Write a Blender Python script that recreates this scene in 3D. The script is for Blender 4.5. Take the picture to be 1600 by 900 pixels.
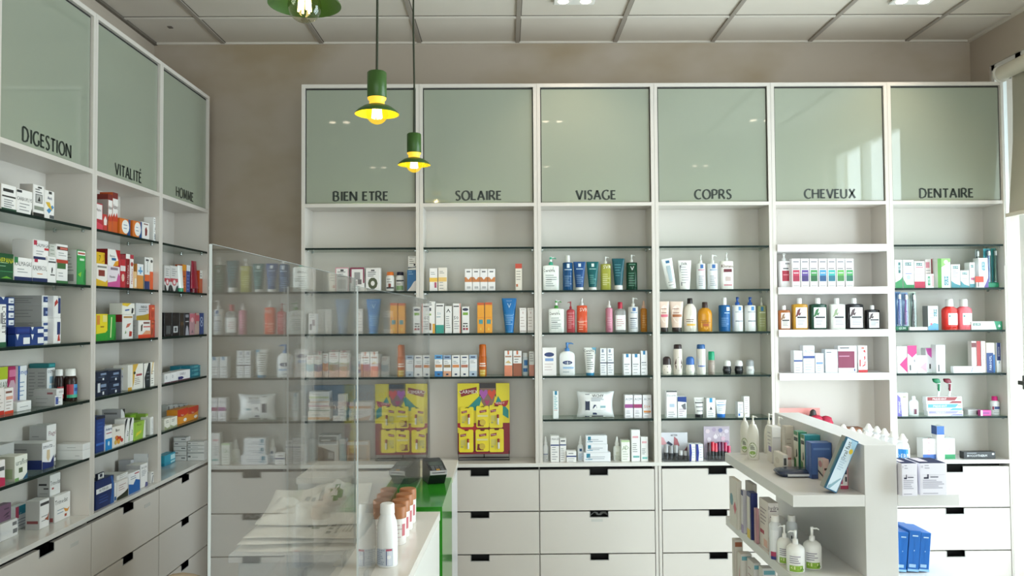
import bpy, bmesh, math, random
from mathutils import Matrix, Vector
random.seed(7)
PI = math.pi
S = bpy.context.scene
C = S.collection
for o in list(bpy.data.objects): bpy.data.objects.remove(o)

# ------------------------------------------------------------ camera
F, YAW, PIT, ROL = 1297.2, .0085, .03167, -.00645
def rotm(y, p, r):
    rz = Matrix(((math.cos(y), math.sin(y), 0), (-math.sin(y), math.cos(y), 0), (0, 0, 1)))
    rx = Matrix(((1, 0, 0), (0, math.cos(p), -math.sin(p)), (0, math.sin(p), math.cos(p))))
    ry = Matrix(((math.cos(r), 0, -math.sin(r)), (0, 1, 0), (math.sin(r), 0, math.cos(r))))
    return rz @ rx @ ry
M = rotm(YAW, PIT, ROL)
EYE = Vector((0, 0, 1.7))
cd = bpy.data.cameras.new('camera'); cam = bpy.data.objects.new('camera', cd); C.objects.link(cam)
cd.sensor_width = 36; cd.lens = F / 1600 * 36; cd.clip_start = .02
r_, f_, u_ = M.col[0], M.col[1], M.col[2]
cam.matrix_world = Matrix(((r_[0], u_[0], -f_[0], 0), (r_[1], u_[1], -f_[1], 0), (r_[2], u_[2], -f_[2], 1.7), (0, 0, 0, 1)))
S.camera = cam
# ------------------------------------------------------------ light and exposure
S.view_settings.view_transform = 'Standard'; S.view_settings.look = 'None'
S.view_settings.exposure = .1; S.view_settings.gamma = 1
S.cycles.max_bounces = 10; S.cycles.transparent_max_bounces = 24; S.cycles.glossy_bounces = 5
S.cycles.transmission_bounces = 8; S.cycles.caustics_reflective = False; S.cycles.caustics_refractive = False
S.cycles.sample_clamp_indirect = 6
wd = bpy.data.worlds.new('daylight'); S.world = wd; wd.use_nodes = True
bg = wd.node_tree.nodes['Background']; bg.inputs[0].default_value = (.86, .94, 1, 1); bg.inputs[1].default_value = 2.2
def area(name, loc, rot, sx, sy, power, col):
    l = bpy.data.lights.new(name, 'AREA'); l.shape = 'RECTANGLE'; l.size = sx; l.size_y = sy; l.energy = power; l.color = col
    o = bpy.data.objects.new(name, l); C.objects.link(o); o.location = loc; o.rotation_euler = rot
    return o
# daylight outside the windows of the right wall; added fill light outside the unseen shop front behind the camera
area('window_daylight', (3.14, 4.15, 1.2), (0, PI/2, 0), 2.1, 1.5, 58, (.88, .94, 1))
area('street_daylight', (3.12, 2.35, 1.75), (0, PI/2, 0), 2.9, 2.3, 215, (.9, .95, 1))
area('shopfront_fill', (.6, -3.4, 1.75), (PI/2, 0, 0), 5.0, 2.6, 105, (1, .94, .86))

# ------------------------------------------------------------ pixel helpers (1600 x 900 frame)
def ray(px, py): return M @ Vector(((px-800)/F, 1, -(py-450)/F))
def atY(px, py, y): d = ray(px, py); return EYE + d * (y/d.y)
def atX(px, py, x): d = ray(px, py); return EYE + d * (x/d.x)
def atZ(px, py, z): d = ray(px, py); return EYE + d * ((z-1.7)/d.z)

# ------------------------------------------------------------ materials
def lin(h):
    h = h.lstrip('#')
    if len(h) == 3: h = ''.join(c*2 for c in h)
    v = [int(h[i:i+2], 16)/255 for i in (0, 2, 4)]
    return tuple(c/12.92 if c <= .04045 else ((c+.055)/1.055)**2.4 for c in v) + (1,)
MC = {}
def mat(h, rough=.45, metal=0, coat=0, trans=0, emit=0, spec=.5, key=''):
    k = (h, rough, metal, coat, trans, emit, spec)
    if k in MC: return MC[k]
    m = bpy.data.materials.new('paint_' + h); m.use_nodes = True
    b = m.node_tree.nodes['Principled BSDF']
    b.inputs['Base Color'].default_value = lin(h); b.inputs['Roughness'].default_value = rough
    b.inputs['Metallic'].default_value = metal; b.inputs['Coat Weight'].default_value = coat
    b.inputs['Transmission Weight'].default_value = trans; b.inputs['Specular IOR Level'].default_value = spec
    if emit:
        b.inputs['Emission Color'].default_value = lin(h); b.inputs['Emission Strength'].default_value = emit
    MC[k] = m
    return m
def noisy(name, h1, h2, scale, rough=.8, lo=.4, hi=.65, bump=0, stretch=(1, 1, 1), detail=4):
    m = bpy.data.materials.new(name); m.use_nodes = True; nt = m.node_tree; b = nt.nodes['Principled BSDF']
    tc = nt.nodes.new('ShaderNodeTexCoord'); mp = nt.nodes.new('ShaderNodeMapping'); n = nt.nodes.new('ShaderNodeTexNoise')
    cr = nt.nodes.new('ShaderNodeValToRGB')
    mp.inputs['Scale'].default_value = stretch
    nt.links.new(tc.outputs['Object'], mp.inputs[0]); nt.links.new(mp.outputs[0], n.inputs['Vector'])
    n.inputs['Scale'].default_value = scale; n.inputs['Detail'].default_value = detail
    cr.color_ramp.elements[0].color = lin(h1); cr.color_ramp.elements[1].color = lin(h2)
    cr.color_ramp.elements[0].position = lo; cr.color_ramp.elements[1].position = hi
    nt.links.new(n.outputs['Fac'], cr.inputs[0]); nt.links.new(cr.outputs[0], b.inputs['Base Color'])
    b.inputs['Roughness'].default_value = rough
    if bump:
        bp = nt.nodes.new('ShaderNodeBump'); bp.inputs['Strength'].default_value = bump; bp.inputs['Distance'].default_value = .002
        n2 = nt.nodes.new('ShaderNodeTexNoise'); n2.inputs['Scale'].default_value = 160; nt.links.new(tc.outputs['Object'], n2.inputs['Vector'])
        nt.links.new(n2.outputs['Fac'], bp.inputs['Height']); nt.links.new(bp.outputs[0], b.inputs['Normal'])
    return m
def pane(name, tint, base=.05, power=5, haze=0, hazecol='ffffff', gain=.95):
    """clear sheet: see-through straight on, mirror-like at a grazing angle"""
    m = bpy.data.materials.new(name); m.use_nodes = True; nt = m.node_tree; nt.nodes.clear()
    out = nt.nodes.new('ShaderNodeOutputMaterial'); g = nt.nodes.new('ShaderNodeNewGeometry')
    dt = nt.nodes.new('ShaderNodeVectorMath'); dt.operation = 'DOT_PRODUCT'
    nt.links.new(g.outputs['Normal'], dt.inputs[0]); nt.links.new(g.outputs['Incoming'], dt.inputs[1])
    def mth(op, a, b):
        n = nt.nodes.new('ShaderNodeMath'); n.operation = op
        for i, v in enumerate((a, b)):
            if v is None: continue
            if isinstance(v, (int, float)): n.inputs[i].default_value = v
            else: nt.links.new(v, n.inputs[i])
        return n.outputs[0]
    c = mth('ABSOLUTE', dt.outputs['Value'], None); fr = mth('POWER', mth('SUBTRACT', 1, c), power)
    fr = mth('ADD', mth('MULTIPLY', fr, gain-base), base)
    t = nt.nodes.new('ShaderNodeBsdfTransparent'); t.inputs[0].default_value = lin(tint)
    gl = nt.nodes.new('ShaderNodeBsdfGlossy'); gl.inputs['Roughness'].default_value = .01
    mx = nt.nodes.new('ShaderNodeMixShader'); nt.links.new(fr, mx.inputs[0])
    src = t.outputs[0]
    if haze:
        df = nt.nodes.new('ShaderNodeBsdfDiffuse'); df.inputs[0].default_value = lin(hazecol)
        hz = nt.nodes.new('ShaderNodeMixShader'); hz.inputs[0].default_value = haze
        nt.links.new(t.outputs[0], hz.inputs[1]); nt.links.new(df.outputs[0], hz.inputs[2]); src = hz.outputs[0]
    nt.links.new(src, mx.inputs[1]); nt.links.new(gl.outputs[0], mx.inputs[2]); nt.links.new(mx.outputs[0], out.inputs[0])
    return m
WHITE = mat('d6d0c9', .35); WORKTOP = mat('dddbd6', .16, coat=.3); DARK = mat('2c2b2a', .7); RIM = mat('9a9a98', .4)
SHELFGLASS = pane('shelf_glass', 'e4efe9', .06); GLASSEDGE = mat('0a1f1a', .45, spec=.2)
ACRYLIC = pane('clear_acrylic', 'fafbfb', .045, 4.6, .016, 'f4f4f4')
DOORGLASS = mat('aab1a1', .03, coat=.5)
nt = DOORGLASS.node_tree; mx = nt.nodes.new('ShaderNodeMixShader'); tl = nt.nodes.new('ShaderNodeBsdfTranslucent'); tl.inputs[0].default_value = lin('b4bfa8'); mx.inputs[0].default_value = .22
nt.links.new(nt.nodes['Principled BSDF'].outputs[0], mx.inputs[1]); nt.links.new(tl.outputs[0], mx.inputs[2]); nt.links.new(mx.outputs[0], nt.nodes['Material Output'].inputs[0])
LED = mat('e2ffc0', .5, emit=16)
PRINT = mat('2b332e', .4); GREYTXT = mat('8d9094', .5); PINS = mat('b9bdbb', .25, metal=.6)

# ------------------------------------------------------------ mesh builder
class MB:
    def __init__(s): s.v = []; s.f = []; s.m = []; s.mats = []; s.sm = []
    def mi(s, m):
        if m not in s.mats: s.mats.append(m)
        return s.mats.index(m)
    def add(s, vs, fs, m, smooth=False):
        b = len(s.v); s.v += [tuple(v) for v in vs]; i = s.mi(m)
        for f in fs: s.f.append([b+k for k in f]); s.m.append(i); s.sm.append(smooth)
        return s
    def box(s, x0, x1, y0, y1, z0, z1, m, c=0):
        if c <= 0:
            vs = [(x, y, z) for z in (z0, z1) for y in (y0, y1) for x in (x0, x1)]
            return s.add(vs, [(0, 2, 3, 1), (4, 5, 7, 6), (0, 1, 5, 4), (2, 6, 7, 3), (0, 4, 6, 2), (1, 3, 7, 5)], m)
        bm = bmesh.new(); bmesh.ops.create_cube(bm, size=1)
        for v in bm.verts: v.co = Vector(((x0+x1)/2+v.co.x*(x1-x0), (y0+y1)/2+v.co.y*(y1-y0), (z0+z1)/2+v.co.z*(z1-z0)))
        bmesh.ops.bevel(bm, geom=bm.edges[:], offset=min(c, (x1-x0)/3, (y1-y0)/3, (z1-z0)/3), segments=1, affect='EDGES')
        bm.verts.index_update(); s.add([v.co for v in bm.verts], [[v.index for v in f.verts] for f in bm.faces], m); bm.free()
        return s
    def loft(s, secs, m, n=20, cap=True, smooth=True):
        """secs: (z, half width, half depth, exponent[, x centre, y centre])"""
        vs = []; fs = []
        for q in secs:
            z, hx, hy, e = q[:4]; cx, cy = (q[4], q[5]) if len(q) > 4 else (0, 0)
            for k in range(n):
                a = 2*PI*k/n; ca, sa = math.cos(a), math.sin(a)
                vs.append((cx+hx*math.copysign(abs(ca)**(2/e), ca), cy+hy*math.copysign(abs(sa)**(2/e), sa), z))
        for j in range(len(secs)-1):
            for k in range(n): fs.append((j*n+k, j*n+(k+1) % n, (j+1)*n+(k+1) % n, (j+1)*n+k))
        s.add(vs, fs, m, smooth)
        if cap:
            s.add(vs[:n], [list(range(n))[::-1]], m); s.add(vs[-n:], [list(range(n))], m)
        return s
    def tube(s, pts, r, m, n=8):
        pts = [Vector(p) for p in pts]; vs = []; fs = []
        up = Vector((0, 0, 1))
        for i, p in enumerate(pts):
            d = (pts[min(i+1, len(pts)-1)] - pts[max(i-1, 0)]).normalized()
            a = d.cross(up if abs(d.z) < .9 else Vector((1, 0, 0))).normalized(); b = d.cross(a)
            rr = r[i] if isinstance(r, (list, tuple)) else r
            vs += [p + a*rr*math.cos(2*PI*k/n) + b*rr*math.sin(2*PI*k/n) for k in range(n)]
        for j in range(len(pts)-1):
            for k in range(n): fs.append((j*n+k, j*n+(k+1) % n, (j+1)*n+(k+1) % n, (j+1)*n+k))
        s.add(vs, fs, m, True); s.add(vs[:n], [list(range(n))], m); s.add(vs[-n:], [list(range(n))], m)
        return s
    def prism(s, pts, z0, z1, m):
        """polygon in x, y raised from z0 to z1"""
        n = len(pts); vs = [(x, y, z0) for x, y in pts] + [(x, y, z1) for x, y in pts]
        return s.add(vs, [list(range(n))[::-1], list(range(n, 2*n))] + [(k, (k+1) % n, n+(k+1) % n, n+k) for k in range(n)], m)
    def slab(s, pts, y0, y1, m):
        """polygon in x, z with thickness along y"""
        n = len(pts); vs = [(x, y0, z) for x, z in pts] + [(x, y1, z) for x, z in pts]
        return s.add(vs, [list(range(n)), list(range(n, 2*n))[::-1]] + [(k, n+k, n+(k+1) % n, (k+1) % n) for k in range(n)], m)
    def build(s, name, parent=None, loc=None, rz=0, fix=False):
        me = bpy.data.meshes.new(name); me.from_pydata(s.v, [], s.f)
        for m in s.mats: me.materials.append(m)
        me.polygons.foreach_set('material_index', s.m); me.polygons.foreach_set('use_smooth', s.sm)
        if fix:
            bm = bmesh.new(); bm.from_mesh(me); bmesh.ops.recalc_face_normals(bm, faces=bm.faces[:]); bm.to_mesh(me); bm.free()
        me.update()
        o = bpy.data.objects.new(name, me); C.objects.link(o)
        if parent: o.parent = parent
        if loc is not None: o.location = loc
        o.rotation_euler.z = rz
        return o
def tag(o, label, cat, group=None):
    o['label'] = label; o['category'] = cat
    if group: o['group'] = group
    return o
def thing(name, label, cat, loc=(0, 0, 0), rz=0, group=None):
    o = bpy.data.objects.new(name, None); C.objects.link(o); o.location = loc; o.rotation_euler.z = rz; o.empty_display_size = .05
    return tag(o, label, cat, group)
def struct(mb, name, fix=False):
    o = mb.build(name, fix=fix); o['kind'] = 'structure'; return o

# ------------------------------------------------------------ writing
TC = {}
def text_mesh(t):
    """(vertices, faces, width) of a word, capital height 1, starting at x = 0"""
    if t in TC: return TC[t]
    cu = bpy.data.curves.new('t', 'FONT'); cu.body = t; cu.resolution_u = 1; cu.size = 1.37
    o = bpy.data.objects.new('t', cu); C.objects.link(o)
    me = bpy.data.meshes.new_from_object(o.evaluated_get(bpy.context.evaluated_depsgraph_get()))
    vs = [tuple(v.co) for v in me.vertices]; fs = [tuple(p.vertices) for p in me.polygons]
    bpy.data.objects.remove(o); bpy.data.curves.remove(cu); bpy.data.meshes.remove(me)
    x0 = min(v[0] for v in vs); vs = [(v[0]-x0, v[1]) for v in vs]
    TC[t] = (vs, fs, max(v[0] for v in vs)); return TC[t]
# broad-nib capitals for the headings on the glass doors
GL = {'B': (.62, [[(0, 0), (0, 1)], [(0, 1), (.3, 1), (.46, .9), (.46, .64), (.3, .53), (0, .53)], [(.3, .53), (.5, .43), (.54, .26), (.48, .08), (.32, 0), (0, 0)]]),
      'I': (.16, [[(.08, 0), (.08, 1)]]), 'E': (.45, [[(0, 0), (0, 1)], [(0, 1), (.44, 1)], [(0, .53), (.38, .53)], [(0, 0), (.46, 0)]]),
      'N': (.74, [[(0, 0), (0, 1)], [(0, 1), (.66, 0)], [(.66, 0), (.66, 1)]]), 'T': (.58, [[(.29, 0), (.29, 1)], [(-.02, 1), (.6, 1)]]),
      'R': (.62, [[(0, 0), (0, 1)], [(0, 1), (.3, 1), (.46, .9), (.48, .7), (.4, .53), (.22, .48), (0, .48)], [(.24, .48), (.6, 0)]]),
      'P': (.56, [[(0, 0), (0, 1)], [(0, 1), (.3, 1), (.48, .9), (.5, .7), (.42, .5), (.24, .44), (0, .44)]]),
      'S': (.5, [[(.44, .9), (.34, .98), (.2, 1), (.07, .92), (.04, .76), (.12, .62), (.34, .47), (.44, .34), (.44, .15), (.32, .02), (.16, 0), (.02, .1)]]),
      'O': (.84, [[(.4+.4*math.cos(a*PI/10), .5+.5*math.sin(a*PI/10)) for a in range(21)]]),
      'C': (.68, [[(.42+.42*math.cos(a*PI/10), .5+.5*math.sin(a*PI/10)) for a in range(3, 18)]]),
      'G': (.78, [[(.42+.42*math.cos(a*PI/10), .5+.5*math.sin(a*PI/10)) for a in range(3, 18)], [(.7, .08), (.7, .44)]]),
      'L': (.48, [[(0, 0), (0, 1)], [(0, 0), (.46, 0)]]), 'A': (.72, [[(0, 0), (.34, 1)], [(.34, 1), (.7, 0)], [(.14, .33), (.56, .33)]]),
      'V': (.7, [[(0, 1), (.36, 0)], [(.36, 0), (.68, 1)]]), 'H': (.72, [[(0, 0), (0, 1)], [(.64, 0), (.64, 1)], [(0, .52), (.64, .52)]]),
      'U': (.7, [[(0, 1), (0, .3), (.08, .08), (.3, 0), (.52, .08), (.6, .3), (.6, 1)]]), 'X': (.68, [[(.04, 1), (.66, 0)], [(.62, 1), (0, 0)]]),
      'D': (.76, [[(0, 0), (0, 1)], [(0, 1), (.28, 1), (.56, .87), (.68, .5), (.56, .13), (.28, 0), (0, 0)]]),
      'M': (.92, [[(.05, 0), (.1, 1)], [(.1, 1), (.43, .1)], [(.43, .1), (.76, 1)], [(.76, 1), (.82, 0)]]), ' ': (.26, [])}
GL["É"] = (GL['E'][0], GL['E'][1] + [[(.16, 1.14), (.34, 1.34)]])
def nib(mb, word, x, z, h, y, m, pen=.22, lo=.115, hi=.235, gap=.2):
    """writes word from x, capitals h tall, standing on z, in the plane y"""
    px, pz = math.cos(pen), math.sin(pen)
    for ch in word:
        w, lines = GL[ch]
        for ln in lines:
            n = len(ln); L = []; R = []
            for i, (a, b) in enumerate(ln):
                p, q = ln[max(i-1, 0)], ln[min(i+1, n-1)]
                dx, dz = q[0]-p[0], q[1]-p[1]; d = math.hypot(dx, dz) or 1; dx /= d; dz /= d
                t = (lo + (hi-lo)*abs(dx*pz-dz*px))/2
                bb = min(max(b, lo/2), 1-lo/2) if b <= 1.0001 and n == 2 and abs(dx) > .98 else b
                L.append((x+(a-dz*t)*h, y, z+(bb+dx*t)*h)); R.append((x+(a+dz*t)*h, y, z+(bb-dx*t)*h))
            mb.add(L+R, [(k, n+k, n+k+1, k+1) for k in range(n-1)], m)
        x += (w+gap)*h
    return x
def nib_width(word, h, gap=.2): return sum((GL[c][0]+gap)*h for c in word) - gap*h
# ------------------------------------------------------------ room
W = .67; X0 = -1.15283; D = 4.7032; ZT = 3.017; ZB = 2.334; ZC = .8606
LX = -1.76532; L0 = 2.19485; LW = .69142
YW = 5.08; XL = -2.15; XR = 2.895; YF = -3.2
ZH = atY(900, 66, YW).z
def GY(py, px=930): return atY(px, py, D).z
SZ = [None] + [GY(y) for y in (385, 453, 519.5, 587.3, 655)] + [ZC]     # upper faces of shelf 1..5 and of the worktop
WALLM = noisy('wall_paint', 'b3a697', 'bcb0a3', .9, .85, .3, .7)
STAIN = noisy('wall_paint_stained', 'a5947c', 'b8ac9f', 1.1, .85, .3, .5, stretch=(1, 1, 1.6))
struct(MB().box(XL-.2, XR+.2, YF-.2, YW+.2, -.1, 0, noisy('floor_tile', 'b9b3a9', 'c6c1b8', 3, .25)), 'floor')
struct(MB().box(XL-.2, XR+.25, YW, YW+.2, 0, ZH, STAIN), 'wall_back')
struct(MB().box(XL-.2, XL, YF, YW, 0, ZH, WALLM), 'wall_left')
# right wall with two tall windows
HD, SIL = 3.16, .12
WIN = [(1.95, 3.42), (3.5, 4.88)]
mb = MB()
mb.box(XR, XR+.25, YF, WIN[0][0], 0, ZH, WALLM); mb.box(XR, XR+.25, WIN[0][1], WIN[1][0], 0, HD, WALLM)
mb.box(XR, XR+.25, WIN[1][1], YW, 0, HD, WALLM); mb.box(XR, XR+.25, WIN[0][0], YW, HD, ZH, WALLM)
for a, b in WIN: mb.box(XR, XR+.25, a, b, 0, SIL, WALLM)
struct(mb, 'wall_right')
FRAME = mat('e9e8e4', .4); PANEGL = pane('window_glass', 'f4fafa', .05)
for k, (a, b) in enumerate(WIN):
    mb = MB(); x = XR+(.1, .012)[k]; t = (.06, .03)[k]
    mb.box(x, x+.07, a, a+t, SIL, HD, FRAME); mb.box(x, x+.07, b-t, b, SIL, HD, FRAME)
    mb.box(x, x+.07, a, b, SIL, SIL+t, FRAME); mb.box(x, x+.07, a, b, HD-t, HD, FRAME)
    mid = (a+(b-a)*.38, 4.6)[k]; mb.box(x, x+.07, mid, mid+.05, SIL, HD, FRAME)
    w = struct(mb, 'window_%d' % (k+1))
    p = MB().box(x+.03, x+.036, a+t, b-t, SIL+t, HD-t, PANEGL).build('window_glass', w); p['kind'] = 'structure'
    if k == 1:
        MB().box(x-.012, x, 4.605, 4.645, 1.26, 1.34, mat('33332f', .4), .003).box(x-.035, x-.012, 4.615, 4.635, 1.29, 1.31, mat('33332f', .4)).box(x-.042, x-.03, 4.5, 4.638, 1.288, 1.312, mat('33332f', .4), .003).build('window_handle', w)
# unseen shop front behind the camera, its windows added to let fill light in
mb = MB(); fx0, fx1 = -1.9, 2.6
mb.box(XL, fx0, YF-.2, YF, 0, ZH, WALLM); mb.box(fx1, XR, YF-.2, YF, 0, ZH, WALLM); mb.box(fx0, fx1, YF-.2, YF, HD, ZH, WALLM)
struct(mb, 'wall_front')
mb = MB()
for k in range(5): x = fx0+(fx1-fx0-.07)*k/4; mb.box(x, x+.07, YF-.12, YF-.05, 0, HD, FRAME)
mb.box(fx0, fx1, YF-.12, YF-.05, HD-.07, HD, FRAME); mb.box(fx0, fx1, YF-.12, YF-.05, 0, .1, FRAME)
w = struct(mb, 'window_3')
p = MB().box(fx0, fx1, YF-.09, YF-.084, .1, HD-.07, PANEGL).build('window_glass', w); p['kind'] = 'structure'
# suspended ceiling
TILE = noisy('mineral_tile', 'cfc6ba', 'dbd3c8', 1.1, .9, .3, .7, bump=.25)
struct(MB().box(XL-.2, XR+.25, YF-.2, YW+.2, ZH+.004, ZH+.1, TILE), 'ceiling')
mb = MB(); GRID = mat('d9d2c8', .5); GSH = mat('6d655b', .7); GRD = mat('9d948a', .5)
x = .086-.603*4
while x < XR:
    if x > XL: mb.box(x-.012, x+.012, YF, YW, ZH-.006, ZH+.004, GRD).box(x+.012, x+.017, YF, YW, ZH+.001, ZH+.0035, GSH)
    x += .603
y = atZ(1000, 26, ZH).y
while y > YF:
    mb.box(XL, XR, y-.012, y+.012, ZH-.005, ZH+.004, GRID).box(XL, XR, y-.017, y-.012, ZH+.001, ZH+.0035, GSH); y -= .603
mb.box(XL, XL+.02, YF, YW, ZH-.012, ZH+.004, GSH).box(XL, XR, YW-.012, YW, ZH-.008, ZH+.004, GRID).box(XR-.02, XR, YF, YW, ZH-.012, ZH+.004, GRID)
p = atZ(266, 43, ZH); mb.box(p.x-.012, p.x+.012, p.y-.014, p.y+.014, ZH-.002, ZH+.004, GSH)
struct(mb, 'trim_1')
# twin downlights
rows = [(.38, atZ(902, 4, ZH).y-.05), (2.2, atZ(1452, 4, ZH).y-.05)] + [(x, y) for y in (2.3, .1) for x in (-1.42, .42, 2.22)]
DLW = mat('ffe9cf', .5, emit=14)
ltx = ['beside the front edge of the ceiling, toward the middle', 'beside the front edge of the ceiling, toward the window']
for k, (x, y) in enumerate(rows):
    t = thing('twin_downlight', 'white twin downlight ' + (['in the ceiling at the top edge, nearer the middle', 'in the ceiling at the top edge, nearer the window'] + ['mirrored in the glass flaps, behind the viewer']*6)[k], 'ceiling light', (x, y, ZH), group='twin downlights mirrored in the flaps' if k > 1 else None)
    b = MB().box(-.11, .11, -.048, .048, -.014, -.003, FRAME, .004).build('downlight_frame', t)
    l = bpy.data.lights.new('downlight_beam', 'SPOT'); l.energy = 20; l.color = (1, .8, .58); l.spot_size = 1.9; l.spot_blend = .8; l.shadow_soft_size = .03
    o = bpy.data.objects.new('downlight_beam', l); C.objects.link(o); o.parent = t; o.location = (0, 0, -.02)
    for s in (-1, 1): MB().loft([(-.0165, .026, .026, 2), (-.0142, .028, .028, 2)], DLW).build('lamp_lens', t, (s*.06, 0, 0))
# roller blind at the far window
t = thing('roller_blind', 'beige roller blind pulled partly down over the bright window at the picture edge', 'blind', (XR-.045, 4.1, 3.06))
BL = mat('cfc8b8', .8)
m = MB(); m.tube([(0, y, 0) for y in (-.59, .58)], .042, BL, 16); m.build('blind_roller', t)
pts = [(.03, -.02), (.03, -.2), (.025, -.4), (.01, -.6), (-.008, -.815)]
m = MB()
vs = [(x, y, z) for x, z in pts for y in (-.59, .54)] + [(x+.002, y, z) for x, z in pts for y in (-.59, .54)]
n = len(pts)
m.add(vs, [(2*k, 2*k+1, 2*k+3, 2*k+2) for k in range(n-1)] + [(2*n+2*k, 2*n+2*k+2, 2*n+2*k+3, 2*n+2*k+1) for k in range(n-1)] + [(2*k+1, 2*n+2*k+1, 2*n+2*k+3, 2*k+3) for k in range(n-1)], BL, True); m.build('blind_fabric', t)
MB().box(-.017, -.001, -.59, .56, -.83, -.808, BL, .003).build('hem_bar', t)
m = MB().loft([(0, .05, .05, 2), (.012, .05, .05, 2)], mat('d8d4ca', .4)).box(-.012, .055, -.03, .03, .002, .01, mat('8f8c84', .4))
o = m.build('end_bracket', t, (0, .595, 0)); o.rotation_euler.x = PI/2
MB().tube([(.0, .6, .03), (.0, .6, -.25), (.002, .6, -.5), (.0, .6, -1.1)], .003, mat('d8d4ca', .4)).build('pull_chain', t)

# ------------------------------------------------------------ wall cabinets
def cabinet(name, label, loc, rz, w, heading, shelves, tray=()):
    """open cabinet with a glass flap above; local x along the wall, y into it"""
    t = thing(name, label, 'shelving cabinet', loc, rz, 'open wall cabinets with glass flaps')
    e = .0006; dp = .2; bk = .34
    for a in (e, w-.02): MB().box(a, a+.02-e, 0, bk, ZC, ZT, WHITE).build('side_panel', t)
    MB().box(.02, w-.02, 0, bk, ZT-.02, ZT, WHITE).build('top_panel', t)
    MB().box(.02, w-.02, dp, dp+.015, ZC, ZT-.02, WHITE).build('back_panel', t)
    MB().box(.02, w-.02, 0, dp, ZB-.02, ZB, WHITE).build('divider_board', t)
    d = MB().box(.026, w-.026, .012, .02, ZB+.004, ZT-.03, DOORGLASS, .001).build('glass_flap', t)
    MB().slab([(.022, ZB+.002), (.026, ZB+.002), (.026, ZT-.0295), (w-.026, ZT-.0295), (w-.026, ZB+.002), (w-.022, ZB+.002), (w-.022, ZT-.022), (.022, ZT-.022)], .014, .03, DARK).build('flap_shadow_gap', t)  # dark strip paints in the shadow of the gap around the flap
    m = MB(); h = .052; wd = nib_width(heading, h); nib(m, heading, w/2+.0-wd/2, ZB+.018, h, .0112, PRINT); m.build('lettering', d)
    MB().box(w*.25, w*.75, .085, .097, ZB+.0005, ZB+.007, LED, .001).build('led_strip', t)
    for z in shelves:
        g = MB(); c = .022
        g.box(c, w-c, .004, dp-.004, z-.011, z, SHELFGLASS); g.box(c, w-c, .002, .004, z-.011, z, GLASSEDGE)
        g = g.build('glass_shelf', t)
        for x in (c, w-c-.012):
            for y in (.03, dp-.05): MB().box(x, x+.012, y, y+.01, z-.02, z-.0115, PINS, .002).build('shelf_pin', g)
    for z in tray:
        m = MB().box(.021, w-.021, -.012, dp-.004, z-.04, z, MARB, .002); m.build('white_shelf', t)
    return t
# glossy white boards of the fifth bay, with faint marble veins
MARB = bpy.data.materials.new('veined_white'); MARB.use_nodes = True
nt = MARB.node_tree; b_ = nt.nodes['Principled BSDF']; b_.inputs['Roughness'].default_value = .12
wv = nt.nodes.new('ShaderNodeTexWave'); wv.inputs['Scale'].default_value = 1.3; wv.inputs['Distortion'].default_value = 6; wv.bands_direction = 'DIAGONAL'
cr = nt.nodes.new('ShaderNodeValToRGB'); cr.color_ramp.elements[0].color = lin('dedcdc'); cr.color_ramp.elements[1].color = lin('f6f5f5'); cr.color_ramp.elements[0].position = .05; cr.color_ramp.elements[1].position = .3
tc = nt.nodes.new('ShaderNodeTexCoord'); nt.links.new(tc.outputs['Object'], wv.inputs[0]); nt.links.new(wv.outputs[1], cr.inputs[0]); nt.links.new(cr.outputs[0], b_.inputs[0])
S1, S2, S3, S4, S5 = SZ[1:6]
TRAYZ = [GY(384), GY(450.5), GY(517.3), GY(585.3)]
heads = ['BIEN ETRE', 'SOLAIRE', 'VISAGE', 'COPRS', 'CHEVEUX', 'DENTAIRE']
for i, hd in enumerate(heads):
    sh = [S1, S2, S3, S4, S5]
    if i == 1: sh = sh[:4]
    if i == 4: sh = []
    cabinet('display_cabinet', 'white open shelving cabinet under the %s heading on the back wall' % hd, (X0+i*W, D, 0), 0, W, hd, sh, TRAYZ if i == 4 else ())
for i, hd in enumerate(['DIGESTION', 'VITALITÉ', 'HOMME']):
    cabinet('display_cabinet', 'white open shelving cabinet under the %s heading on the left wall' % hd, (LX, L0+(i+1)*LW, 0), PI/2, LW, hd, [S1, S2, S3, S4, S5])
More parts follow.
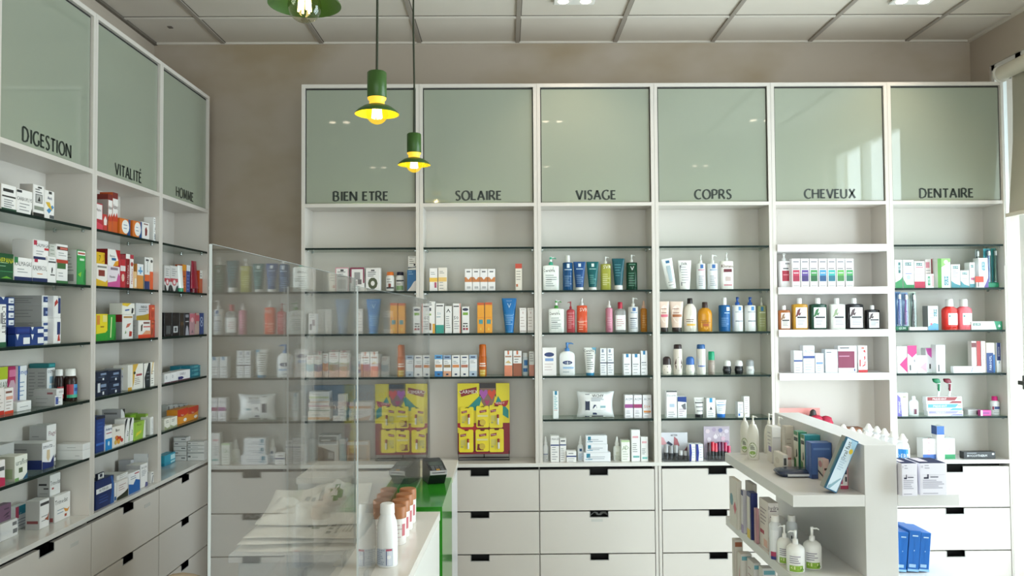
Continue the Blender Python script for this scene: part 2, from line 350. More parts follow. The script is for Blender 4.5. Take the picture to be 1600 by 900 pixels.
# drawers and worktops
DZ = [ZC-.0345, .592, .353, .115]
def drawers(label, loc, rz, w, l, r, stick=(), paper=False):
    t = thing('drawer_unit', label, 'drawers', loc, rz, 'white drawer units with cut-out grips')
    b = MB(); bk = .34
    b.box(0, w, .1, bk, .02, ZC-.021, DARK); b.box(0, .002, .022, .1, .02, ZC-.021, WHITE); b.box(w-.002, w, .022, .1, .02, ZC-.021, WHITE); b.box(0, w, .05, bk, 0, .1, WHITE)  # dark core paints in the darkness inside the drawers
    if l > .01: b.box(.002, l-.004, 0, .1, .02, ZC-.021, WHITE)
    if r > .01: b.box(w-r+.004, w-.002, 0, .1, .02, ZC-.021, WHITE)
    b.build('carcass', t)
    cx = w/2; gw = .05; gh = .03
    for k in range(3):
        z1 = DZ[k]-.0035; z0 = DZ[k+1]+.0035; a, c = l, w-r
        f = MB().slab([(a, z0), (c, z0), (c, z1), (cx+gw, z1), (cx+gw, z1-gh), (cx-gw, z1-gh), (cx-gw, z1), (a, z1)], 0, .02, WHITE).build('drawer_front', t)
        y = -.001
        MB().box(cx-gw-.004, cx-gw, y, .02, z1-gh-.004, z1, RIM).box(cx+gw, cx+gw+.004, y, .02, z1-gh-.004, z1, RIM).box(cx-gw, cx+gw, y, .02, z1-gh-.004, z1-gh, RIM).build('grip_rim', f)
        if k in stick:
            sx = cx-.01 if paper else w*.8
            MB().box(sx-.035, sx+.03, -.0012, -.0002, z1-gh-.027, z1-gh-.011, mat('c6c5c0', .5)).build('paper_label', f)
        if paper and k == 1:
            m = MB()
            for q in range(5): m.tube([(cx-.045+.018*q+j*.012, .03, z1-gh+.002+.02*math.sin(j*.9+q)**2) for j in range(6)], .002, mat('8b8b89', .5))
            m.build('stored_papers', f)
for i, hd in enumerate(heads):
    drawers('bank of white drawers below the %s cabinet' % hd, (X0+i*W, D, 0), 0, W, .022 if i == 3 else .003, .022 if i in (2, 5) else .003, (1,) if i == 2 else (), i == 2)
for i, hd in enumerate(['DIGESTION', 'VITALITÉ', 'HOMME']):
    drawers('bank of white drawers below the %s cabinet' % hd, (LX, L0+(i+1)*LW, 0), PI/2, LW, .003, .003, (0,) if i < 2 else ())
tag(MB().box(X0, X0+6*W, D-.006, D+.199, ZC-.02, ZC, WORKTOP, .001).build('worktop'), 'long white worktop above the drawers of the back wall', 'worktop')
tag(MB().box(LX-.199, LX+.006, L0+LW, L0+4*LW, ZC-.02, ZC, WORKTOP, .001).build('worktop'), 'long white worktop above the drawers of the left wall', 'worktop')
# ------------------------------------------------------------ goods on the shelves
TOP = {}
CAT = {'carton': 'box', 'medicine_box': 'medicine box', 'cosmetic_box': 'cosmetic box', 'pump_bottle': 'bottle', 'cream_tube': 'tube', 'bottle': 'bottle', 'shampoo_bottle': 'bottle', 'spray_bottle': 'bottle', 'spray_can': 'spray can', 'roll_on': 'deodorant', 'toothpaste_box': 'toothpaste box', 'mouthwash_bottle': 'bottle', 'tea_box': 'box', 'pill_bottle': 'bottle', 'dropper_bottle': 'bottle', 'soap_bottle': 'bottle', 'mask_box': 'box', 'glove_box': 'box', 'test_box': 'box', 'powder_tub': 'tub'}
def on_front(sec, w, h):
    """maps (u, v) of the front to a point just proud of a lofted body, sec as for MB.loft"""
    def f(u, v, lift=.0008):
        z = sec[0][0] + v*(sec[-1][0]-sec[0][0])
        for a, b in zip(sec, sec[1:]):
            if a[0] <= z <= b[0]: break
        t = 0 if b[0] == a[0] else (z-a[0])/(b[0]-a[0])
        hx, hy, e = [a[i]+(b[i]-a[i])*t for i in (1, 2, 3)]
        x = (u-.5)*2*hx; q = min(.999, abs(x)/hx) if hx else 0
        return (x, -hy*(1-q**e)**(1/e)-lift, z)
    return f, w, h, 5
def flat(w, h):
    return (lambda u, v, lift=.0008: ((u-.5)*w, -lift, v*h)), w, h, 1
def graphics(parent, front, g, y0=0, name='label_print'):
    """printed areas (u0,u1,v0,v1,hex), shapes ([(u,v)..],hex), words (text,u,v,height,hex[,turn]) and fine print ('~',v0,v1,n,hex)"""
    if not g: return
    f, w, h, n = front; m = MB(); lift = .0006
    def P(u, v): x, y, z = f(u, v, lift); return (x, y+y0, z)
    rnd = random.Random(len(g)*7 + int(w*1e5))
    def rect(u0, u1, v0, v1, mt):
        nv = 1 if n == 1 else 3; vs = []; fs = []; a = 4 if n > 1 else 1
        a = max(1, math.ceil(6*(u1-u0))) if n > 1 else 1
        for j in range(nv+1):
            for k in range(a+1): vs.append(P(u0+(u1-u0)*k/a, v0+(v1-v0)*j/nv))
        for j in range(nv):
            for k in range(a): fs.append((j*(a+1)+k, j*(a+1)+k+1, (j+1)*(a+1)+k+1, (j+1)*(a+1)+k))
        m.add(vs, fs, mt)
    for q in g:
        lift += .00025
        if isinstance(q[0], list): m.add([P(u, v) for u, v in q[0]], [list(range(len(q[0])))], mat(q[1], .4))
        elif q[0] == '~':
            _, v0, v1, k, hx = q[:5]; ua, ub = (q[5], q[6]) if len(q) > 5 else (.16, .84)
            for i in range(k):
                v = v0+(v1-v0)*i/max(1, k-1); rect(ua, ua+(ub-ua)*rnd.uniform(.55, 1), v, v+.011+.002/h, mat(hx, .6))
        elif isinstance(q[0], str):
            vs, fs, tw = text_mesh(q[0]); turn = q[5] if len(q) > 5 else 0; th = q[3]*(w if turn else h)
            room = (.94*w if not turn else .94*h)
            sx = min(th, room/tw); th = min(th, sx*1.7)
            pts = []
            for x, y in vs:
                a = (x-tw/2)*sx; b = (y-.5)*th
                if turn: a, b = -b*turn, a*turn
                pts.append(P(q[1]+a/w, q[2]+b/h))
            m.add(pts, fs, mat(q[4], .4))
        else: rect(*q[:4], mat(q[4], .4))
    return m.build(name, parent)
def finish(o, label, name, grp, h, loc, rz):
    tag(o, label, CAT.get(name, name.replace('_', ' ')), grp); o.location = loc; o.rotation_euler.z = rz; TOP[o.name] = loc[2]+h
    return o
def base(s, zb):
    if zb is not None: return TOP[zb.name]+.0005
    return (s if isinstance(s, float) else SZ[s])+.0004
def box_at(loc, w, h, d, rz, hx, label, g, n, grp, rough=.4, sg=None):
    o = MB().box(-w/2, w/2, 0, d, 0, h, mat(hx, rough), .0012).build(n)
    if g: graphics(o, flat(w, h), [(.03, .97, .02, .98, hx)]+list(g))
    if sg:   # flank toward -x: print, and shade painted in as greyer tones
        m = graphics(o, flat(d, h), sg, name='side_print_tone'); m.location = (-w/2, d/2, 0); m.rotation_euler.z = -PI/2
    return finish(o, label, n, grp, h, loc, rz)
def inbay(a, b, o, p, n):
    """keeps the span a..b clear of the side panels of its bay"""
    k = min(n-1, max(0, math.floor(((a+b)/2-o)/p))); lo, hi = o+k*p+.0225, o+(k+1)*p-.0225
    return max(a, lo), min(b, hi)
def bx(x0, x1, yt, s, hx, label, *g, n='cosmetic_box', d=.055, off=.03, zb=None, grp=None, sg=None):
    z = base(s, zb); y = D+off; xc = (x0+x1)/2
    a, b = inbay(atY(x0, yt, y).x, atY(x1, yt, y).x, X0, W, 6); h = atY(xc, yt, y).z - z
    return box_at(((a+b)/2, y, z), b-a-.001, h, d, 0, hx, label, g, n, grp, sg=sg)
def lb(xm, xe, yt, s, hx, label, *g, n='medicine_box', d=.07, off=.025, zb=None, grp=None, sg=None, yb=None):
    z = base(s, zb)
    if yb: off = LX-atZ(xm, yb, z).x
    off = max(.008, min(off, .196-d)); X = LX-off; A = atX(xm, yt, X); B = atX(xe, yt, X)
    h = A.z - z; a, b = inbay(A.y, B.y, L0+LW, LW, 3)
    return box_at((X, (a+b)/2, z), b-a-.001, h, d, PI/2, hx, label, g, n, grp, sg=sg)
def fb(x0, x1, yt, yb, s, hx, label, *g, n='medicine_box', d=.07, zb=None, grp=None):
    """box of the left wall whose broad side faces the viewer"""
    z = base(s, zb); zf = SZ[s] if zb is None else zb.location.z
    Y = zb.location.y if zb is not None else atZ((x0+x1)/2, yb, zf).y
    k = min(2, max(0, math.floor((Y-.08-L0-LW)/LW))); Y = min(Y, L0+(k+2)*LW-.0235-d); a, b = atY(x0, yb, Y).x, atY(x1, yb, Y).x; h = atY((x0+x1)/2, yt, Y).z-z
    return box_at(((a+b)/2, Y, z), b-a-.001, h, d, 0, hx, label, g, n, grp)
def pump(parent, z, r, ht, hx, side=1, nz=None):
    """lotion pump standing on height z: collar, stem, head with a spout"""
    m = MB(); mt = mat(hx, .3); c = ht*.34; L = nz or r*1.5
    m.loft([(z, r*.62, r*.62, 2), (z+c, r*.58, r*.58, 2), (z+c*1.05, r*.3, r*.3, 2), (z+ht*.68, r*.26, r*.26, 2)], mt, 14)
    m.loft([(z+ht*.66, r*.3, r*.3, 2), (z+ht*.9, r*.36, r*.36, 2), (z+ht, r*.3, r*.3, 2)], mt, 14)
    if side: m.tube([(0, 0, z+ht*.88), (side*L*.7, 0, z+ht*.9), (side*L, 0, z+ht*.8)], [r*.2, r*.17, r*.12], mt)
    else: m.tube([(0, 0, z+ht*.9), (0, -L, z+ht*.86)], [r*.2, r*.14], mt)
    return m.build('pump', parent)
def bt(x0, x1, yt, s, hx, label, *g, n='bottle', k='cap', cap='f2f2f0', e=2.2, dr=.6, bh=.74, cw=.4, sh=.1, off=.05, trans=0, side=1, rough=.25, xy=None, grp=None, waist=0, zb=None, capz=None):
    """bottle from its outline in the photograph; k: pump, cap, mist, can, roll, cone"""
    z = base(s, zb)
    if xy: (X, Y, w, h) = xy; rz = 0
    else:
        y = D+off+.03; xc = (x0+x1)/2; a, b = inbay(atY(x0, yt, y).x, atY(x1, yt, y).x, X0, W, 6); h = atY(xc, yt, y).z-z; w = b-a; X = (a+b)/2; Y = y; rz = 0
    return bottle(X, Y, z, w, h, rz, hx, label, g, n, k, cap, e, dr, bh, cw, sh, trans, side, rough, grp, waist)
def bottle(X, Y, z, w, h, rz, hx, label, g=(), n='bottle', k='cap', cap='f2f2f0', e=2.2, dr=.6, bh=.74, cw=.4, sh=.1, trans=0, side=1, rough=.25, grp=None, waist=0):
    mt = mat(hx, rough, trans=trans, spec=.35); hw = w/2; hy = hw*dr; B = h*bh; r = hw*cw; m = MB()
    if k == 'can':
        sec = [(0, hw*.96, hw*.96, 2), (h*.01, hw, hw, 2), (B, hw, hw, 2)]
        m.loft(sec+[(B+h*.03, hw*.86, hw*.86, 2)], mt)
    elif k == 'roll':
        sec = [(0, hw*.8, hy*.8, 2), (h*.03, hw*.86, hy*.86, 2), (B*.5, hw, hy, 2), (B, hw*.8, hy*.85, 2)]
        m.loft(sec, mt)
    elif k == 'cone':
        sec = [(0, hw*.95, hw*.95, 2), (h*.01, hw, hw, 2), (B*.82, hw, hw, 2)]
        m.loft(sec+[(B*.93, hw*.85, hw*.85, 2), (B, hw*.5, hw*.5, 2)], mt)
    else:
        s0 = B*(1-sh)
        sec = [(0, hw*.95, hy*.95, e), (h*.012, hw, hy, e)]
        if waist: sec += [(s0*.45, hw*(1-waist), hy, e)]
        sec += [(s0, hw*(1-waist*.5), hy, e)]
        m.loft(sec+[(s0+(B-s0)*.5, hw*.92, hy*.95, max(2, e*.8)), (B-(B-s0)*.1, max(r, hw*.6), max(r, hy*.7), 2), (B, r, min(r, hy), 2)], mt)
    o = m.build(n)
    cm = mat(cap, .3); m = MB()
    if k == 'pump': pump(o, B, r*1.5 if r < hw*.5 else r, h-B, cap, side)
    elif k == 'mist':
        m.loft([(B, r, r, 2), (B+(h-B)*.3, r, r, 2), (B+(h-B)*.34, r*.62, r*.62, 2), (h-(h-B)*.1, r*.5, r*.5, 2), (h, r*.36, r*.36, 2)], cm, 16).build('spray_cap', o)
    elif k == 'can':
        m.loft([(B+h*.02, hw*.93, hw*.93, 2), (h-h*.03, hw*.9, hw*.9, 2), (h, hw*.72, hw*.72, 2)], cm).build('cap', o)
    elif k == 'roll':
        m.loft([(B*.97, hw*.88, hy*.95, 2), (B+(h-B)*.7, hw*.84, hy*.92, 2), (B+(h-B)*.93, hw*.62, hy*.7, 2), (h, hw*.3, hy*.35, 2)], cm).build('cap', o)
    elif k == 'cone':
        m.loft([(B, r*.9, r*.9, 2), (B+(h-B)*.25, r, r, 2), (B+(h-B)*.3, r*.8, r*.8, 2), (B+(h-B)*.9, r*.34, r*.34, 2), (h, r*.2, r*.2, 2)], cm, 14).build('nozzle_cap', o)
    else:
        m.loft([(B, r*1.04, r*1.04, 2), (B+(h-B)*.9, r, r, 2), (h, r*.85, r*.85, 2)], cm, 18).build('cap', o)
    graphics(o, on_front(sec, 2*hw, sec[-1][0]), ([(.48, .52, .03, .97, hx)] if not trans else [])+list(g) if g else ())
    return finish(o, label, n, grp, h, (X, Y, z), rz)
def tb(x0, x1, yt, s, hx, label, *g, cap='f2f2f0', ch=.1, bw=.62, off=.06, n='cream_tube', zb=None, cw=None, grp=None, lean=0):
    """squeeze tube standing on its cap, crimped at the top"""
    z = base(s, zb); y = D+off; xc = (x0+x1)/2; a, b = atY(x0, yt, y).x, atY(x1, yt, y).x
    h = atY(xc, yt, y).z-z; w = b-a; c = h*ch; hb = w/2*bw; o = MB()
    sec = [(c, hb, min(hb, .024), 2), (c+(h-c)*.45, hb+(w/2-hb)*.45, min(hb, .024)*.8, 2.2), (c+(h-c)*.93, w/2*.985, .004, 3), (h, w/2, .0025, 4)]
    o.loft(sec, mat(hx, .3, spec=.35)); o = o.build(n)
    q = (cw or bw)*w/2
    MB().loft([(0, q*.95, min(q, .024)*.95, 2), (c*.1, q, min(q, .024), 2), (c*.98, q*.97, min(q, .024)*.97, 2)], mat(cap, .3)).build('cap', o)
    sec2 = [(p[0]-c,)+p[1:] for p in sec]
    f, ww, hh, nn = on_front(sec2, w, h-c)
    graphics(o, ((lambda u, v, lift=.0008: (lambda p: (p[0], p[1], p[2]+c))(f(u, v, lift))), ww, hh, nn), [(.48, .52, .03, .9, hx)]+list(g) if g else ())
    finish(o, label, n, grp, h, ((a+b)/2, y, z), 0)
    if lean: o.rotation_euler.y = lean
    return o
# ---------------- first bay: well-being
T = lambda t, u, v, h, c, *r: (t, u, v, h, c) + r
FP = lambda a, b, n, c='9a9c9e', *r: ('~', a, b, n, c) + r
bx(524, 545, 418, 2, 'f0eeec', 'white tea box with thin pink border, left of the burgundy-framed one', (0, .06, 0, 1, 'd89aa6'), (.94, 1, 0, 1, 'd89aa6'), (0, 1, .96, 1, 'd89aa6'), (.2, .8, .12, .5, 'c9c7c6'), FP(.62, .8, 3, '77787a'), (.38, .62, .84, .92, '4c4a4a'), n='tea_box')
bx(547, 569.5, 418, 2, 'f0eeec', 'white tea box with a burgundy frame and grey blossom print', (0, .1, .35, 1, '8b3350'), (.9, 1, .35, 1, '8b3350'), (0, 1, .93, 1, '8b3350'), (.3, .7, .5, .8, '9c9a9a'), (.25, .5, .25, .45, 'b8aeb0'), (.55, .8, .3, .5, '6e6a6c'), FP(.1, .2, 2), n='tea_box')
bx(571, 594, 418.5, 2, 'f0eeec', 'white tea box printed with a dark green leaf wreath', ([(.5+.33*math.cos(k*PI/5), .34+.25*math.sin(k*PI/5)) for k in range(10)], '4a5237'), ([(.5+.14*math.cos(k*PI/4), .34+.11*math.sin(k*PI/4)) for k in range(8)], 'f0eeec'), FP(.64, .8, 3, '4a4b48'), (.38, .62, .86, .92, '4c4a4a'), n='tea_box')
bt(603, 616.5, 425, 2, 'eeedea', 'white pill bottle with orange cap on the top tea shelf', (.1, .95, .2, .3, '333'), (.35, .65, .3, .55, '8a3a2c'), FP(.65, .85, 2, '555'), n='pill_bottle', cap='e8792b', dr=1, bh=.82, cw=.8, sh=.12)
bt(618.5, 632, 425, 2, 'eeedea', 'white pill bottle with navy cap beside the orange-capped one', (.1, .95, .72, .8, '333'), (.1, .9, .1, .4, '8fae7f'), FP(.5, .7, 2, '555'), n='pill_bottle', cap='23233f', dr=1, bh=.82, cw=.8, sh=.12)
q = bx(636, 650.5, 422, 2, '1b6fae', 'blue carton with a white wave at its foot, at the end of the tea shelf', ([(0, 0), (1, 0), (1, .5), (.75, .45), (.4, .2)], 'f2eeee'), FP(.8, .9, 2, '9cc4e4'))
bx(637.5, 650.5, 400, 2, 'f1f0ee', 'white carton with a grey wave, standing on the blue carton', FP(.45, .9, 4, '777'), ([(0, .1), (1, .18), (1, .26), (.5, .2), (0, .22)], '5b6670'), (.7, .9, .3, .45, '222'), zb=q)
bx(599, 613, 486, 3, 'd9dadb', 'light grey carton with dark grey middle on the second shelf under the tea boxes', (0, 1, .2, .72, '84878a'), FP(.8, .9, 2, '666'))
bx(482, 494, 490, 3, 'efecec', 'white carton printed with dark sprigs, at the post on the second tea-bay shelf', (.15, .45, .2, .5, '7c7078'), (.5, .85, .4, .7, 'a58f98'), FP(.8, .9, 2))
tea = [(478, 490.5, 555, 'b8d2de', 'pale blue'), (491, 503.5, 555, '7c7798', 'grey violet'), (504, 513, 552, 'd8935e', 'orange'), (513.5, 529.5, 550, '8d9a79', 'sage green'), (530, 546, 551, 'b6c3a0', 'light green'), (557, 567, 553, 'd9a184', 'apricot'), (567.5, 581, 553, 'd8b4cc', 'lilac'), (581.5, 595, 553, 'c48a9c', 'dusty pink'), (595.5, 607, 557, '9fb2c2', 'steel blue')]
for x0, x1, yt, hx, cn in tea:
    bx(x0, x1, yt, 4, 'f1eeea', 'white herbal tea box with a %s wavy band' % cn, ([(0, .3), (.5, .24), (1, .3), (1, .62), (.5, .56), (0, .62)], hx), ([(0, 0), (1, 0), (1, .3), (.5, .24), (0, .3)], 'efd3c3' if x0 > 490 and x0 < 590 else 'f1efec'), FP(.82, .9, 2, 'a55a55'), n='tea_box', grp='herbal tea boxes')
for x0, x1, yt, cn in [(496, 503, 549, 'grey violet'), (514, 529, 547, 'sage green'), (531, 545, 547.5, 'light green')]:
    bx(x0, x1, yt, 4, 'eedfdd', 'pinkish tea box in the back row, behind the %s banded one' % cn, (.3, .7, .8, 1, 'd9a6a6'), n='tea_box', off=.11, d=.05, grp='herbal tea boxes')
# blue sign standing at the back
a, b = atY(491, 601, D+.17), atY(634, 601, D+.17)
o = MB().box(-.0, b.x-a.x, 0, .012, 0, a.z-S5-.004, mat('3f6f96', .4), .001).build('shelf_sign')
fr = flat(b.x-a.x, a.z-S5); off = MB()
m = graphics(o, ((lambda u, v, lift=.001: (u*fr[1], -lift, v*fr[2])), fr[1], fr[2], 1), [T('Conseil', .6, .72, .3, '41474e'), T('homéopathie', .5, .36, .24, 'dfe4e8'), (.42, .8, .06, .14, 'b9c6d2')], name='lettering')
finish(o, 'blue shelf sign about homeopathy advice behind the stacked boxes', 'shelf_sign', None, .2, (a.x, D+.17, S5+.0004), 0)
z = None
for k, (x0, x1, yt, hx, c2) in enumerate([(481, 515, 643, 'efe7da', 'e2a24c'), (483, 516, 636, 'eceae6', '9ba68a'), (482, 514, 629.5, 'efe9e4', 'c98ba0'), (484, 515, 624, 'eeece8', 'd9b28c'), (483, 514, 612, 'f1f1ee', 'cdd9a8')]):
    z = bx(x0, x1, yt, 5, hx, 'flat white medicine box in the tea bay pile, ' + ['lowest, with an orange stripe', 'second up, with a grey green stripe', 'third up, with a pink stripe', 'fourth up, with a tan stripe', 'topmost, with a lime stripe'][k], (0, 1, .1, .38, c2), FP(.6, .7, 1), n='medicine_box', zb=z, d=.09, grp='flat boxes piled under the tea')
bx(528, 541, 616, 5, 'f0ebe9', 'upright white box with pink tint right of the flat box pile', (0, 1, .55, .7, 'e3cbc8'), FP(.2, .4, 3), n='medicine_box')
bx(520, 540, 650, 5, 'f3f3f1', 'small white flat box lying before the upright pink-tinted box', FP(.4, .6, 1), n='medicine_box', off=.006, d=.02)
q = bx(545, 580, 641, 5, 'eceaea', 'white box with a brown wedge, right end of the medicine shelf', ([(0, 0), (.9, 0), (1, .5), (.5, .2)], 'c99a78'), FP(.6, .8, 2), n='medicine_box', d=.08)
bx(546, 581, 628, 5, 'efe8e2', 'white box with orange stripe lying on the brown-wedge box', (0, 1, .2, .5, 'd99a62'), n='medicine_box', zb=q, d=.08)
bx(497, 529, 680, 6, 'd6d5d1', 'grey blood pressure monitor box showing the device on its front', (.05, .9, .7, .95, '7b7b79'), ([(0, 0), (.8, 0), (.8, .42), (.1, .6), (0, .6)], '6a6664'), (.5, .75, .18, .4, 'a9a7a3'), (.15, .6, .8, .85, 'd9d8d4'), n='medicine_box', d=.09)
bx(530, 541, 686, 6, 'b9ccca', 'narrow teal grey box beside the blood pressure monitor box', (0, 1, .8, 1, 'e4e6e4'), (0, 1, 0, .1, '7f9b99'), n='medicine_box')
bx(542, 576, 690, 6, 'd7b48c', 'tan photo-printed box near the screen edge on the left worktop end', (.08, .45, .1, .7, 'a9824e'), (.5, .9, .15, .8, 'c7b9a8'), (0, 1, .84, 1, 'ecebe8'), n='medicine_box')
# ---------------- second bay: sun care
bx(671, 683.5, 419, 2, 'f2efee', 'white sun cream box with a yellow band and small face picture', (0, 1, .4, .58, 'efc04a'), (.62, .9, .14, .38, 'b0506a'), FP(.72, .8, 2))
bx(684.5, 698, 418, 2, 'f0e8dd', 'cream sun cream box with a yellow band, second from the post', (0, 1, .4, .58, 'efc672'), FP(.1, .35, 3), FP(.75, .82, 2))
for k in range(4):
    bx(726+12*k, 737.6+12*k, 420, 2, 'f2f0f0', '%s of four white sun boxes with a brown orange band' % ['leftmost', 'second', 'third', 'rightmost'][k], (0, 1, .4, .62, 'c97a3c'), ([(.2, .62), (.5, .5), (.8, .62)], 'f2f0f0'), (.25, .75, .84, .9, '6d6d70'), (.3, .8, .1, .2, 'b9b9bb'), grp='white sun boxes with orange band')
bx(805, 815.5, 412, 2, 'e9e2d5', 'tall cream sun box with a red top, alone at the right of the shelf', (0, 1, .82, 1, 'c8452c'), (.1, .4, .14, .24, 'b5653c'), FP(.4, .7, 4, '8d877c'), d=.06)
bx(665, 679.5, 471, 3, 'f1efec', 'white sun box with a black blob and green stripe, at the left post', (0, .6, .7, .8, '55575a'), (0, .6, .56, .62, '9ab86a'), ([(.0, .1), (.6, .1), (.6, .3), (.3, .36), (0, .25)], '7c5b44'), (.75, 1, 0, .3, 'e9a93a'), FP(.88, .94, 2, '444'))
bx(680.5, 693.5, 474, 3, 'f2f0ee', 'white sun box with fifty printed over a teal foot', (0, 1, 0, .28, '2f9d8d'), T('50', .42, .66, .09, '8fb4c4'), (.1, .6, .54, .56, '2b7f95'), (.1, .9, .9, .94, '444'))
bx(695, 706, 478, 3, 'f0efed', 'narrow white sun box with a black chevron mark', ([(.2, .76), (.5, .9), (.8, .76), (.7, .76), (.5, .84), (.3, .76)], '222'), FP(.2, .6, 6, '8d8f92'))
bx(707.5, 719.5, 474, 3, 'f1efed', 'white sun box with black fifty and a red right edge', T('50', .42, .52, .12, '2d2d2d'), (.92, 1, 0, 1, 'e4552f'), (.1, .8, .88, .92, '444'), FP(.15, .38, 4))
bx(721.5, 733, 479, 3, 'f1f0ee', 'white sun box with navy oval, green patch and small dark pictures', ([(.5+.42*math.cos(k*PI/5), .89+.055*math.sin(k*PI/5)) for k in range(10)], '2b3350'), (.15, .85, .68, .78, '7fae3e'), (.15, .8, .34, .38, '333'), (.15, .4, .24, .29, '222'), (.55, .8, .24, .29, '222'), (.15, .45, .12, .2, '8d2f55'), (.55, .85, .12, .2, 'b0403c'))
for k in range(2):
    bx(745.5+12, 769, 472.5, 3, 'f0a324', 'right one of the pair of orange sun boxes', (0, 1, .92, 1, 'c9551c'), (.25, .8, .3, .44, '3f8f9b'), ([(.35, .1), (.5, .2), (.65, .1)], 'f6cf4e'), (.1, .9, .5, .515, 'd9731c'), grp='orange sun boxes') if k else bx(745.5, 756.5, 473, 3, 'f0a324', 'left one of the pair of orange sun boxes', (0, 1, .92, 1, 'c9551c'), (.25, .8, .3, .44, '3f8f9b'), ([(.35, .1), (.5, .2), (.65, .1)], 'f6cf4e'), (.1, .9, .5, .515, 'd9731c'), grp='orange sun boxes')
tb(784, 807, 466, 3, '1f77bd', 'large blue sun lotion tube crimped at the top', T('V', .5, .78, .15, 'b8d4ec'), T('VICHY', .5, .92, .045, 'a9cbe8'), (.1, .9, .5, .51, '7fb4e0'), FP(.2, .45, 5, '8fbce2'), cap='3f9be0', ch=.05, bw=.58)
for k in range(2):
    bx(811.5+12.5*k, 822.5+12.5*k, 481, 3, 'f3eeeb', '%s narrow white box with pinkish print right of the blue tube' % ['first', 'second'][k], T('VICHY', .5, .93, .04, '777'), ([(.4, .84), (.5, .74), (.6, .84), (.55, .84), (.5, .78), (.45, .84)], 'b98d84'), FP(.25, .6, 4, 'c3b5b0'), (.05, .95, .06, .08, '6d5d52'), grp='narrow white boxes by the blue tube')
isd = [(679, 691.5, 554.5, '5b9fd4', 'mid blue foot', '2f7fc0', 'c98b5a'), (692.5, 705, 555, '8fa6c4', 'peach foot', 'e0a584', '9a7a50'), (706, 718.5, 555, 'f0efed', 'orange stripe and white foot', 'f0efed', 'dc8b4e'), (719.5, 732, 555, 'f0eeec', 'brown stripe and small round mark', 'f0efed', 'b9755c'), (733, 745, 554.5, 'a9bdd4', 'pale blue all over', 'b9c9da', 'e9eef2')]
for x0, x1, yt, hx, cn, ft, bd in isd:
    bx(x0, x1, yt, 4, 'eef0f1', 'sun box left of the orange spray with %s' % cn, (0, 1, .8, 1, hx), (0, 1, 0, .25, ft), (.08, .92, .42, .55, bd), (.2, .8, .87, .93, '2b3f66'), (.35, .65, .06, .14, '233a5c'), FP(.62, .7, 2), grp='five sun boxes in a row')
bt(748, 760, 538, 4, 'c8641c', 'orange and yellow sun spray bottle with dark orange cap', (0, 1, 0, .33, 'd9b23a'), (.15, .85, .62, .68, 'f0e4d8'), (.1, .9, .5, .56, 'efe0d2'), FP(.1, .25, 2, 'f4e7b0'), n='spray_bottle', k='can', cap='cf6716', bh=.6)
bx(788, 800.5, 548, 4, 'f0eeec', 'white box with coral lower half and an orange tab', (0, 1, 0, .42, 'dd8664'), (.4, .6, .85, 1, 'cf6a3a'), (.1, .9, .74, .8, 'b58a74'), ([(.1, .52), (.9, .5), (.5, .62)], 'd9b878'))
bx(801.5, 815, 548, 4, 'f0eeec', 'white box with chestnut lower half and an orange tab', (0, 1, 0, .5, '9a5538'), (.4, .6, .85, 1, 'cf6a3a'), (.1, .9, .74, .8, 'b58a74'), FP(.55, .65, 2, '555'))
bt(816, 825, 551, 4, 'dfe6ea', 'slim white and blue aerosol at the right of the sun care shelf', (0, 1, .2, .4, '2f6fae'), (.3, .9, .55, .85, '3a79b5'), n='spray_can', k='can', cap='eef0f0', bh=.8)
bx(826.5, 836.5, 549, 4, 'd9dad8', 'grey white box with coral foot against the right post', (0, 1, 0, .45, 'c9806a'), FP(.6, .9, 4, '8d8f90'))
# ---------------- third bay: face
def pb(x0, x1, yt, s, hx, label, *g, **k):
    k.setdefault('n', 'pump_bottle'); k.setdefault('k', 'pump'); return bt(x0, x1, yt, s, hx, label, *g, **k)
for (x0, x1, yt, s, c, cn, lab) in ((848, 873, 402, 2, '3fae8d', 'e', 'white wide pump bottle with a teal wedge and teal collar'), (857, 881, 470, 3, '4d9b45', 'e', 'white wide pump bottle with a green wedge and green collar')):
    q = pb(x0, x1, yt, s, 'f1f2ee', lab, ([(.62, .97), (1, .97), (1, .45), (.9, .42)], c), T('CeraVe', .36, .84, .12, '2d3033'), FP(.18, .62, 6, '7d8a85'), (.22, .55, .44, .47, '333'), cap=c, e=4.5, dr=.5, bh=.76, cw=.3, sh=.06)
    MB().loft([(0, .007, .007, 2), (.024, .006, .006, 2), (.03, .005, .005, 2)], mat('f2f2f0', .3)).tube([(0, 0, .02), (.02, 0, .024)], .004, mat('f2f2f0', .3)).build('pump_head', q, (0, 0, TOP[q.name]-q.location.z-.026))
LRP = ((.38, .64, .82, .97, 'd9e4ee'),)
bt(879, 895, 399, 2, '1d4f80', 'navy blue round bottle with white cap on the upper face shelf', *LRP, (.15, .85, .74, .77, 'b9cfe4'), FP(.15, .5, 6, '7fa3c6'), k='cap', cap='efefec', dr=.9, bh=.8, cw=.42, sh=.03)
tb(895.5, 915, 409, 2, '1e4d86', 'royal blue tube with white cap, between the navy bottle and the teal tube', (.4, .62, .8, .93, 'd9e4ee'), (.2, .8, .7, .73, 'b9cfe4'), FP(.15, .45, 5, '7fa3c6'), cw=.62)
tb(916, 935.5, 409, 2, '0f5f63', 'teal green tube with white cap left of the olive pump bottle', (.4, .62, .8, .93, 'dfeae6'), (.2, .8, .7, .73, 'a9d0cb'), FP(.15, .45, 5, '6fb0aa'), cw=.62)
pb(938, 954, 401, 2, 'a9a94a', 'olive green see-through pump bottle on the upper face shelf', T('SVR', .62, .9, .14, 'f2f0d8'), FP(.2, .6, 6, 'd9d99a'), e=4, dr=.8, bh=.78, cw=.3, sh=.02, rough=.15)
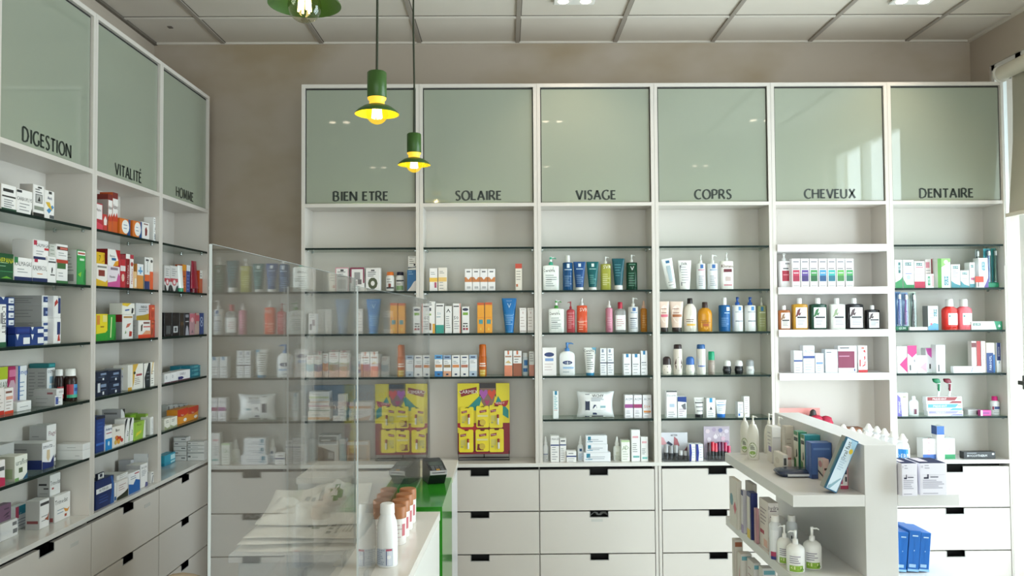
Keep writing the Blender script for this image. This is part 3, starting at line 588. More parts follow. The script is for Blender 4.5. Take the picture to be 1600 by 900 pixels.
tb(956, 976, 404, 2, '17545f', 'dark teal tall tube on a broad white cap', FP(.35, .75, 5, '5c9aa3'), ch=.15, cw=.66)
pb(978, 995, 398, 2, '123f2c', 'dark green pump bottle with a white letter on its chest', T('V', .5, .8, .16, 'eef2ee'), (.2, .8, .93, .96, '5d8f76'), FP(.15, .6, 6, '5d8f76'), e=3.5, dr=.8, bh=.78, cw=.3, sh=.02)
pb(885, 898, 471, 3, 'b8484f', 'rose red pump bottle with a dark red pump', (.1, .9, .9, .93, 'd98b8f'), FP(.2, .75, 7, 'd99a9c'), cap='a32f3d', e=3, dr=.8, bh=.75, cw=.34, side=-1, rough=.15)
pb(901, 917, 466, 3, 'd9583a', 'coral orange pump bottle with white cap', T('SVR', .66, .86, .14, 'f6e0d2'), (.05, .95, .4, .42, 'f0b8a0'), FP(.1, .36, 4, 'f0b8a0'), e=4, dr=.8, bh=.79, cw=.36, sh=.02, side=0, rough=.15)
bt(946, 957, 470, 3, 'd48ba0', 'pink see-through bottle with a misty spray cap', (.3, .7, .1, .16, 'b0607c'), FP(.3, .6, 4, 'e6b6c4'), n='spray_bottle', k='mist', cap='e6e1e0', dr=1, bh=.78, cw=.55, sh=.06, rough=.12)
bt(960, 977.5, 472, 3, 'c9cac8', 'clear micellar water bottle with red cap and white label', (.06, .94, .1, .84, 'f3f2f0'), FP(.3, .6, 4, 'c48a8f'), cap='b8253f', e=3.5, dr=.6, bh=.78, cw=.42, sh=.14, trans=.5, rough=.1)
pb(981, 997, 465, 3, 'eff1f4', 'white round pump bottle with a blue square on its chest, face bay', (.38, .68, .83, .97, '2f66a8'), (.2, .85, .76, .79, '8fb0d2'), (.15, .8, .53, .56, '33415c'), FP(.15, .45, 5, '8d99ad'), e=2, dr=.95, bh=.74, cw=.4, sh=.02)
bt(1000.5, 1010.5, 470, 3, 'b8772a', 'slim amber oil bottle with pink spray cap', FP(.2, .7, 6, 'd9a860'), n='spray_bottle', k='mist', cap='e3b9a6', dr=1, bh=.76, cw=.6, sh=.06, rough=.12)
bx(847, 869, 543, 4, 'eeeae8', 'cream white box with a navy oval at the left of the shelf', ([(.5+.36*math.cos(k*PI/6), .75+.08*math.sin(k*PI/6)) for k in range(12)], '25366b'), (.2, .8, .52, .62, '7f9fd0'), FP(.2, .4, 3, 'c9b8b8'), d=.06)
pb(874, 898, 535, 4, 'f1f2f2', 'large white pump bottle with blue collar and navy oval', ([(.5+.32*math.cos(k*PI/6), .66+.1*math.sin(k*PI/6)) for k in range(12)], '25366b'), T('Cetaphil', .5, .66, .07, 'e6ecf4'), (.2, .9, .34, .44, '9fc0e2'), (.2, .6, .14, .2, 'b9bfc4'), cap='4f86c4', e=3.2, dr=.5, bh=.73, cw=.36, sh=.2)
tb(912, 931.5, 543, 4, 'f0f1ee', 'white cream tube with blue corner and blue cap', ([(.62, 1), (1, 1), (.96, .72)], '6fb4d6'), T('CeraVe', .38, .88, .1, '2d3033'), FP(.15, .75, 8, '55605f'), cap='3f8fb8', ch=.09, bw=.66)
for k in range(2):
    bx(937.5+11*k, 947.8+11*k, 544, 4, 'eef0f2', '%s of two slim white boxes with a navy belt' % ['left', 'right'][k], (.25, .55, .84, .96, '8c98ac'), (0, 1, .44, .48, '33425f'), FP(.55, .75, 3, '7d8796'), FP(.1, .35, 4, '9aa2ae'), grp='slim white boxes with navy belt')
for x0, x1, yt, cn in [(974, 986, 553, 'left'), (987.5, 1000, 553, 'middle'), (1001, 1011.5, 548, 'right and taller')]:
    bx(x0, x1, yt, 4, 'eff1f3', '%s one of three white boxes with a teal blue tab on top' % cn, (.34, .68, .84, 1, '2a7fb0'), (.1, .8, .5, .53, '59616d'), FP(.1, .4, 3), grp='white boxes with blue tab')
bx(864, 872.5, 611, 5, 'eef3f3', 'narrow white box with turquoise print, alone at the left of the shelf', (.3, .75, .86, 1, '1f7fa3'), FP(.3, .8, 9, '66aab0'), (.2, .8, .3, .32, 'd99a9a'))
# soft pouch
o = thing('wipes_pouch', 'white crinkled foil pouch with a dark stripe and product picture', 'pouch', (atY(930.5, 640, D+.06).x, D+.07, S5+.0024))
w = atY(960, 640, D+.06).x - atY(901, 640, D+.06).x; h = atY(930, 612, D+.06).z - S5
m = MB(); nu, nv = 16, 8
def pouch(u, v):
    pin = .5*abs(2*u-1)**4
    bul = (1-abs(2*u-1)**3)*(1-abs(2*v-1)**4)
    x = (u-.5)*w*(1-.1*math.sin(PI*v)*abs(2*u-1)**3); z = h*(.5+(v-.5)*(1-.12*(1-abs(2*u-1)**6)*0)) - .006*math.sin(PI*u)*(v > .9)
    return x, bul*.03, z
vs = []; fs = []
for sgn in (-1, 1):
    for j in range(nv+1):
        for i in range(nu+1):
            x, b, z = pouch(i/nu, j/nv); vs.append((x, sgn*(b+.0012), z+.002*math.sin(9*i)*(abs(2*i/nu-1) > .6)))
k0 = (nu+1)*(nv+1)
for j in range(nv):
    for i in range(nu):
        q = j*(nu+1)+i; fs.append((q, q+1, q+nu+2, q+nu+1)); fs.append((k0+q, k0+q+nu+1, k0+q+nu+2, k0+q+1))
for i in range(nu): fs.append((i, k0+i, k0+i+1, i+1)); q = nv*(nu+1)+i; fs.append((q, q+1, k0+q+1, k0+q))
for j in range(nv): q = j*(nu+1); fs.append((q, q+nu+1, k0+q+nu+1, k0+q)); q += nu; fs.append((q, k0+q, k0+q+nu+1, q+nu+1))
m.add(vs, fs, mat('eef0f1', .25, coat=.4), True); m.build('foil_bag', o, fix=True)
fp = lambda u, v, lift=.001: (pouch(u, v)[0], -pouch(u, v)[1]-.0016-lift, pouch(u, v)[2])
graphics(o, (fp, w, h, 5), [(.22, .34, .02, .9, '2c3550'), (.34, .76, .02, .9, 'f1f1f1'), T('VICHY', .56, .84, .11, '1d1d22'), ([(.42, .12), (.53, .12), (.53, .38), (.5, .5), (.45, .5), (.42, .38)], '3b4664'), (.62, .76, .38, .46, '8fb4bd'), (.4, .7, .03, .07, '2a2a30'), ('~', .64, .74, 3, '9aa0a8', .38, .76)])
for k, (x0, x1, c, c2) in enumerate([(976, 989, '9d4f8f', 'purple'), (990, 1003, 'a33a6e', 'magenta'), (1004, 1018, 'e8e9ee', 'orange')]):
    bx(x0, x1, 617, 5, 'efeef2', '%s of the trio of white boxes, with %s print' % (['first', 'second', 'third'][k], c2), (0, 1, .44, .6, c), T('ACM', .5, .82, .1, '7c8698'), *((T('50+', .5, .5, .13, 'd9813a'), (.1, .9, .24, .32, 'e0904a')) if k == 2 else ((.2, .6, .25, .35, 'd9d6de'),)), FP(.08, .2, 2), grp='trio of white boxes at the right')
bt(847.5, 857, 682, 6, 'eef0f2', 'slim white spray bottle with navy belt at the left post', (0, 1, .5, .55, '2b3f7a'), FP(.1, .4, 4), n='spray_bottle', k='cone', cap='f2f2f2', bh=.66, cw=.6)
bx(860, 873.5, 681, 6, 'eceae8', 'tall white box with a navy belt beside the slim spray', (0, 1, .62, .67, '2b3f7a'), T('URIAGE', .5, .88, .08, '6d6f72'), FP(.1, .55, 6, '8d8f94'))
bx(874.5, 884.5, 685, 6, 'eceae8', 'slimmer white box with a navy belt, in front of its taller neighbour', (0, 1, .7, .75, '2b3f7a'), (.15, .85, .86, .93, '77797c'), FP(.1, .55, 6))
bx(885, 900.5, 705, 6, 'f0efed', 'small low white box with a navy belt', (0, 1, .48, .6, '2b3f7a'), (.2, .7, .75, .85, '9a9a9a'), FP(.1, .3, 2), off=.02)
bt(902, 911.5, 681, 6, 'eef1f4', 'slim white spray bottle with a blue square before the stacked boxes', (.3, .7, .72, .92, '1f4f80'), (.2, .8, .5, .54, '7f9fc0'), FP(.1, .4, 5, '9fb4cc'), n='spray_bottle', k='cone', cap='f2f2f2', bh=.66, cw=.6)
z = None
for k, (x0, x1, yt) in enumerate([(912, 954, 707), (915, 949.5, 694), (915, 948.5, 680.5)]):
    z = bx(x0, x1, yt, 6, 'ebedf1', '%s of three flat white boxes with teal squares, piled on the worktop' % ['bottom', 'middle', 'top'][k], (.1, .24, .42, .88, '1f7f9c'), (.06, .32, .22, .3, '6fa3bd'), FP(.3, .5, 2, '8d94a0'), zb=z, d=.06, grp='flat white boxes with teal squares')
bt(958, 969.5, 682, 6, 'e8e9e0', 'cream white pointed bottle with tall cone tip', (.3, .7, .5, .75, 'd2d4c4'), FP(.1, .4, 4, 'aab09c'), n='spray_bottle', k='cone', cap='efefea', bh=.62, cw=.62)
bx(970.5, 984, 688, 6, 'eef0e8', 'white box with pale green letters next to the cone-tipped bottle', (0, 1, .92, 1, 'b6cf9e'), T('A', .32, .64, .2, '9dae94'), T('D', .68, .66, .2, '9dae94'), FP(.1, .45, 4, 'b2b8ae'))
bx(986, 1000, 671.5, 6, 'f1f1f0', 'tallest white box on the face worktop, with teal foot print', (.15, .8, .74, .8, 'e0a4ae'), (.2, .9, .12, .18, '6fb3b0'), FP(.3, .55, 5))
bx(1001, 1012.5, 682.5, 6, 'f1f1f0', 'white box with teal foot print at the right post of the face bay', (.15, .8, .74, .82, 'eab4bc'), (.2, .9, .1, .18, '7fc4c0'), FP(.3, .5, 4))
# ---------------- fourth bay: body
o = tb(1030, 1047, 405, 2, 'eceeea', 'white cream tube leaning against the left post', (.35, .7, .84, .93, '2b6a98'), (.3, .7, .2, .75, 'aebfc6'), FP(.06, .16, 2), cap='e6e6e2', ch=.06, bw=.8, lean=-.17)
o.location.x += .04; o.location.z += .005
tb(1059, 1080, 407, 2, 'f2f2f0', 'white tapering cream tube with a grey edge stripe', ([(.1, .1), (.17, .1), (.2, .85), (.1, .8)], '6a6d72'), T('SVR', .45, .88, .1, '4a4a4d'), FP(.2, .75, 7, 'a5a7aa'), ch=.03, bw=.72)
for k, (x0, x1, cn) in enumerate([(1087.5, 1101.5, 'first'), (1105, 1120.5, 'second')]):
    pb(x0, x1, 398, 2, 'eff1f3', '%s white pump bottle with a blue square on the upper body shelf' % cn, (.36, .7, .82, .97, '2f66a8'), (.15, .9, .74, .78, ['c9849a', '8fa9c9'][k]), FP(.15, .5, 6, '8d949e'), e=2.4, dr=.9, bh=.75, cw=.4, sh=.02, side=[0, 1][k], grp='white pump bottles with blue square')
pb(1125, 1144.5, 395, 2, 'efece6', 'wide white pump bottle with a maroon name band', (.2, .85, .62, .73, '6b2430'), T('Klorane', .5, .84, .12, '6d4a44'), (.35, .75, .3, .45, 'c9b4b0'), (.2, .85, .14, .17, 'c94a6a'), e=5, dr=.6, bh=.78, cw=.26, sh=.03, side=0)
for k, (x0, x1, c, cn) in enumerate([(1029.5, 1045.5, 'd2667a', 'pink'), (1046.5, 1067.5, 'a3613a', 'brown')]):
    tb(x0, x1, 471, 3, 'e6cfc0', 'beige tube with dark cap and %s label band' % cn, ([(.5+.42*math.sin(a*PI/8), .52+.34*math.cos(a*PI/8)) for a in range(16)], 'f0e2d6'), (.1, .9, .4, .5, c), FP(.55, .7, 2, '8d5a50'), cap='2f2320', ch=.14, bw=.72, cw=.72)
bt(1067.5, 1088, 466, 3, 'ddd5c8', 'pearly beige shower bottle with dark cap and diamond label', ([(.5+.42*math.sin(a*PI/2), .5+.36*math.cos(a*PI/2)) for a in range(4)], 'f0e8dc'), (.2, .85, .3, .4, 'e0b04a'), FP(.5, .6, 2, '6d4a44'), cap='2a211f', e=2.2, dr=.6, bh=.83, cw=.4, sh=.3)
bt(1090, 1112, 472, 3, 'c98922', 'see-through amber shower gel bottle with dark cap', ([(.5+.4*math.sin(a*PI/3), .42+.34*math.cos(a*PI/3)) for a in range(6)], 'd99a2e'), (.3, .7, .3, .45, 'b2582a'), FP(.5, .6, 2, '8a4a1a'), cap='3a2622', e=2.6, dr=.6, bh=.8, cw=.38, sh=.26, rough=.12)
bt(1122.5, 1140, 465, 3, '1f5f9c', 'deep blue bottle with white cap on the lower body shelf', (.6, .88, .8, .95, 'dfe8f0'), (.4, .9, .7, .74, '9fbede'), FP(.2, .5, 5, '6f9fce'), cap='e9e9ea', dr=.9, bh=.78, cw=.42, sh=.03)
for k, (x0, x1, cn) in enumerate([(1143.5, 1160, 'left'), (1163, 1180, 'right')]):
    pb(x0, x1, 464, 3, 'e9eaea', '%s of two white bottles with royal blue pumps' % cn, (.5, .76, .82, .97, '2f7fc0'), (.2, .9, .74, .78, 'b4bac2'), (.2, .9, .38, .42, '7d8590'), cap='1f55a8', e=2.2, dr=.9, bh=.76, cw=.46, sh=.03, side=0, grp='white bottles with royal blue pumps')
pb(1183, 1198.5, 465, 3, 'a5ac7c', 'pale olive oil bottle with a clear pump at the right post', (.3, .6, .8, .97, '2f7fb0'), (.15, .85, .72, .76, 'd6dac0'), FP(.2, .5, 4, 'c3c89e'), cap='e2e0d6', e=4, dr=.8, bh=.76, cw=.3, sh=.02, side=0, rough=.12)
RO = dict(n='roll_on', k='roll', dr=.9, bh=.56)
bt(1034.5, 1049, 557, 4, 'e9dfd4', 'beige roll-on deodorant with dark brown dome cap', ([(.5+.36*math.sin(a*PI/2), .5+.36*math.cos(a*PI/2)) for a in range(4)], '4a2a28'), cap='2c1c1c', **RO)
bt(1052, 1065.5, 538, 4, 'e6ddd2', 'tall beige deodorant spray with brown cap and brown emblem', ([(.5+.42*math.sin(a*PI/4), .42+.28*math.cos(a*PI/4)) for a in range(8)], '4a2a28'), (.0, 1, .36, .42, 'e6ddd2'), n='spray_can', k='can', cap='2c1c1c', bh=.83)
bt(1071, 1085.5, 557, 4, 'e9e6dc', 'cream roll-on deodorant with blue dome cap', ([(.5+.34*math.sin(a*PI/2), .5+.34*math.cos(a*PI/2)) for a in range(4)], 'b9c0c4'), cap='3567b0', **RO)
bt(1088, 1102, 538, 4, 'e6e1da', 'tall cream deodorant spray with steel blue cap', ([(.5+.42*math.sin(a*PI/4), .42+.26*math.cos(a*PI/4)) for a in range(8)], 'cfd2d6'), (.1, .9, .3, .36, '6f7fb8'), n='spray_can', k='can', cap='35639c', bh=.83)
bt(1106, 1116.5, 549, 4, 'a3958c', 'grey spray bottle with bright green cap', FP(.2, .8, 7, 'c9beb4'), n='spray_can', k='can', cap='159a70', bh=.6)
for k, (x0, x1) in enumerate([(1129, 1142.5), (1147.5, 1161)]):
    bt(x0, x1, 563, 4, '1c1c20', '%s of two black roll-ons with white caps' % ['left', 'right'][k], FP(.4, .55, 2, '77777c'), n='roll_on', k='roll', dr=.9, bh=.6, cap='e6e6e6', grp='black roll-ons with white caps')
bt(1165, 1178.5, 562, 4, 'eef0f0', 'white roll-on deodorant with a silver cap', FP(.4, .55, 2), cap='a9adb0', **RO)
bx(1041, 1057.5, 611, 5, 'eff0f2', 'tall white box with a black lid line', (0, 1, .96, 1, '24262c'), T('Eucerin', .5, .84, .08, '6d7076'), (.3, .75, .4, .52, 'b4c6d8'), FP(.05, .2, 3))
bx(1058.5, 1072.5, 620, 5, 'eff1f2', 'white box with a slanted navy top and grey foot picture', ([(0, .78), (1, .74), (1, 1), (0, 1)], '1f3f86'), ([(.4, .6), (.9, .7), (.95, .4), (.7, .38)], '6d6f75'), FP(.1, .4, 4, 'a58aa0'))
tb(1084, 1099.5, 621, 5, 'eeefee', 'small white cream tube with black cap', (.05, .95, .66, .72, '3d4147'), (.1, .9, .42, .47, '55595f'), (.15, .9, .18, .23, '77797d'), T('Eucerin', .5, .86, .08, '777a7f'), cap='23252a', ch=.16, bw=.74, cw=.76)
bx(1103.5, 1117.5, 622, 5, 'eceeef', 'small white box with a bright blue tab between two small tubes', (.35, .68, .78, 1, '3596c8'), ([(.35, .4), (.5, .58), (.68, .4)], '44484e'), FP(.1, .3, 3))
tb(1118, 1134.5, 625, 5, 'eff2f5', 'small white cream tube with bright blue cap', (.06, .94, .62, .68, '6f9fd0'), (.2, .8, .8, .86, 'b0bcc9'), FP(.25, .5, 3, 'b4c0cc'), cap='1f6fc4', ch=.2, bw=.76, cw=.76)
bx(1152.5, 1161.5, 628, 5, 'eff1f3', 'slim white box, shorter of the pair behind the gondola soap', (.1, .4, .1, .25, '2b6fc0'), FP(.3, .8, 6, '9aa2ac'))
bx(1162, 1171, 619.5, 5, 'f0eff0', 'slim white box, taller of the pair behind the gondola soap', FP(.2, .9, 8, 'b4a9ac'))
# ---------------- make-up displays on the worktop
def makeup(x0, x1, yt, label, card, items, txt):
    a, b = atY(x0, yt, D+.1), atY(x1, yt, D+.1); w = b.x-a.x; h = a.z-ZC
    t = thing('makeup_display', label, 'make-up display', ((a.x+b.x)/2, D+.1, ZC+.0004))
    c = MB().box(-w/2, w/2, .0, .004, 0, h, mat(card[0], .4)).build('back_card', t)
    graphics(c, flat(w, h), card[1:])
    m = MB(); CL = pane('display_acrylic', 'eef1f3', .08)
    m.box(-w/2, w/2, -.085, 0, 0, .006, CL).box(-w/2, w/2, -.085, -.081, .006, .03, CL).box(-w/2, w/2, -.045, -.042, .006, .045, CL)
    m.build('acrylic_tray', t)
    return t, w
t, w = makeup(1032.5, 1074, 676, 'dark nail polish display with a floral card in a clear tray', ['d8d8de', ([(0, .55), (.25, .5), (.1, .8), (0, .85)], 'd9a0a6'), ([(.48, .45), (.7, .5), (.62, .75), (.5, .85)], 'b56a72'), ([(.85, .3), (1, .3), (1, .5)], '8a4a52'), ([(.2, .6), (.4, .5), (.45, .55), (.28, .68)], '3c4356'), T('BETER', .5, .9, .07, '55575e')], 0, '')
def lipstick(name, lab, x, y, z, h, r, hx, grp, capx=None):
    m = MB().loft([(0, r, r, 2), (h*.45, r, r, 2)], mat('2b2b2e', .25), 12).build(name)
    MB().loft([(h*.46, r*1.08, r*1.08, 2), (h*.97, r*1.05, r*1.05, 2), (h, r*.8, r*.8, 2)], mat(hx, .2, coat=.5), 12).build('cap', m)
    return finish(m, lab, name, grp, h, (x, y, z), 0)
CAT['nail_polish'] = 'nail polish'; CAT['lip_gloss'] = 'lip gloss'
for k, (px, yt, hx) in enumerate([(1040, 694, '9b9b9c'), (1047.5, 696, '8c8c8e'), (1055, 695, '9e9fa0'), (1062.5, 703, 'b9b9ba'), (1070, 704, 'a9a9aa')]):
    p = atY(px, yt, D+.07); lipstick('nail_polish', '%s dark tube with silver grey cap in the floral card tray' % ['first', 'second', 'third', 'fourth', 'fifth'][k], p.x, D+.07-.012, ZC+.007, p.z-ZC-.006, .0125, hx, 'tubes in the floral card tray')
for k, (x0, x1, cn) in enumerate([(1077, 1086.5, 'left'), (1087.5, 1098.5, 'right')]):
    bx(x0, x1, 694, 6, 'edf0f6', '%s of two small white boxes with a navy arc between the make-up trays' % cn, ([(-.0, 0), (.3, 0), (.42, .5), (.3, 1), (0, 1)], '1f2f86'), FP(.2, .8, 5, '9aa8c8', .5, .95) if 0 else ('~', .2, .8, 5, '9aa8c8', .5, .95), grp='small white boxes with navy arc')
t, w = makeup(1099.5, 1139.5, 666.5, 'lip gloss display with a blossom-printed card', ['c9bccb'] + [([(u+.09*math.cos(a*PI/3), v+.07*math.sin(a*PI/3)) for a in range(6)], c) for u, v, c in [(.15, .85, 'e6d5de'), (.4, .9, 'b9a6c0'), (.65, .88, '8f8fb8'), (.88, .85, 'e3d9e6'), (.2, .6, 'e9dfe9'), (.45, .68, 'f0e6ee'), (.75, .62, 'e6c6d6'), (.9, .5, 'a58fb0'), (.1, .4, 'b4a9b8'), (.5, .45, '9a93a8')]] + [T('AVRIL', .62, .74, .1, 'f6eef2')], 0, '')
for k, (px, yt, hx) in enumerate([(1107, 691, '3c1420'), (1112.5, 690, 'cf2440'), (1117.5, 692, 'd9304a'), (1122.5, 690, '5b1f55'), (1127.5, 690, '6d1f4a'), (1132.5, 691, 'b51f55'), (1138, 696, 'c41f5a')]):
    p = atY(px, yt, D+.07); lipstick('lip_gloss', '%s in the blossom card tray' % ['near-black lip gloss, first', 'red lip gloss, second', 'lighter red lip gloss, third', 'purple lip gloss, fourth', 'plum lip gloss, fifth', 'magenta lip gloss, sixth', 'pink lip gloss, last'][k], p.x, D+.07-.012, ZC+.007, p.z-ZC-.006, .0095, hx, 'lip glosses in the blossom card tray')
# ---------------- fifth bay: hair
A_, B_, C_ = TRAYZ[1], TRAYZ[2], TRAYZ[3]
bt(1216, 1233, 396, A_, 'f0eeee', 'white pump bottle with a red label at the left of the hair shelf', (.22, 1, .24, .64, 'a8223a'), (.3, .8, .7, .74, '44464c'), (.5, .98, .88, .94, '8d8d92'), (.3, .9, .46, .5, 'd9808c'), n='pump_bottle', k='pump', e=5, dr=.7, bh=.78, cw=.4, sh=.02, side=0)
for k, (c1, c2, cn) in enumerate([('b8334f', 'a02040', 'crimson'), ('5b3f8c', '3c2a6a', 'violet'), ('3f8f4a', '1f5f36', 'leaf green'), ('3f8fb8', '1f4f80', 'sky blue'), ('2fa8a0', '176a80', 'turquoise'), ('5fa84a', '3f8040', 'light green'), ('3f9a55', '1f6a50', 'dark green')]):
    bx(1237+13.9*k, 1250+13.9*k, 404, A_, 'f1eeee', 'white hair care box with a %s panel, in the row of seven' % cn, (.1, .92, .2, .6, c1), (.1, .92, .2, .4, c2), (.15, .85, .86, .91, '8a8a90'), (.1, .8, .63, .66, '55575c'), (.2, .8, .48, .51, 'dfe6ea'), (.15, .85, .04, .06, 'b4b4b8'), grp='seven hair care boxes', d=.05)
sham = [(1215.5, 1234, 477.5, '9a5c34', 'amber brown', 'small', 'e8dcd0', '8a6a50'), (1237, 1260.5, 466, 'b8892f', 'golden', 'large', 'f1efec', '6a2f34'), (1264.5, 1290, 466, '1d4032', 'dark green', 'large', 'f1f1ee', '2f6a3a'), (1295, 1319, 466, 'd4d5cf', 'clear', 'large', 'f2f2ee', '8a9a78'), (1320.5, 1347, 466, '17161b', 'black', 'large', 'f0eef0', '4a3438'), (1351.5, 1373, 477, '1a181c', 'black', 'small', 'efeef0', '4a3a3c')]
for x0, x1, yt, hx, cn, sz, lb_, pl in sham:
    bt(x0, x1, yt, B_, hx, '%s %s shampoo bottle with white cap and white label' % (sz, cn), (.18, .92, .06, .9, lb_), ([(.15, .5), (.3, .8), (.5, .88), (.42, .66), (.3, .55)], pl), ([(.3, .62), (.55, .72), (.45, .56)], pl), (.26, .86, .46, .53, '2b2d33'), FP(.2, .4, 4, '9a9ca4') if 0 else ('~', .2, .4, 4, '9a9ca4', .3, .85), n='shampoo_bottle', cap='f1f1f0', e=6, dr=.45, bh=.82, cw=.3, sh=.05, rough=.15, off=.03)
for x0, x1, yt, hx, lab, g in [
    (1240, 1253.5, 548, 'eef0f4', 'small white box with a navy belt at the left of the lower hair shelf', [T('ACM', .5, .8, .1, 'c48a9a'), (0, 1, .5, .58, '3a4f8c'), FP(.1, .35, 3)]),
    (1254.5, 1272.5, 540, 'eff1f6', 'taller white box with a dark blue belt beside the small belted one', [T('ACM', .5, .8, .12, '7c98c0'), (0, 1, .53, .62, '2b4488'), FP(.1, .4, 4, '9fb0cc')]),
    (1273.5, 1287, 552, 'eaeff6', 'short pale blue white box on the lower hair shelf', [(.1, .9, .44, .54, '6f8fc8'), ('~', .65, .85, 3, '8fa4c8'), FP(.1, .3, 3, '8fa4c8')]),
    (1289, 1308.5, 546, 'dfe6ea', 'pale grey box with a white half disc at its edge', [(.1, .5, .86, .9, '55606a'), ([(1, .3), (.84, .34), (.78, .45), (.84, .56), (1, .6)], 'f6f8f8'), (.25, .4, .4, .52, 'c6d4ca')]),
    (1309, 1338.5, 540.5, 'efeff1', 'white box with a large burgundy panel', [(0, .88, .17, .8, '7c2346'), (.1, .6, .9, .95, '55555a'), (.05, .6, .6, .63, 'c48fa8'), (.84, .9, .05, .14, '2b4488')]),
    (1340.5, 1355, 540, 'f3f0ee', 'white box with red foot and red handwriting-like script', [(0, 1, 0, .1, 'c42a34'), ([(.5+.2*math.sin(a*PI/3), .91+.04*math.cos(a*PI/3)) for a in range(6)], 'b06a5c'), (.12, .26, .22, .48, 'b5343c'), ([(.4, .2), (.75, .26), (.8, .4), (.7, .42), (.68, .3), (.45, .26)], 'c4343c'), ([(.55, .45), (.8, .5), (.75, .62), (.6, .58), (.66, .52)], 'c4343c'), ([(.5, .62), (.62, .78), (.75, .7), (.8, .82), (.62, .84)], 'c4343c')])]:
    bx(x0, x1, yt, C_, hx, lab, *g, off=.025)
# pink display card with hair bow
a, b = atY(1216, 638, D+.13), atY(1281, 638, D+.13)
o = MB().box(-(b.x-a.x)/2, (b.x-a.x)/2, 0, .004, 0, a.z-ZC, mat('ea9a94', .4)).build('display_card')
graphics(o, flat(b.x-a.x, a.z-ZC), [T('BETER', .28, .86, .05, '2b2226'), T('elqui', .58, .86, .075, '8a5a66')], name='lettering')
finish(o, 'pink salmon display card behind the red bow', 'display_card', None, .2, ((a.x+b.x)/2, D+.13, ZC+.0004), 0)
p = atY(1281, 655, D+.08); t = thing('hair_bow', 'crimson ruffled hair bow with dark ribbon loops', 'hair bow', (p.x, D+.08, ZC+.0004))
RED = noisy('crimson_cloth', 'a01838', 'c82a48', 40, .7)
zc = p.z-ZC
def blob(m, c, r, mt, n=12, q=.1, seed=1):
    rnd = random.Random(seed); secs = []
    for j in range(9):
        a = PI*j/8; secs.append((c[2]-r[2]*math.cos(a), max(.001, r[0]*math.sin(a))*(1+q*math.sin(j*2.3)), max(.001, r[1]*math.sin(a)), 2, c[0], c[1]))
    return m.loft(secs, mt, n)
MB().loft([(0, .035, .03, 2), (.02, .012, .012, 2), (zc-.03, .01, .01, 2)], DARK).build('stand', t)
m = MB(); blob(m, (.035, 0, zc-.02), (.042, .03, .04), RED); m.build('bow_loop', t)
m = MB(); blob(m, (-.02, 0, zc-.005), (.04, .03, .03), RED); m.build('bow_loop', t)
m = MB(); blob(m, (-.035, .01, zc+.02), (.022, .012, .036), mat('2c2624', .4)); blob(m, (-.08, .01, zc-.01), (.06, .014, .012), mat('2c2624', .4)); m.build('ribbon', t)
a, b = atY(1296, 668, D+.1), atY(1345, 668, D+.1)
m = MB().box(a.x, b.x, D+.08, D+.14, ZC+.0004, a.z-.008, mat('a8785a', .6), .003).build('cardboard_tray'); MB().box(a.x-.002, b.x+.002, D+.078, D+.142, a.z-.008, a.z, mat('84563c', .6), .002).build('lid', m)
tag(m, 'brown cardboard tray on the worktop right of the red bow', 'tray')
# ---------------- sixth bay: teeth
GUM = lambda u, v, hh=.12, r=0, c='3f6f70': (((u-.3, u+.3, v-hh*.62, v+hh*.62, c) if not r else (u-.16, u+.16, v-hh*1.6, v+hh*1.6, c)), T('GUM', u, v, *((.24, 'f2f4f2', r) if r else (hh*.8, 'f2f4f2'))))
N = 'toothpaste_box'
bx(1398, 1409.5, 406, 2, 'eff2ef', 'white box with green foot against the left post of the dental bay', *GUM(.6, .72, .12, 1), ([(0, 0), (1, 0), (1, .4), (.7, .3), (0, .2)], '2f8a52'), n=N)
bx(1410.5, 1427.5, 406, 2, 'f1f3f3', 'wide white box with green lower corners and a blue tooth outline', *GUM(.5, .85, .09), ([(0, 0), (1, 0), (1, .12), (.3, .12), (.05, .3), (0, .35)], '2f8a52'), (.2, .8, .5, .53, '6a80b0'), ([(.35, .3), (.65, .3), (.7, .42), (.5, .47), (.3, .42)], 'aebccf'), n=N)
bx(1428, 1444.5, 408, 2, 'f2efef', 'white box with a raspberry red foot', *GUM(.5, .88, .09), (0, 1, 0, .24, 'b81f45'), (.15, .85, .76, .79, 'c46a7c'), FP(.4, .5, 2, 'd9a0ac'), n=N)
bx(1445, 1455, 405, 2, 'efe6e6', 'white box with pink print, upright behind the red-edged carton', (.1, .7, .7, .9, 'd98a9a'), FP(.3, .6, 4), n=N, off=.08)
bx(1446, 1459, 428, 2, 'f1eeee', 'short white carton with a vertical green logo', *GUM(.4, .5, .2, 1, '2f8a60'), (.82, .94, .1, .9, 'd98a94'), n=N)
bx(1455.5, 1459.5, 404.5, 2, 'b81f45', 'thin raspberry red carton behind the short white one', n=N, off=.09)
bx(1464.5, 1484.5, 404, 2, 'eef3ea', 'white box with a broad green left edge', (0, .3, 0, 1, '4f8f2f'), ([(.3, .7), (1, .9), (1, 1), (.3, 1)], '8cc46a'), *GUM(.66, .25, .1, 1, '3f7f90'), ([(.65+.18*math.cos(k*PI/4), .88+.08*math.sin(k*PI/4)) for k in range(8)], 'cfe6b8'), n=N, d=.06)
bx(1485.5, 1500, 413, 2, 'f0f2f2', 'white box with a teal swoosh foot, right of the green-edged box', *GUM(.5, .87, .1), ([(0, 0), (1, 0), (1, .1), (.4, .18), (0, .3)], '3f8a96'), FP(.45, .7, 4), n=N)
bx(1500.5, 1514, 422.5, 2, 'f0f2f2', 'shorter white box with a teal swoosh foot', *GUM(.5, .82, .12), ([(0, 0), (1, 0), (1, .1), (.4, .2), (0, .4)], '3f8a96'), FP(.4, .6, 3), n=N)
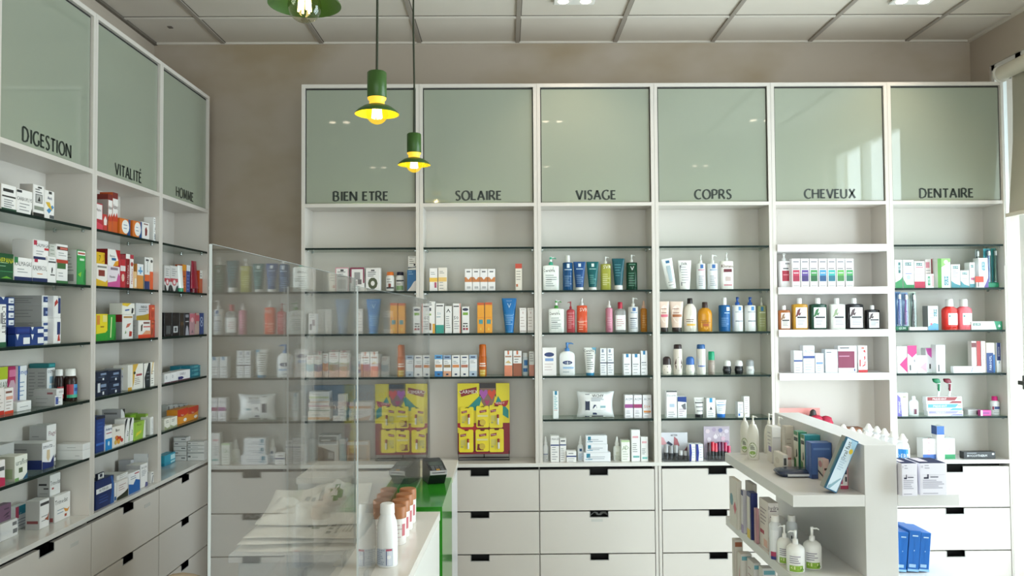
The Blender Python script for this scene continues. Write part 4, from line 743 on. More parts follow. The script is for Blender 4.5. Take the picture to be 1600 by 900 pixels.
bx(1514.5, 1523, 410, 2, 'f0f2f2', 'narrow white box with teal foot just left of the toothbrush', *GUM(.5, .85, .09), (0, 1, 0, .15, '3f8a96'), (.2, .8, .3, .4, 'b55a80'), n=N)
# tooth brush packs (blister cards)
def brush(x0, x1, yt, s, card, back, handle, label, grp=None, off=.05, zb=None):
    z = base(s, zb); y = D+off; h = atY(x0, yt, y).z-z; a, b = inbay(atY(x0, yt, y).x, atY(x1, yt, y).x, X0, W, 6); w = b-a
    t = thing('toothbrush_pack', label, 'toothbrush', ((a+b)/2, y, z), 0, grp)
    if back: MB().box(-w/2, w/2, .004, .0055, 0, h, mat(back, .4)).build('card', t)
    m = MB().loft([(h*.04, w*.16, .006, 2), (h*.35, w*.2, .007, 2), (h*.6, w*.12, .005, 2), (h*.72, w*.08, .004, 2), (h*.78, w*.15, .005, 2), (h*.93, w*.14, .005, 2), (h*.96, w*.06, .003, 2)], mat(handle, .3), 12)
    m.box(-w*.13, w*.13, -.016, -.004, h*.79, h*.92, mat('eef2f4', .6)); m = m.build('toothbrush', t); m.location.y = -.008
    if card: MB().loft([(.002, w*.42, .012, 3), (h*.9, w*.4, .012, 3), (h*.97, w*.25, .008, 2.5)], pane('blister_plastic', 'eef4f6', .1)).build('blister', t, (0, -.009, 0))
    return t
brush(1520.5, 1529, 388, 2, 1, None, '3a4a66', 'tall narrow grey toothbrush in clear wrap between white boxes', off=.09)
q = bx(1528.5, 1543.5, 403, 2, 'f1f3f6', 'white box with violet foot and vertical teal logo beside the red tag', *GUM(.5, .72, .09, 1, '3f8a9a'), ([(.5, 0), (1, 0), (1, .35), (.8, .2)], '6a55a0'), (.2, .45, .3, .6, 'c9d4e6'), n=N)
a = atY(1523.5, 432, D+.022); b = atY(1536.5, 441, D+.022)
tag(MB().box(a.x, b.x, D+.018, D+.0205, b.z, a.z, mat('e4402a', .5)).box(a.x+.006, a.x+.012, D+.018, D+.024, S2+.0004, b.z, mat('e9e9e6', .4)).box(a.x, b.x, D+.012, D+.03, S2+.0004, S2+.003, mat('e9e9e6', .4)).build('price_tag'), 'small red price tag on a clear foot at the shelf edge', 'price tag')
a, b = atY(1541, 441.5, D+.05), atY(1566, 441.5, D+.05); b.x = min(b.x, X0+6*W-.0235)
gt = MB().box(a.x, b.x, D+.05, D+.11, S2+.0004, a.z, mat('17875f', .4), .002).build('display_tray'); tag(gt, 'green cardboard tray carrying the two teal toothbrush packs', 'tray'); MB().box(a.x+.004, b.x-.004, D+.0488, D+.05, S2+.006, a.z-.006, mat('2a9c74', .4)).build('front_print', gt); TOP[gt.name] = a.z
brush(1537, 1547.5, 388.5, 2, 1, '4fb4c4', '2a4fa0', 'turquoise toothbrush pack with blue brush, in the green tray', off=.07, zb=gt)
brush(1549, 1559.5, 388, 2, 1, '3f9f9f', '3f7a5c', 'dark turquoise toothbrush pack with green brush, in the green tray', off=.07, zb=gt)
a, b = atY(1400, 510, D+.03), atY(1421.5, 510, D+.03)
gt = MB().box(a.x, b.x, D+.03, D+.11, S3+.0004, a.z, mat('1c6f52', .4), .002).build('display_tray'); tag(gt, 'dark green toothbrush tray with white brand letters', 'tray'); TOP[gt.name] = a.z
o = graphics(gt, flat(b.x-a.x, a.z-S3), [T('GUM', .45, .5, .62, 'e9f0ec')], name='lettering'); o.location = ((a.x+b.x)/2, D+.03, S3)
for x0, x1, yt, bk, hd, cn in [(1398.5, 1407.5, 456, '5f86b8', '2f4fa0', 'blue'), (1408.5, 1418.5, 457, '86a0c4', '8a4a9a', 'violet')]:
    brush(x0, x1, yt, 3, 1, bk, hd, 'toothbrush pack with a %s brush in the dark green tray' % cn, off=.06, zb=gt, grp='toothbrush packs in the dark green tray')
brush(1420, 1431, 456, 3, 1, 'd4dccc', '26262a', 'toothbrush pack with a black brush beside the dark green tray', off=.08)
bx(1421, 1449.5, 511, 3, 'f3f3f1', 'flat white toothpaste carton lying in front of the black toothbrush', FP(.4, .6, 1, 'd0d0cc'), n=N, off=.012, d=.05)
bx(1449.5, 1465.5, 478, 3, 'eef2f5', 'white box with bubbles and a blue foot left of the mouthwash', *GUM(.72, .72, .1, 1), ([(0, 0), (1, 0), (1, .25), (.6, .3), (0, .15)], '5f9fd0'), (.2, .4, .2, .3, 'b56a7c'), FP(.5, .85, 3, '8fb4d6'), n=N, d=.06, sg=[(0, 1, 0, 1, '8d9093')])
for x0, x1, hx, lq, cn in [(1472, 1493.5, 'c4281f', 'd9403a', 'deep red'), (1494.5, 1516, 'e0606a', 'ea8a8f', 'pink red')]:
    bt(x0, x1, 467.5, 3, hx, '%s mouthwash bottle with a white ribbed cap' % cn, (.26, .94, .26, .84, 'f3f1ef'), ([(.3, .66), (.85, .66), (.85, .75), (.3, .75)], '3f7f78'), FP(.34, .56, 4, 'b59a9a') if 0 else ('~', .34, .56, 4, 'c3a0a0', .34, .86), n='mouthwash_bottle', cap='eeeceb', e=5, dr=.6, bh=.76, cw=.52, sh=.16, rough=.12, off=.03)
bx(1517.5, 1568.5, 502, 3, 'eef1ef', 'long white toothpaste carton with a green end', ([(.82, 0), (1, 0), (1, 1), (.74, 1)], '2f9a72'), (.05, .3, .48, .78, '4a6f66'), T('GUM', .17, .63, .24, 'f2f4f2'), ('~', .45, .75, 3, 'b4bcb8', .36, .7), ([(.86, .4), (.9, .25), (.95, .4), (.9, .65)], 'e6f2ec'), n=N, d=.045)
DM = lambda c: ([(.1, .32), (.9, .6), (.9, .04)], c)
bx(1401.5, 1417, 541, 4, 'f4f2f4', 'large white box with a magenta triangle', ([(.2, .32), (1, .62), (1, .02)], 'd42a76'), T('KIN', .4, .9, .07, '333'), FP(.7, .78, 2), n=N)
bx(1417.5, 1432, 540, 4, 'f4f2f4', 'white box with a magenta arrow flap on top', ([(0, 1), (1, 1), (1, .72), (.5, .56), (0, .72)], 'd42a76'), (.2, .36, .1, .3, '444'), (.7, .8, .4, .5, '55555a'), n=N, d=.06)
bx(1432.5, 1447.5, 555.5, 4, 'f4f0f2', 'short white box with a pale pink triangle', ([(.3, .32), (1, .66), (1, .04)], 'e8a0ac'), T('KIN', .4, .86, .09, '333'), n=N)
bx(1446, 1461, 544, 4, 'f2f0f4', 'white box with an orchid pink arrow flap, behind the short one', ([(0, 1), (1, 1), (1, .75), (.6, .6), (.2, .75)], 'd65ab0'), (.35, .5, .15, .35, '333'), n=N, off=.08)
bx(1462, 1476.5, 539, 4, 'f1f1f2', 'white box with a pale grey arrow flap', ([(0, 1), (1, 1), (1, .65), (.6, .54), (0, .7)], 'c9ccd2'), (.2, .34, .05, .3, '44464a'), n=N)
bx(1489.5, 1536, 572.5, 4, 'f0f1f4', 'long white toothpaste carton lying in front of the upright ones', T('SENSODYNE', .32, .46, .26, '5f6f9c'), ([(.56, .1), (.62, .2), (.66, .8), (.72, .9), (.64, .86), (.6, .3)], '4f6fb8'), ('~', .35, .6, 2, '8fa0c4', .74, .95), n=N, off=.012, d=.03)
for x0, x1, yt, hx, lab, g in [(1517.5, 1525, 533, 'e9dfdc', 'upright white and red dental carton, first behind the lying one', [(0, 1, .8, .95, '6a2a2c'), T('lacalut', .4, .45, .3, '5a4a4a', 1)]), (1525.5, 1539.5, 533, 'efe4e2', 'upright dental carton with a red left half', [(0, .45, 0, 1, 'a82a2c'), T('parodontax', .7, .55, .25, '7a3a3a', 1), (.45, .5, 0, 1, '333')]), (1540.5, 1554, 535.5, 'ece4d8', 'upright dental carton, cream above and blue below', [(0, 1, 0, .6, '1f6fb8'), (0, .8, 0, .66, '1c3f80'), T('PAROGYL', .45, .32, .28, 'e6eef6', 1)]), (1556.5, 1569, 535.5, 'eef0f2', 'upright white dental carton with navy name panel', [(.05, .85, .4, 1, '1c2f6c'), T('ELGYDIUM', .46, .7, .3, 'f0f2f8', 1), (.4, .6, .3, .38, '8fb0d0')])]:
    bx(x0, x1, yt, 4, hx, lab, *g, n=N, off=.045, d=.04)
bx(1401.5, 1418.5, 614, 5, 'f0eff6', 'upright white carton with a violet left edge', ([(0, 0), (.42, 0), (.3, .8), (0, .95)], '6a5fb0'), T('PRESIDENT', .18, .4, .16, 'eceaf6', 1), (.5, .8, .8, .86, '9a9a80'), FP(.1, .6, 3), n=N, d=.06)
bt(1420, 1434.5, 619, 5, 'f1f1f2', 'small white bottle with a white cap and maroon lettered label', (.3, .72, .08, .55, 'b8b0b4'), (.38, .62, .1, .5, '6a2a44'), n='bottle', cap='f3f3f3', e=2.4, dr=.7, bh=.82, cw=.36, sh=.2)
z = None
for k, (yt, c) in enumerate([(642, '9a96d0'), (631, '4f9bd6'), (620, '8a2f34')]):
    z = bx([1449.5, 1448, 1447][k], [1505, 1504, 1503][k], yt, 5, 'f0f0f2', ['violet', 'blue', 'dark red'][k] + ' striped toothpaste carton, %s of the pile of three' % ['lowest', 'middle', 'top'][k], ([(.03, .45), (.8, .45), (.88, .96), (.03, .96)], c), ([(.62, .08), (.98, .08), (.98, .38), (.72, .38)], c), T('PRESIDENT', .37, .7, .3, 'f2f0f0'), (.86, .96, .55, .85, 'a9b09a'), n=N, zb=z, d=.045, grp='toothpaste pile of three')
for k, (px, c, cn) in enumerate([(1464.5, '17784f', 'green'), (1481.5, '7a1f33', 'dark red')]):
    p = atY(px, 591.5, D+.06); h = p.z-TOP[z.name]
    t = thing('denture_brush', '%s headed brush leaning on top of the toothpaste pile' % cn, 'brush', (p.x, D+.055, TOP[z.name]+.0004))
    MB().loft([(0, .007, .005, 2), (h*.4, .009, .006, 2, .006, 0), (h*.75, .012, .007, 2, .002, 0)], mat('e4e6e6', .3), 10).build('handle', t)
    MB().loft([(h*.3, .006, .0075, 2, .004, -.001), (h*.7, .009, .009, 2, .003, -.001)], mat(c, .3), 10).build('grip_inlay', t)
    MB().loft([(h*.74, .013, .008, 2, .0, 0), (h*.8, .02, .011, 3, -.006, 0), (h*.97, .02, .011, 3, -.012, 0), (h, .014, .008, 3, -.013, 0)], mat(c, .4), 12).build('brush_head', t)
    t.rotation_euler.y = 0.0
q = bx(1512, 1534, 640, 5, 'b9b6b6', 'grey flat carton lying end on, left of the magenta one', (.6, .95, .1, .8, '4a3a40'), FP(.3, .6, 2, '8d8a8a'), n=N, off=.05, d=.1)
bx(1532, 1549, 641, 5, 'c03a8a', 'small magenta carton in front of the white dental bottle', (0, .18, 0, 1, 'd8d0d4'), (.2, .8, .35, .65, '8a2f80'), n=N, off=.012, d=.03)
bt(1547, 1562.5, 619, 5, 'f0f1f4', 'white dental bottle with a bright magenta cap', (.25, .9, .45, .66, '3f5590'), (0, .2, .4, .66, 'a83a5a'), FP(.15, .3, 2), cap='d4207c', dr=.9, bh=.76, cw=.62, sh=.1)
PR = lambda c, hh: ((0, 1, 0, .22, c), T('PERIO·AID', .42, .62, .2, 'c4485c', 1))
bx(1441.5, 1463, 685.5, 6, 'f1f1f4', 'white dental box with a blue foot on the worktop', *PR('3a66b0', 0), n=N, d=.07, off=.04)
bx(1463.5, 1475, 666, 6, 'f3f1f3', 'tallest white dental box, blue-topped, in the middle of three', (0, 1, .74, 1, '2f62b4'), T('PERIO·AID', .45, .36, .28, 'b8405a', 1), n=N, off=.025, d=.06, sg=[(0, 1, .74, 1, '2a4f94')])
bx(1475.5, 1492, 685, 6, 'f1f3f2', 'white dental box with a green foot on the worktop', *PR('1f8a55', 0), n=N, d=.07, off=.035)
bx(1505.5, 1555.5, 706, 6, '26282a', 'long black toothpaste carton lying on the dental worktop', T('BUCCOTHERM', .42, .45, .32, 'e6e8e8'), ([(.92+.04*math.cos(k*PI/4), .68+.16*math.sin(k*PI/4)) for k in range(8)], 'e6e8e8'), (.1, .4, .78, .86, '9a9ca0'), n=N, off=.03, d=.045)
# ---------------- lip balm stand
a, b = atY(714.5, 600, D+.08), atY(796, 600, D+.08); w = b.x-a.x; h = a.z-ZC; zb = atY(755, 711, D+.08).z-ZC
t = thing('lip_balm_stand', 'yellow and dark red lip balm stand on a black wire foot', 'display stand', ((a.x+b.x)/2, D+.1, ZC+.0016))
brd = MB().box(-w/2, w/2, 0, .014, zb, h, mat('8a1024', .4), .001).build('display_board', t)
cir = lambda u, v, r, s=1, k=12: [(u+r*math.cos(i*2*PI/k), v+r*s*math.sin(i*2*PI/k)) for i in range(k)]
heart = lambda u, v, r: [(u, v-r*1.0), (u+r*.95, v+r*.1), (u+r*.85, v+r*.6), (u+r*.4, v+r*.7), (u, v+r*.35), (u-r*.4, v+r*.7), (u-r*.85, v+r*.6), (u-r*.95, v+r*.1)]
f = flat(w, h-zb); g0 = graphics(brd, f, [(0, 1, .44, 1, 'efdc2a'), (0, .14, .3, .44, 'efdc2a'), ([(0, .44), (.1, .44), (.2, .42), (.4, .42), (.4, .3), (.2, .32), (.0, .38)], 'b51f2c'),
    ([(.42, 1), (.74, 1), (.74, .9), (.7, .74), (.62, .64), (.54, .64), (.46, .74), (.42, .9)], '8a6a5c'), (.42, .74, .93, 1, '2a2022'), ([(.42, .95), (.46, .85), (.42, .8)], '2a2022'), ([(.74, .95), (.7, .85), (.74, .8)], '2a2022'),
    ([(.2, .66), (.42, .82), (.46, .78), (.42, .68), (.5, .6), (.3, .62)], '1f8a86'), ([(.78, .82), (.86, .72), (.98, .62), (.98, .5), (.85, .56), (.72, .7)], '1f8a86'),
    (heart(.5, .85, .085), 'b05ab0'), (heart(.66, .85, .085), 'd84a2e'), (heart(.57, .73, .05), 'b0406a'), ([(.7, .72), (.98, .76), (.96, .7), (.92, .67), (.72, .68)], 'b51f24'), T('READY', .82, .72, .03, 'f4ece0'),
    ([(.05, .9), (.37, .95), (.37, .87), (.07, .81)], '8a1c20'), T('CARMEX', .21, .883, .05, 'f6f0ea')], name='poster_print'); g0.location.z = zb
m = MB(); BK = mat('1a1a1c', .4)
m.tube([(-w/2+.004, .0, zb+.02), (-w/2+.004, -.01, .004), (w/2-.004, -.01, .004), (w/2-.004, 0, zb+.02)], .0028, BK, 6).tube([(-w/2+.004, -.01, .004), (-w/2+.004, .07, .004), (w/2-.004, .07, .004), (w/2-.004, -.01, .004)], .0028, BK, 6).tube([(0, .014, zb+.1), (0, .07, .004)], .0028, BK, 6)
m.build('wire_foot', t)
zz = lambda py: atY(755, py, D+.08).z
for k, (x0, x1, y0, y1, kind) in enumerate([(719, 740, 636, 667.5, 's'), (744, 764, 634.5, 668.5, 'p'), (764.5, 785.5, 633.5, 669, 's'), (717, 739.5, 671.5, 707, 's'), (743, 764, 671.5, 706, 'p'), (764.5, 787, 670.5, 707, 's')]):
    a, b = atY(x0, y0, D+.085).x, atY(x1, y0, D+.085).x; hw = b-a; hh = zz(y0)-zz(y1)
    c = thing('lip_balm_card', '%s yellow %s lip balm blister card on the %s row of the stand' % (['first', 'second', 'third'][k % 3], 'stick' if kind == 's' else 'pot', ['upper', 'lower'][k//3]), 'lip balm', ((a+b)/2, D+.0905, zz(y1)), 0, 'lip balm cards')
    q = MB().slab([(-hw/2+.006, 0), (hw/2-.006, 0), (hw/2, .006), (hw/2, hh-.006), (hw/2-.006, hh), (hw*.2, hh), (hw*.14, hh-.008), (-hw*.14+.02*hw, hh-.008), (-hw*.16, hh), (-hw/2+.006, hh), (-hw/2, hh-.006), (-hw/2, .006)], 0, .003, mat('f0dc2c', .35)).build('card', c)
    graphics(q, flat(hw, hh), [([(.08, .78), (.5, .83), (.5, .72), (.1, .67)] if kind == 's' else [(.25, .78), (.8, .83), (.8, .72), (.27, .67)], '9a2024'), T('CARMEX', .29 if kind == 's' else .52, .75, .045, 'f6eee6'), (.12, .45, .3, .55, 'd4c866') if kind == 's' else (.1, .9, .5, .58, 'e6dc9a'), ([(.1, .06), (.6, .06), (.4, .3), (.15, .36)], '8a2a24') if kind == 'p' else (.12, .3, .2, .28, 'b8b060')])
    if kind == 's':
        s_ = MB().loft([(0, .006, .006, 2), (.036, .006, .006, 2)], mat('e9e6dc', .25), 12).build('balm_stick', c, (hw*.14, -.007, hh*.16)); MB().loft([(.037, .0063, .0063, 2), (.055, .006, .006, 2), (.057, .004, .004, 2)], mat('9a1f28', .3), 12).build('stick_cap', s_)
    else:
        s_ = MB().loft([(0, .017, .017, 2), (.01, .017, .017, 2)], mat('d4b83c', .3), 18).build('balm_pot', c, (0, -.0005, hh*.24)); s_.rotation_euler.x = PI/2
    MB().tube([(-.006, -.002, hh-.006), (-.005, -.012, hh-.002), (0, -.016, hh), (.005, -.012, hh-.002), (.006, -.002, hh-.006), (.004, .003, hh-.007)], .0015, BK, 6).build('hook', c)
# ================ left wall: first bay (digestion)
lb(2, 25.6, 286, 1, 'f1efec', 'white medicine box with a black bar under its title, leftmost on the top left shelf', (.05, .95, .52, .58, '2b2b2b'), (.1, .8, .72, .84, '333'), FP(.15, .4, 4, '77787a'), (0, 1, 0, .1, '1f4a34'), off=.02)
lb(26, 51, 294, 1, 'f1efec', 'white medicine box with bold title and a black corner picture', T('CARBOPLUS', .48, .62, .16, '222'), ([(.85, 0), (1, 0), (.95, .3)], '333'), FP(.15, .4, 3, '8a8a8c'), (0, .3, .86, .96, '33363a'), off=.02)
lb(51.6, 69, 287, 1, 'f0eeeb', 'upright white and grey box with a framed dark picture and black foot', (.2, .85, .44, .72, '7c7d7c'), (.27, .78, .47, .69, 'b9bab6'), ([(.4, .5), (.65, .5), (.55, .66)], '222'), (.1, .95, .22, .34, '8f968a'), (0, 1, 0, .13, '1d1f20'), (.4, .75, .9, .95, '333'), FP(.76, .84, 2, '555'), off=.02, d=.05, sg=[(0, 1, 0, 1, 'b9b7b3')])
lb(69.5, 85, 296, 1, 'f1efeb', 'upright white box with blue and yellow twisted shapes', ([(.2, .3), (.45, .2), (.95, .45), (.8, .52)], '4f8fc0'), ([(.1, .58), (.3, .45), (.8, .3), (.5, .6)], 'd9b23a'), (.5, .95, .04, .16, '55585c'), T('Anti', .5, .75, .12, '2f3f6c'), (.4, .7, .88, .97, '444'), off=.02, d=.05)
lb(-8, 21.5, 394, 2, '14502c', 'dark green medicine box with yellow capitals', T('HEPANAT', .66, .74, .2, 'd9d62a'), FP(.5, .62, 2, '7fa88a'), (0, 1, .3, .33, '3f8a5a'), ([(.3, .05), (.9, .05), (.6, .14)], '6fae3a'))
k1 = lb(22, 50, 401, 2, 'f2f0ee', 'white medicine box with a green corner, beside the dark green one', T('KALMAGAS', .5, .74, .2, '3a3a3c'), (0, .2, .76, 1, '2f7a4a'), (0, 1, 0, .17, '1c2c5c'), FP(.36, .48, 2), off=.022)
k2 = lb(50.5, 74, 404, 2, 'f2f0ee', 'white medicine box with a red corner tab, third on the second left shelf', T('KALMACOL', .5, .62, .22, '3a3a3c'), (.12, .34, .86, 1, 'b8304a'), (0, 1, 0, .17, '1c2c5c'), ('~', .34, .4, 1, 'd9803a', .3, .7), off=.022)
lb(52, 76, 373.5, 2, 'f2f0ef', 'white medicine box with red and dark title stripe, standing on two others', T('KALMAGAS', .62, .74, .18, '3a3a3c'), (.02, .22, .72, .96, 'b8304a'), (.7, 1, .5, .62, 'c43038'), (0, 1, 0, .14, '1c2c5c'), FP(.26, .4, 2), zb=k2, off=.03, d=.08)
q = lb(74.5, 87.5, 400, 2, 'f2f1ef', 'small white box with a black running figure', ([(.5, .34), (.62, .5), (.56, .6), (.46, .56), (.42, .4)], '222'), (.3, .85, .28, .32, '333'), (.05, .95, .76, .82, '55585a'), FP(.88, .94, 1), off=.02, d=.05)
lb(77, 87, 381, 2, 'c9cbc4', 'greyish green small box on the running figure box', FP(.2, .8, 3, '7f8a78'), zb=q, off=.03, d=.05)
q = lb(88, 106, 405, 2, 'f1efed', 'white box with red top stripe and green lower stripe', (0, 1, .86, 1, 'b8402e'), (.05, .8, .62, .86, '3f6a3c'), (0, 1, 0, .12, '3f7a46'), FP(.3, .42, 2))
lb(88, 106, 380.5, 2, 'f1efed', 'white box with a dark red title bar, on top of the green striped one', (.05, 1, .62, .84, '4a2a28'), (.3, .95, .66, .8, 'c96a5c'), FP(.25, .4, 2), zb=q)
lb(120, 137, 390, 2, '2f9a4a', 'bright green upright box with a white head panel', (.06, .94, .85, .97, 'f0efec'), (.1, .9, .88, .93, 'b55a4a'), (.3, .8, .7, .76, 'cfe6cf'), ([(.1, .3), (.5, .38), (.4, .22)], '8fc43a'), ([(.75, .1), (1, .0), (1, .5), (.9, .4)], '1f7a3a'), d=.06, sg=[(0, 1, 0, 1, 'c9ccc8'), (.2, .8, .1, .3, '8a8c8a'), FP(.4, .85, 6, '8f9290')])
# blue pile with the white box before it
z = None
for k in range(6):
    z = lb(-14, 23, [522.4, 510.6, 498.8, 487, 475.2, 463.4][k], 3, '1d3f80', 'flat dark blue box with a white end label, %s of the tall blue pile' % ['lowest', 'second', 'third', 'fourth', 'fifth', 'topmost'][k], (.72, .95, .15, .85, 'eef0f2'), (.8, .92, .3, .5, '8a93a8'), ([(.4, 1), (.55, 1), (.5, .6)], 'eef0f2'), off=.055, d=.07, zb=z, grp='pile of flat dark blue boxes')
lb(-14, 10, 475, 3, 'f1f0ee', 'white upright box with black sideways capitals in front of the blue pile', T('LOMET', .82, .62, .3, '1c1c1e', -1), (.55, .75, .55, .8, '8d8d90'), (0, 1, 0, .12, '1f5a3c'), off=.02, d=.03)
BW = [(.1, .95, .3, .9, '1f3a70'), (.3, .9, .45, .62, '7f93c0')]
SG = [(0, 1, 0, 1, 'b4b4b3'), FP(.3, .7, 3, '8d8d8e')]  # grey ground paints shade onto the flanks of white boxes
a1 = lb(24.5, 47.5, 522.5, 3, '1f3f82', 'flat blue box with a white corner label, lowest front left of the shaded flank boxes', (.5, .95, .15, .7, 'eef0f2'), ([(0, 1), (.2, 1), (.1, .5)], 'eef0f2'), off=.02, d=.03)
a2 = lb(48, 69, 522.5, 3, '1f3f82', 'flat blue box with a white corner label, lowest front right', (.5, .95, .15, .7, 'eef0f2'), ([(0, 1), (.2, 1), (.1, .5)], 'eef0f2'), off=.02, d=.03)
b1 = lb(24.5, 47.5, 511, 3, '1a2f78', 'flat plain dark blue box on the lower front left blue box', (.1, .9, .3, .7, '24408c'), off=.02, d=.03, zb=a1)
lb(48, 69, 511, 3, '1f3f82', 'flat blue box on the lower front right blue box', (.5, .95, .15, .7, 'eef0f2'), ([(0, 1), (.2, 1), (.1, .5)], 'eef0f2'), off=.02, d=.03, zb=a2)
c = None
for k, yt in enumerate([523, 512, 502.5, 478, 461.5]):
    c = lb(65.5, 83, yt, 3, 'f0f0ef', 'white box with blue title patch and long shaded flank, %s of its pile' % ['lowest', 'second from below', 'middle', 'second from top', 'topmost'][k], *([(.1, .75, .35, .8, '2f4a86')] if k < 3 else [(.1, .95, .35, .9, '1f3a70'), (.3, .9, .5, .66, '8f9fc8')]), d=.13, off=.055, zb=c, sg=SG, grp='white boxes with long shaded flanks')
q = lb(84, 95, 497, 3, 'f1f0ef', 'white upright box with a navy strip and red ribbon, lower one at the pile end', (.45, .9, .35, .85, '24356c'), ([(.5, .1), (.9, .1), (.75, .4), (.6, .3)], 'b8382e'), off=.03, d=.06)
lb(84, 95, 462, 3, 'efeeed', 'white upright box with navy strip and red ribbon, upper one at the pile end', (.6, .95, .2, .9, '24356c'), ([(.1, .5), (.6, .7), (.4, .85), (.1, .7)], 'b0382e'), (.55, .9, .9, 1, 'b9bab9'), zb=q, off=.03, d=.06)
# fourth shelf
lb(-10, 12, 575, 4, 'f0f0ec', 'white box with a lime green top, at the picture edge on the fourth left shelf', (0, 1, .72, 1, 'b4c82a'), T('FORLAX', .5, .6, .16, '33502a'), (.5, .85, .2, .3, '333'), off=.11)
lb(12.5, 25.5, 573, 4, 'b02a60', 'magenta box with a pale dome and dark drop', ([(0, .1), (1, .1), (1, .5), (.7, .68), (.3, .68), (0, .5)], 'c9a9b6'), ([(.4, .3), (.6, .3), (.5, .5)], '3a3a7a'), (.1, .9, .76, .92, 'd97aa0'), off=.11, d=.05)
lb(28, 42, 572, 4, 'f0f2f4', 'tall white box with a blue left edge and blue title', (0, .2, 0, 1, '1f62b0'), T('omega', .6, .86, .12, '2b62b4'), FP(.3, .6, 4, '8fa4c4'), off=.1, d=.05)
g1 = lb(73.5, 86, 575.5, 4, 'eef1f3', 'white box with a shaded flank and pale blue photo panel, before the brown bottles', T('OSMO', .5, .9, .1, '33363a'), (.25, .85, .1, .5, 'b4d2e2'), (.3, .8, .55, .75, '8fb0c4'), ([(.5, .02), (.65, .02), (.6, .12)], '333'), d=.08, off=.115, sg=[(0, 1, 0, 1, 'adadac'), FP(.2, .85, 8, '878788', .08, .46), FP(.2, .85, 8, '878788', .54, .94)])  # flank greyed to hold its shade in the colour
lb(76, 86.5, 568, 4, '1d7a80', 'teal flat box lying on the shaded flank box', (.1, .9, .3, .7, '2a939a'), zb=g1, d=.08, off=.115)
def lbot(x0, x1, yt, s, hx, label, *g, off=.06, **k):
    X = LX-off; y0, y1 = atX(x0, yt, X).y, atX(x1, yt, X).y; z = SZ[s]+.0004; Y = (y0+y1)/2
    px = (x0+x1)/2; w = abs(x1-x0)/F*Y/1.05; h = atX(px, yt, X).z-z
    o = bottle(X, Y, z, w, h, math.atan2(X, Y)*-1 if 0 else PI/2-.6, hx, label, g, **k); return o
lbot(86, 99, 577, 4, '2a1a18', 'dark brown bottle with white cap and red label, partly hidden behind another', (.1, .95, .14, .66, 'b0303a'), FP(.3, .5, 2, 'e0c4c0'), dr=1, bh=.8, cw=.8, sh=.12, off=.09)
lbot(100, 120, 576, 4, '2c1a16', 'dark brown bottle with white cap and red and blue label, nearest the post', (.06, .6, .16, .76, 'b0283c'), (.5, .98, .3, .76, '2a8ac4'), (.06, .98, .16, .3, '3fae8a'), (.55, .9, .45, .6, '1f3f8c'), dr=1, bh=.78, cw=.76, sh=.12)
q = lb(86, 98, 618.5, 4, 'edeced', 'flat white carton with a shaded flank, lower of two before the brown bottles', (.05, .4, .15, .85, '2f4a9a'), FP(.3, .7, 2), d=.09, off=.015, sg=[(0, 1, 0, 1, 'b0b0af'), FP(.3, .7, 2, '8a8a8a')])  # shade on the flank is painted as grey
lb(88, 99.5, 608.5, 4, 'ebeaea', 'flat white carton with a shaded flank, upper of two before the brown bottles', (.3, .9, .3, .7, 'c9c4c4'), d=.09, off=.015, zb=q, sg=[(0, 1, 0, 1, 'b4b3b2'), (.6, .85, .2, .5, '8a4a50')])
lb(27, 49, 629, 4, 'f2f2f1', 'small flat white carton at the edge of the fourth left shelf', FP(.4, .6, 1), off=.05, d=.05)
lb(7, 21, 607, 4, 'f1ecea', 'white box with orange red foot, in front on the fourth left shelf', (0, 1, 0, .12, 'd9452a'), (.15, .9, .55, .68, 'e0a08a'), FP(.2, .45, 3, 'b5a49c'), (.1, .8, .8, .88, '8a5a4c'), off=.045, d=.04)
lb(-8, 6.5, 607, 4, 'eee6e2', 'white box with red foot at the very edge of the picture', (0, 1, 0, .16, 'c8352a'), FP(.3, .7, 4, 'b5a49c'), off=.045, d=.04)
# fifth shelf
q = lb(73, 88, 665, 5, 'f0efee', 'upright white box with a shaded flank behind the dark blue footed carton', T('Flagyl', .55, .78, .12, '8a4a58'), FP(.3, .4, 2), ([(.8, .1), (.95, .1), (.9, .2)], '333'), d=.07, off=.1, sg=[(0, 1, 0, 1, 'b8b8b7'), FP(.7, .8, 1, '8d8d8d')])  # grey flank is painted shade on a white box
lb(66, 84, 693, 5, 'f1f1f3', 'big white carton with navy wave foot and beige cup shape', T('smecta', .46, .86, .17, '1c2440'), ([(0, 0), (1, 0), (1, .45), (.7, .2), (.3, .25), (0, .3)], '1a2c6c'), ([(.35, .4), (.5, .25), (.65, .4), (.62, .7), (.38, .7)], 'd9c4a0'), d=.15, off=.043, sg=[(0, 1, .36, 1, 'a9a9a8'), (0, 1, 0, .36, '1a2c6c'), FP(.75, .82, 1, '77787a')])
q = fb(88, 130, 704, 713.5, 5, 'e9e9e8', 'long flat white carton, lower of the two beside the post', ('~', .4, .6, 1, 'b5b5b4', .7, .95), d=.06)
fb(88, 130, 694, 704, 5, 'e6e6e5', 'long flat white carton, upper of the two beside the post', ('~', .4, .6, 1, 'b5b5b4', .4, .9), d=.06, zb=q)
q = lb(23, 43, 714, 5, 'eef0e6', 'white carton with green print and title, in front on the fifth left shelf', T('uraflor', .55, .74, .24, '4a5a52'), (.3, .6, .3, .5, '5a6a4c'), ([(.6, 0), (1, 0), (1, .25)], '2f5f80'), (0, .3, 0, .12, '7fae6a'), d=.07, off=.015, sg=[(0, 1, 0, 1, 'c4c6b8'), (.1, .9, .1, .5, '9fb08a')])
lb(-4, 22.5, 697, 5, 'c9cac9', 'grey white carton behind the green printed one', T('uraflor', .5, .6, .2, '9a9c9b'), off=.11, d=.05)
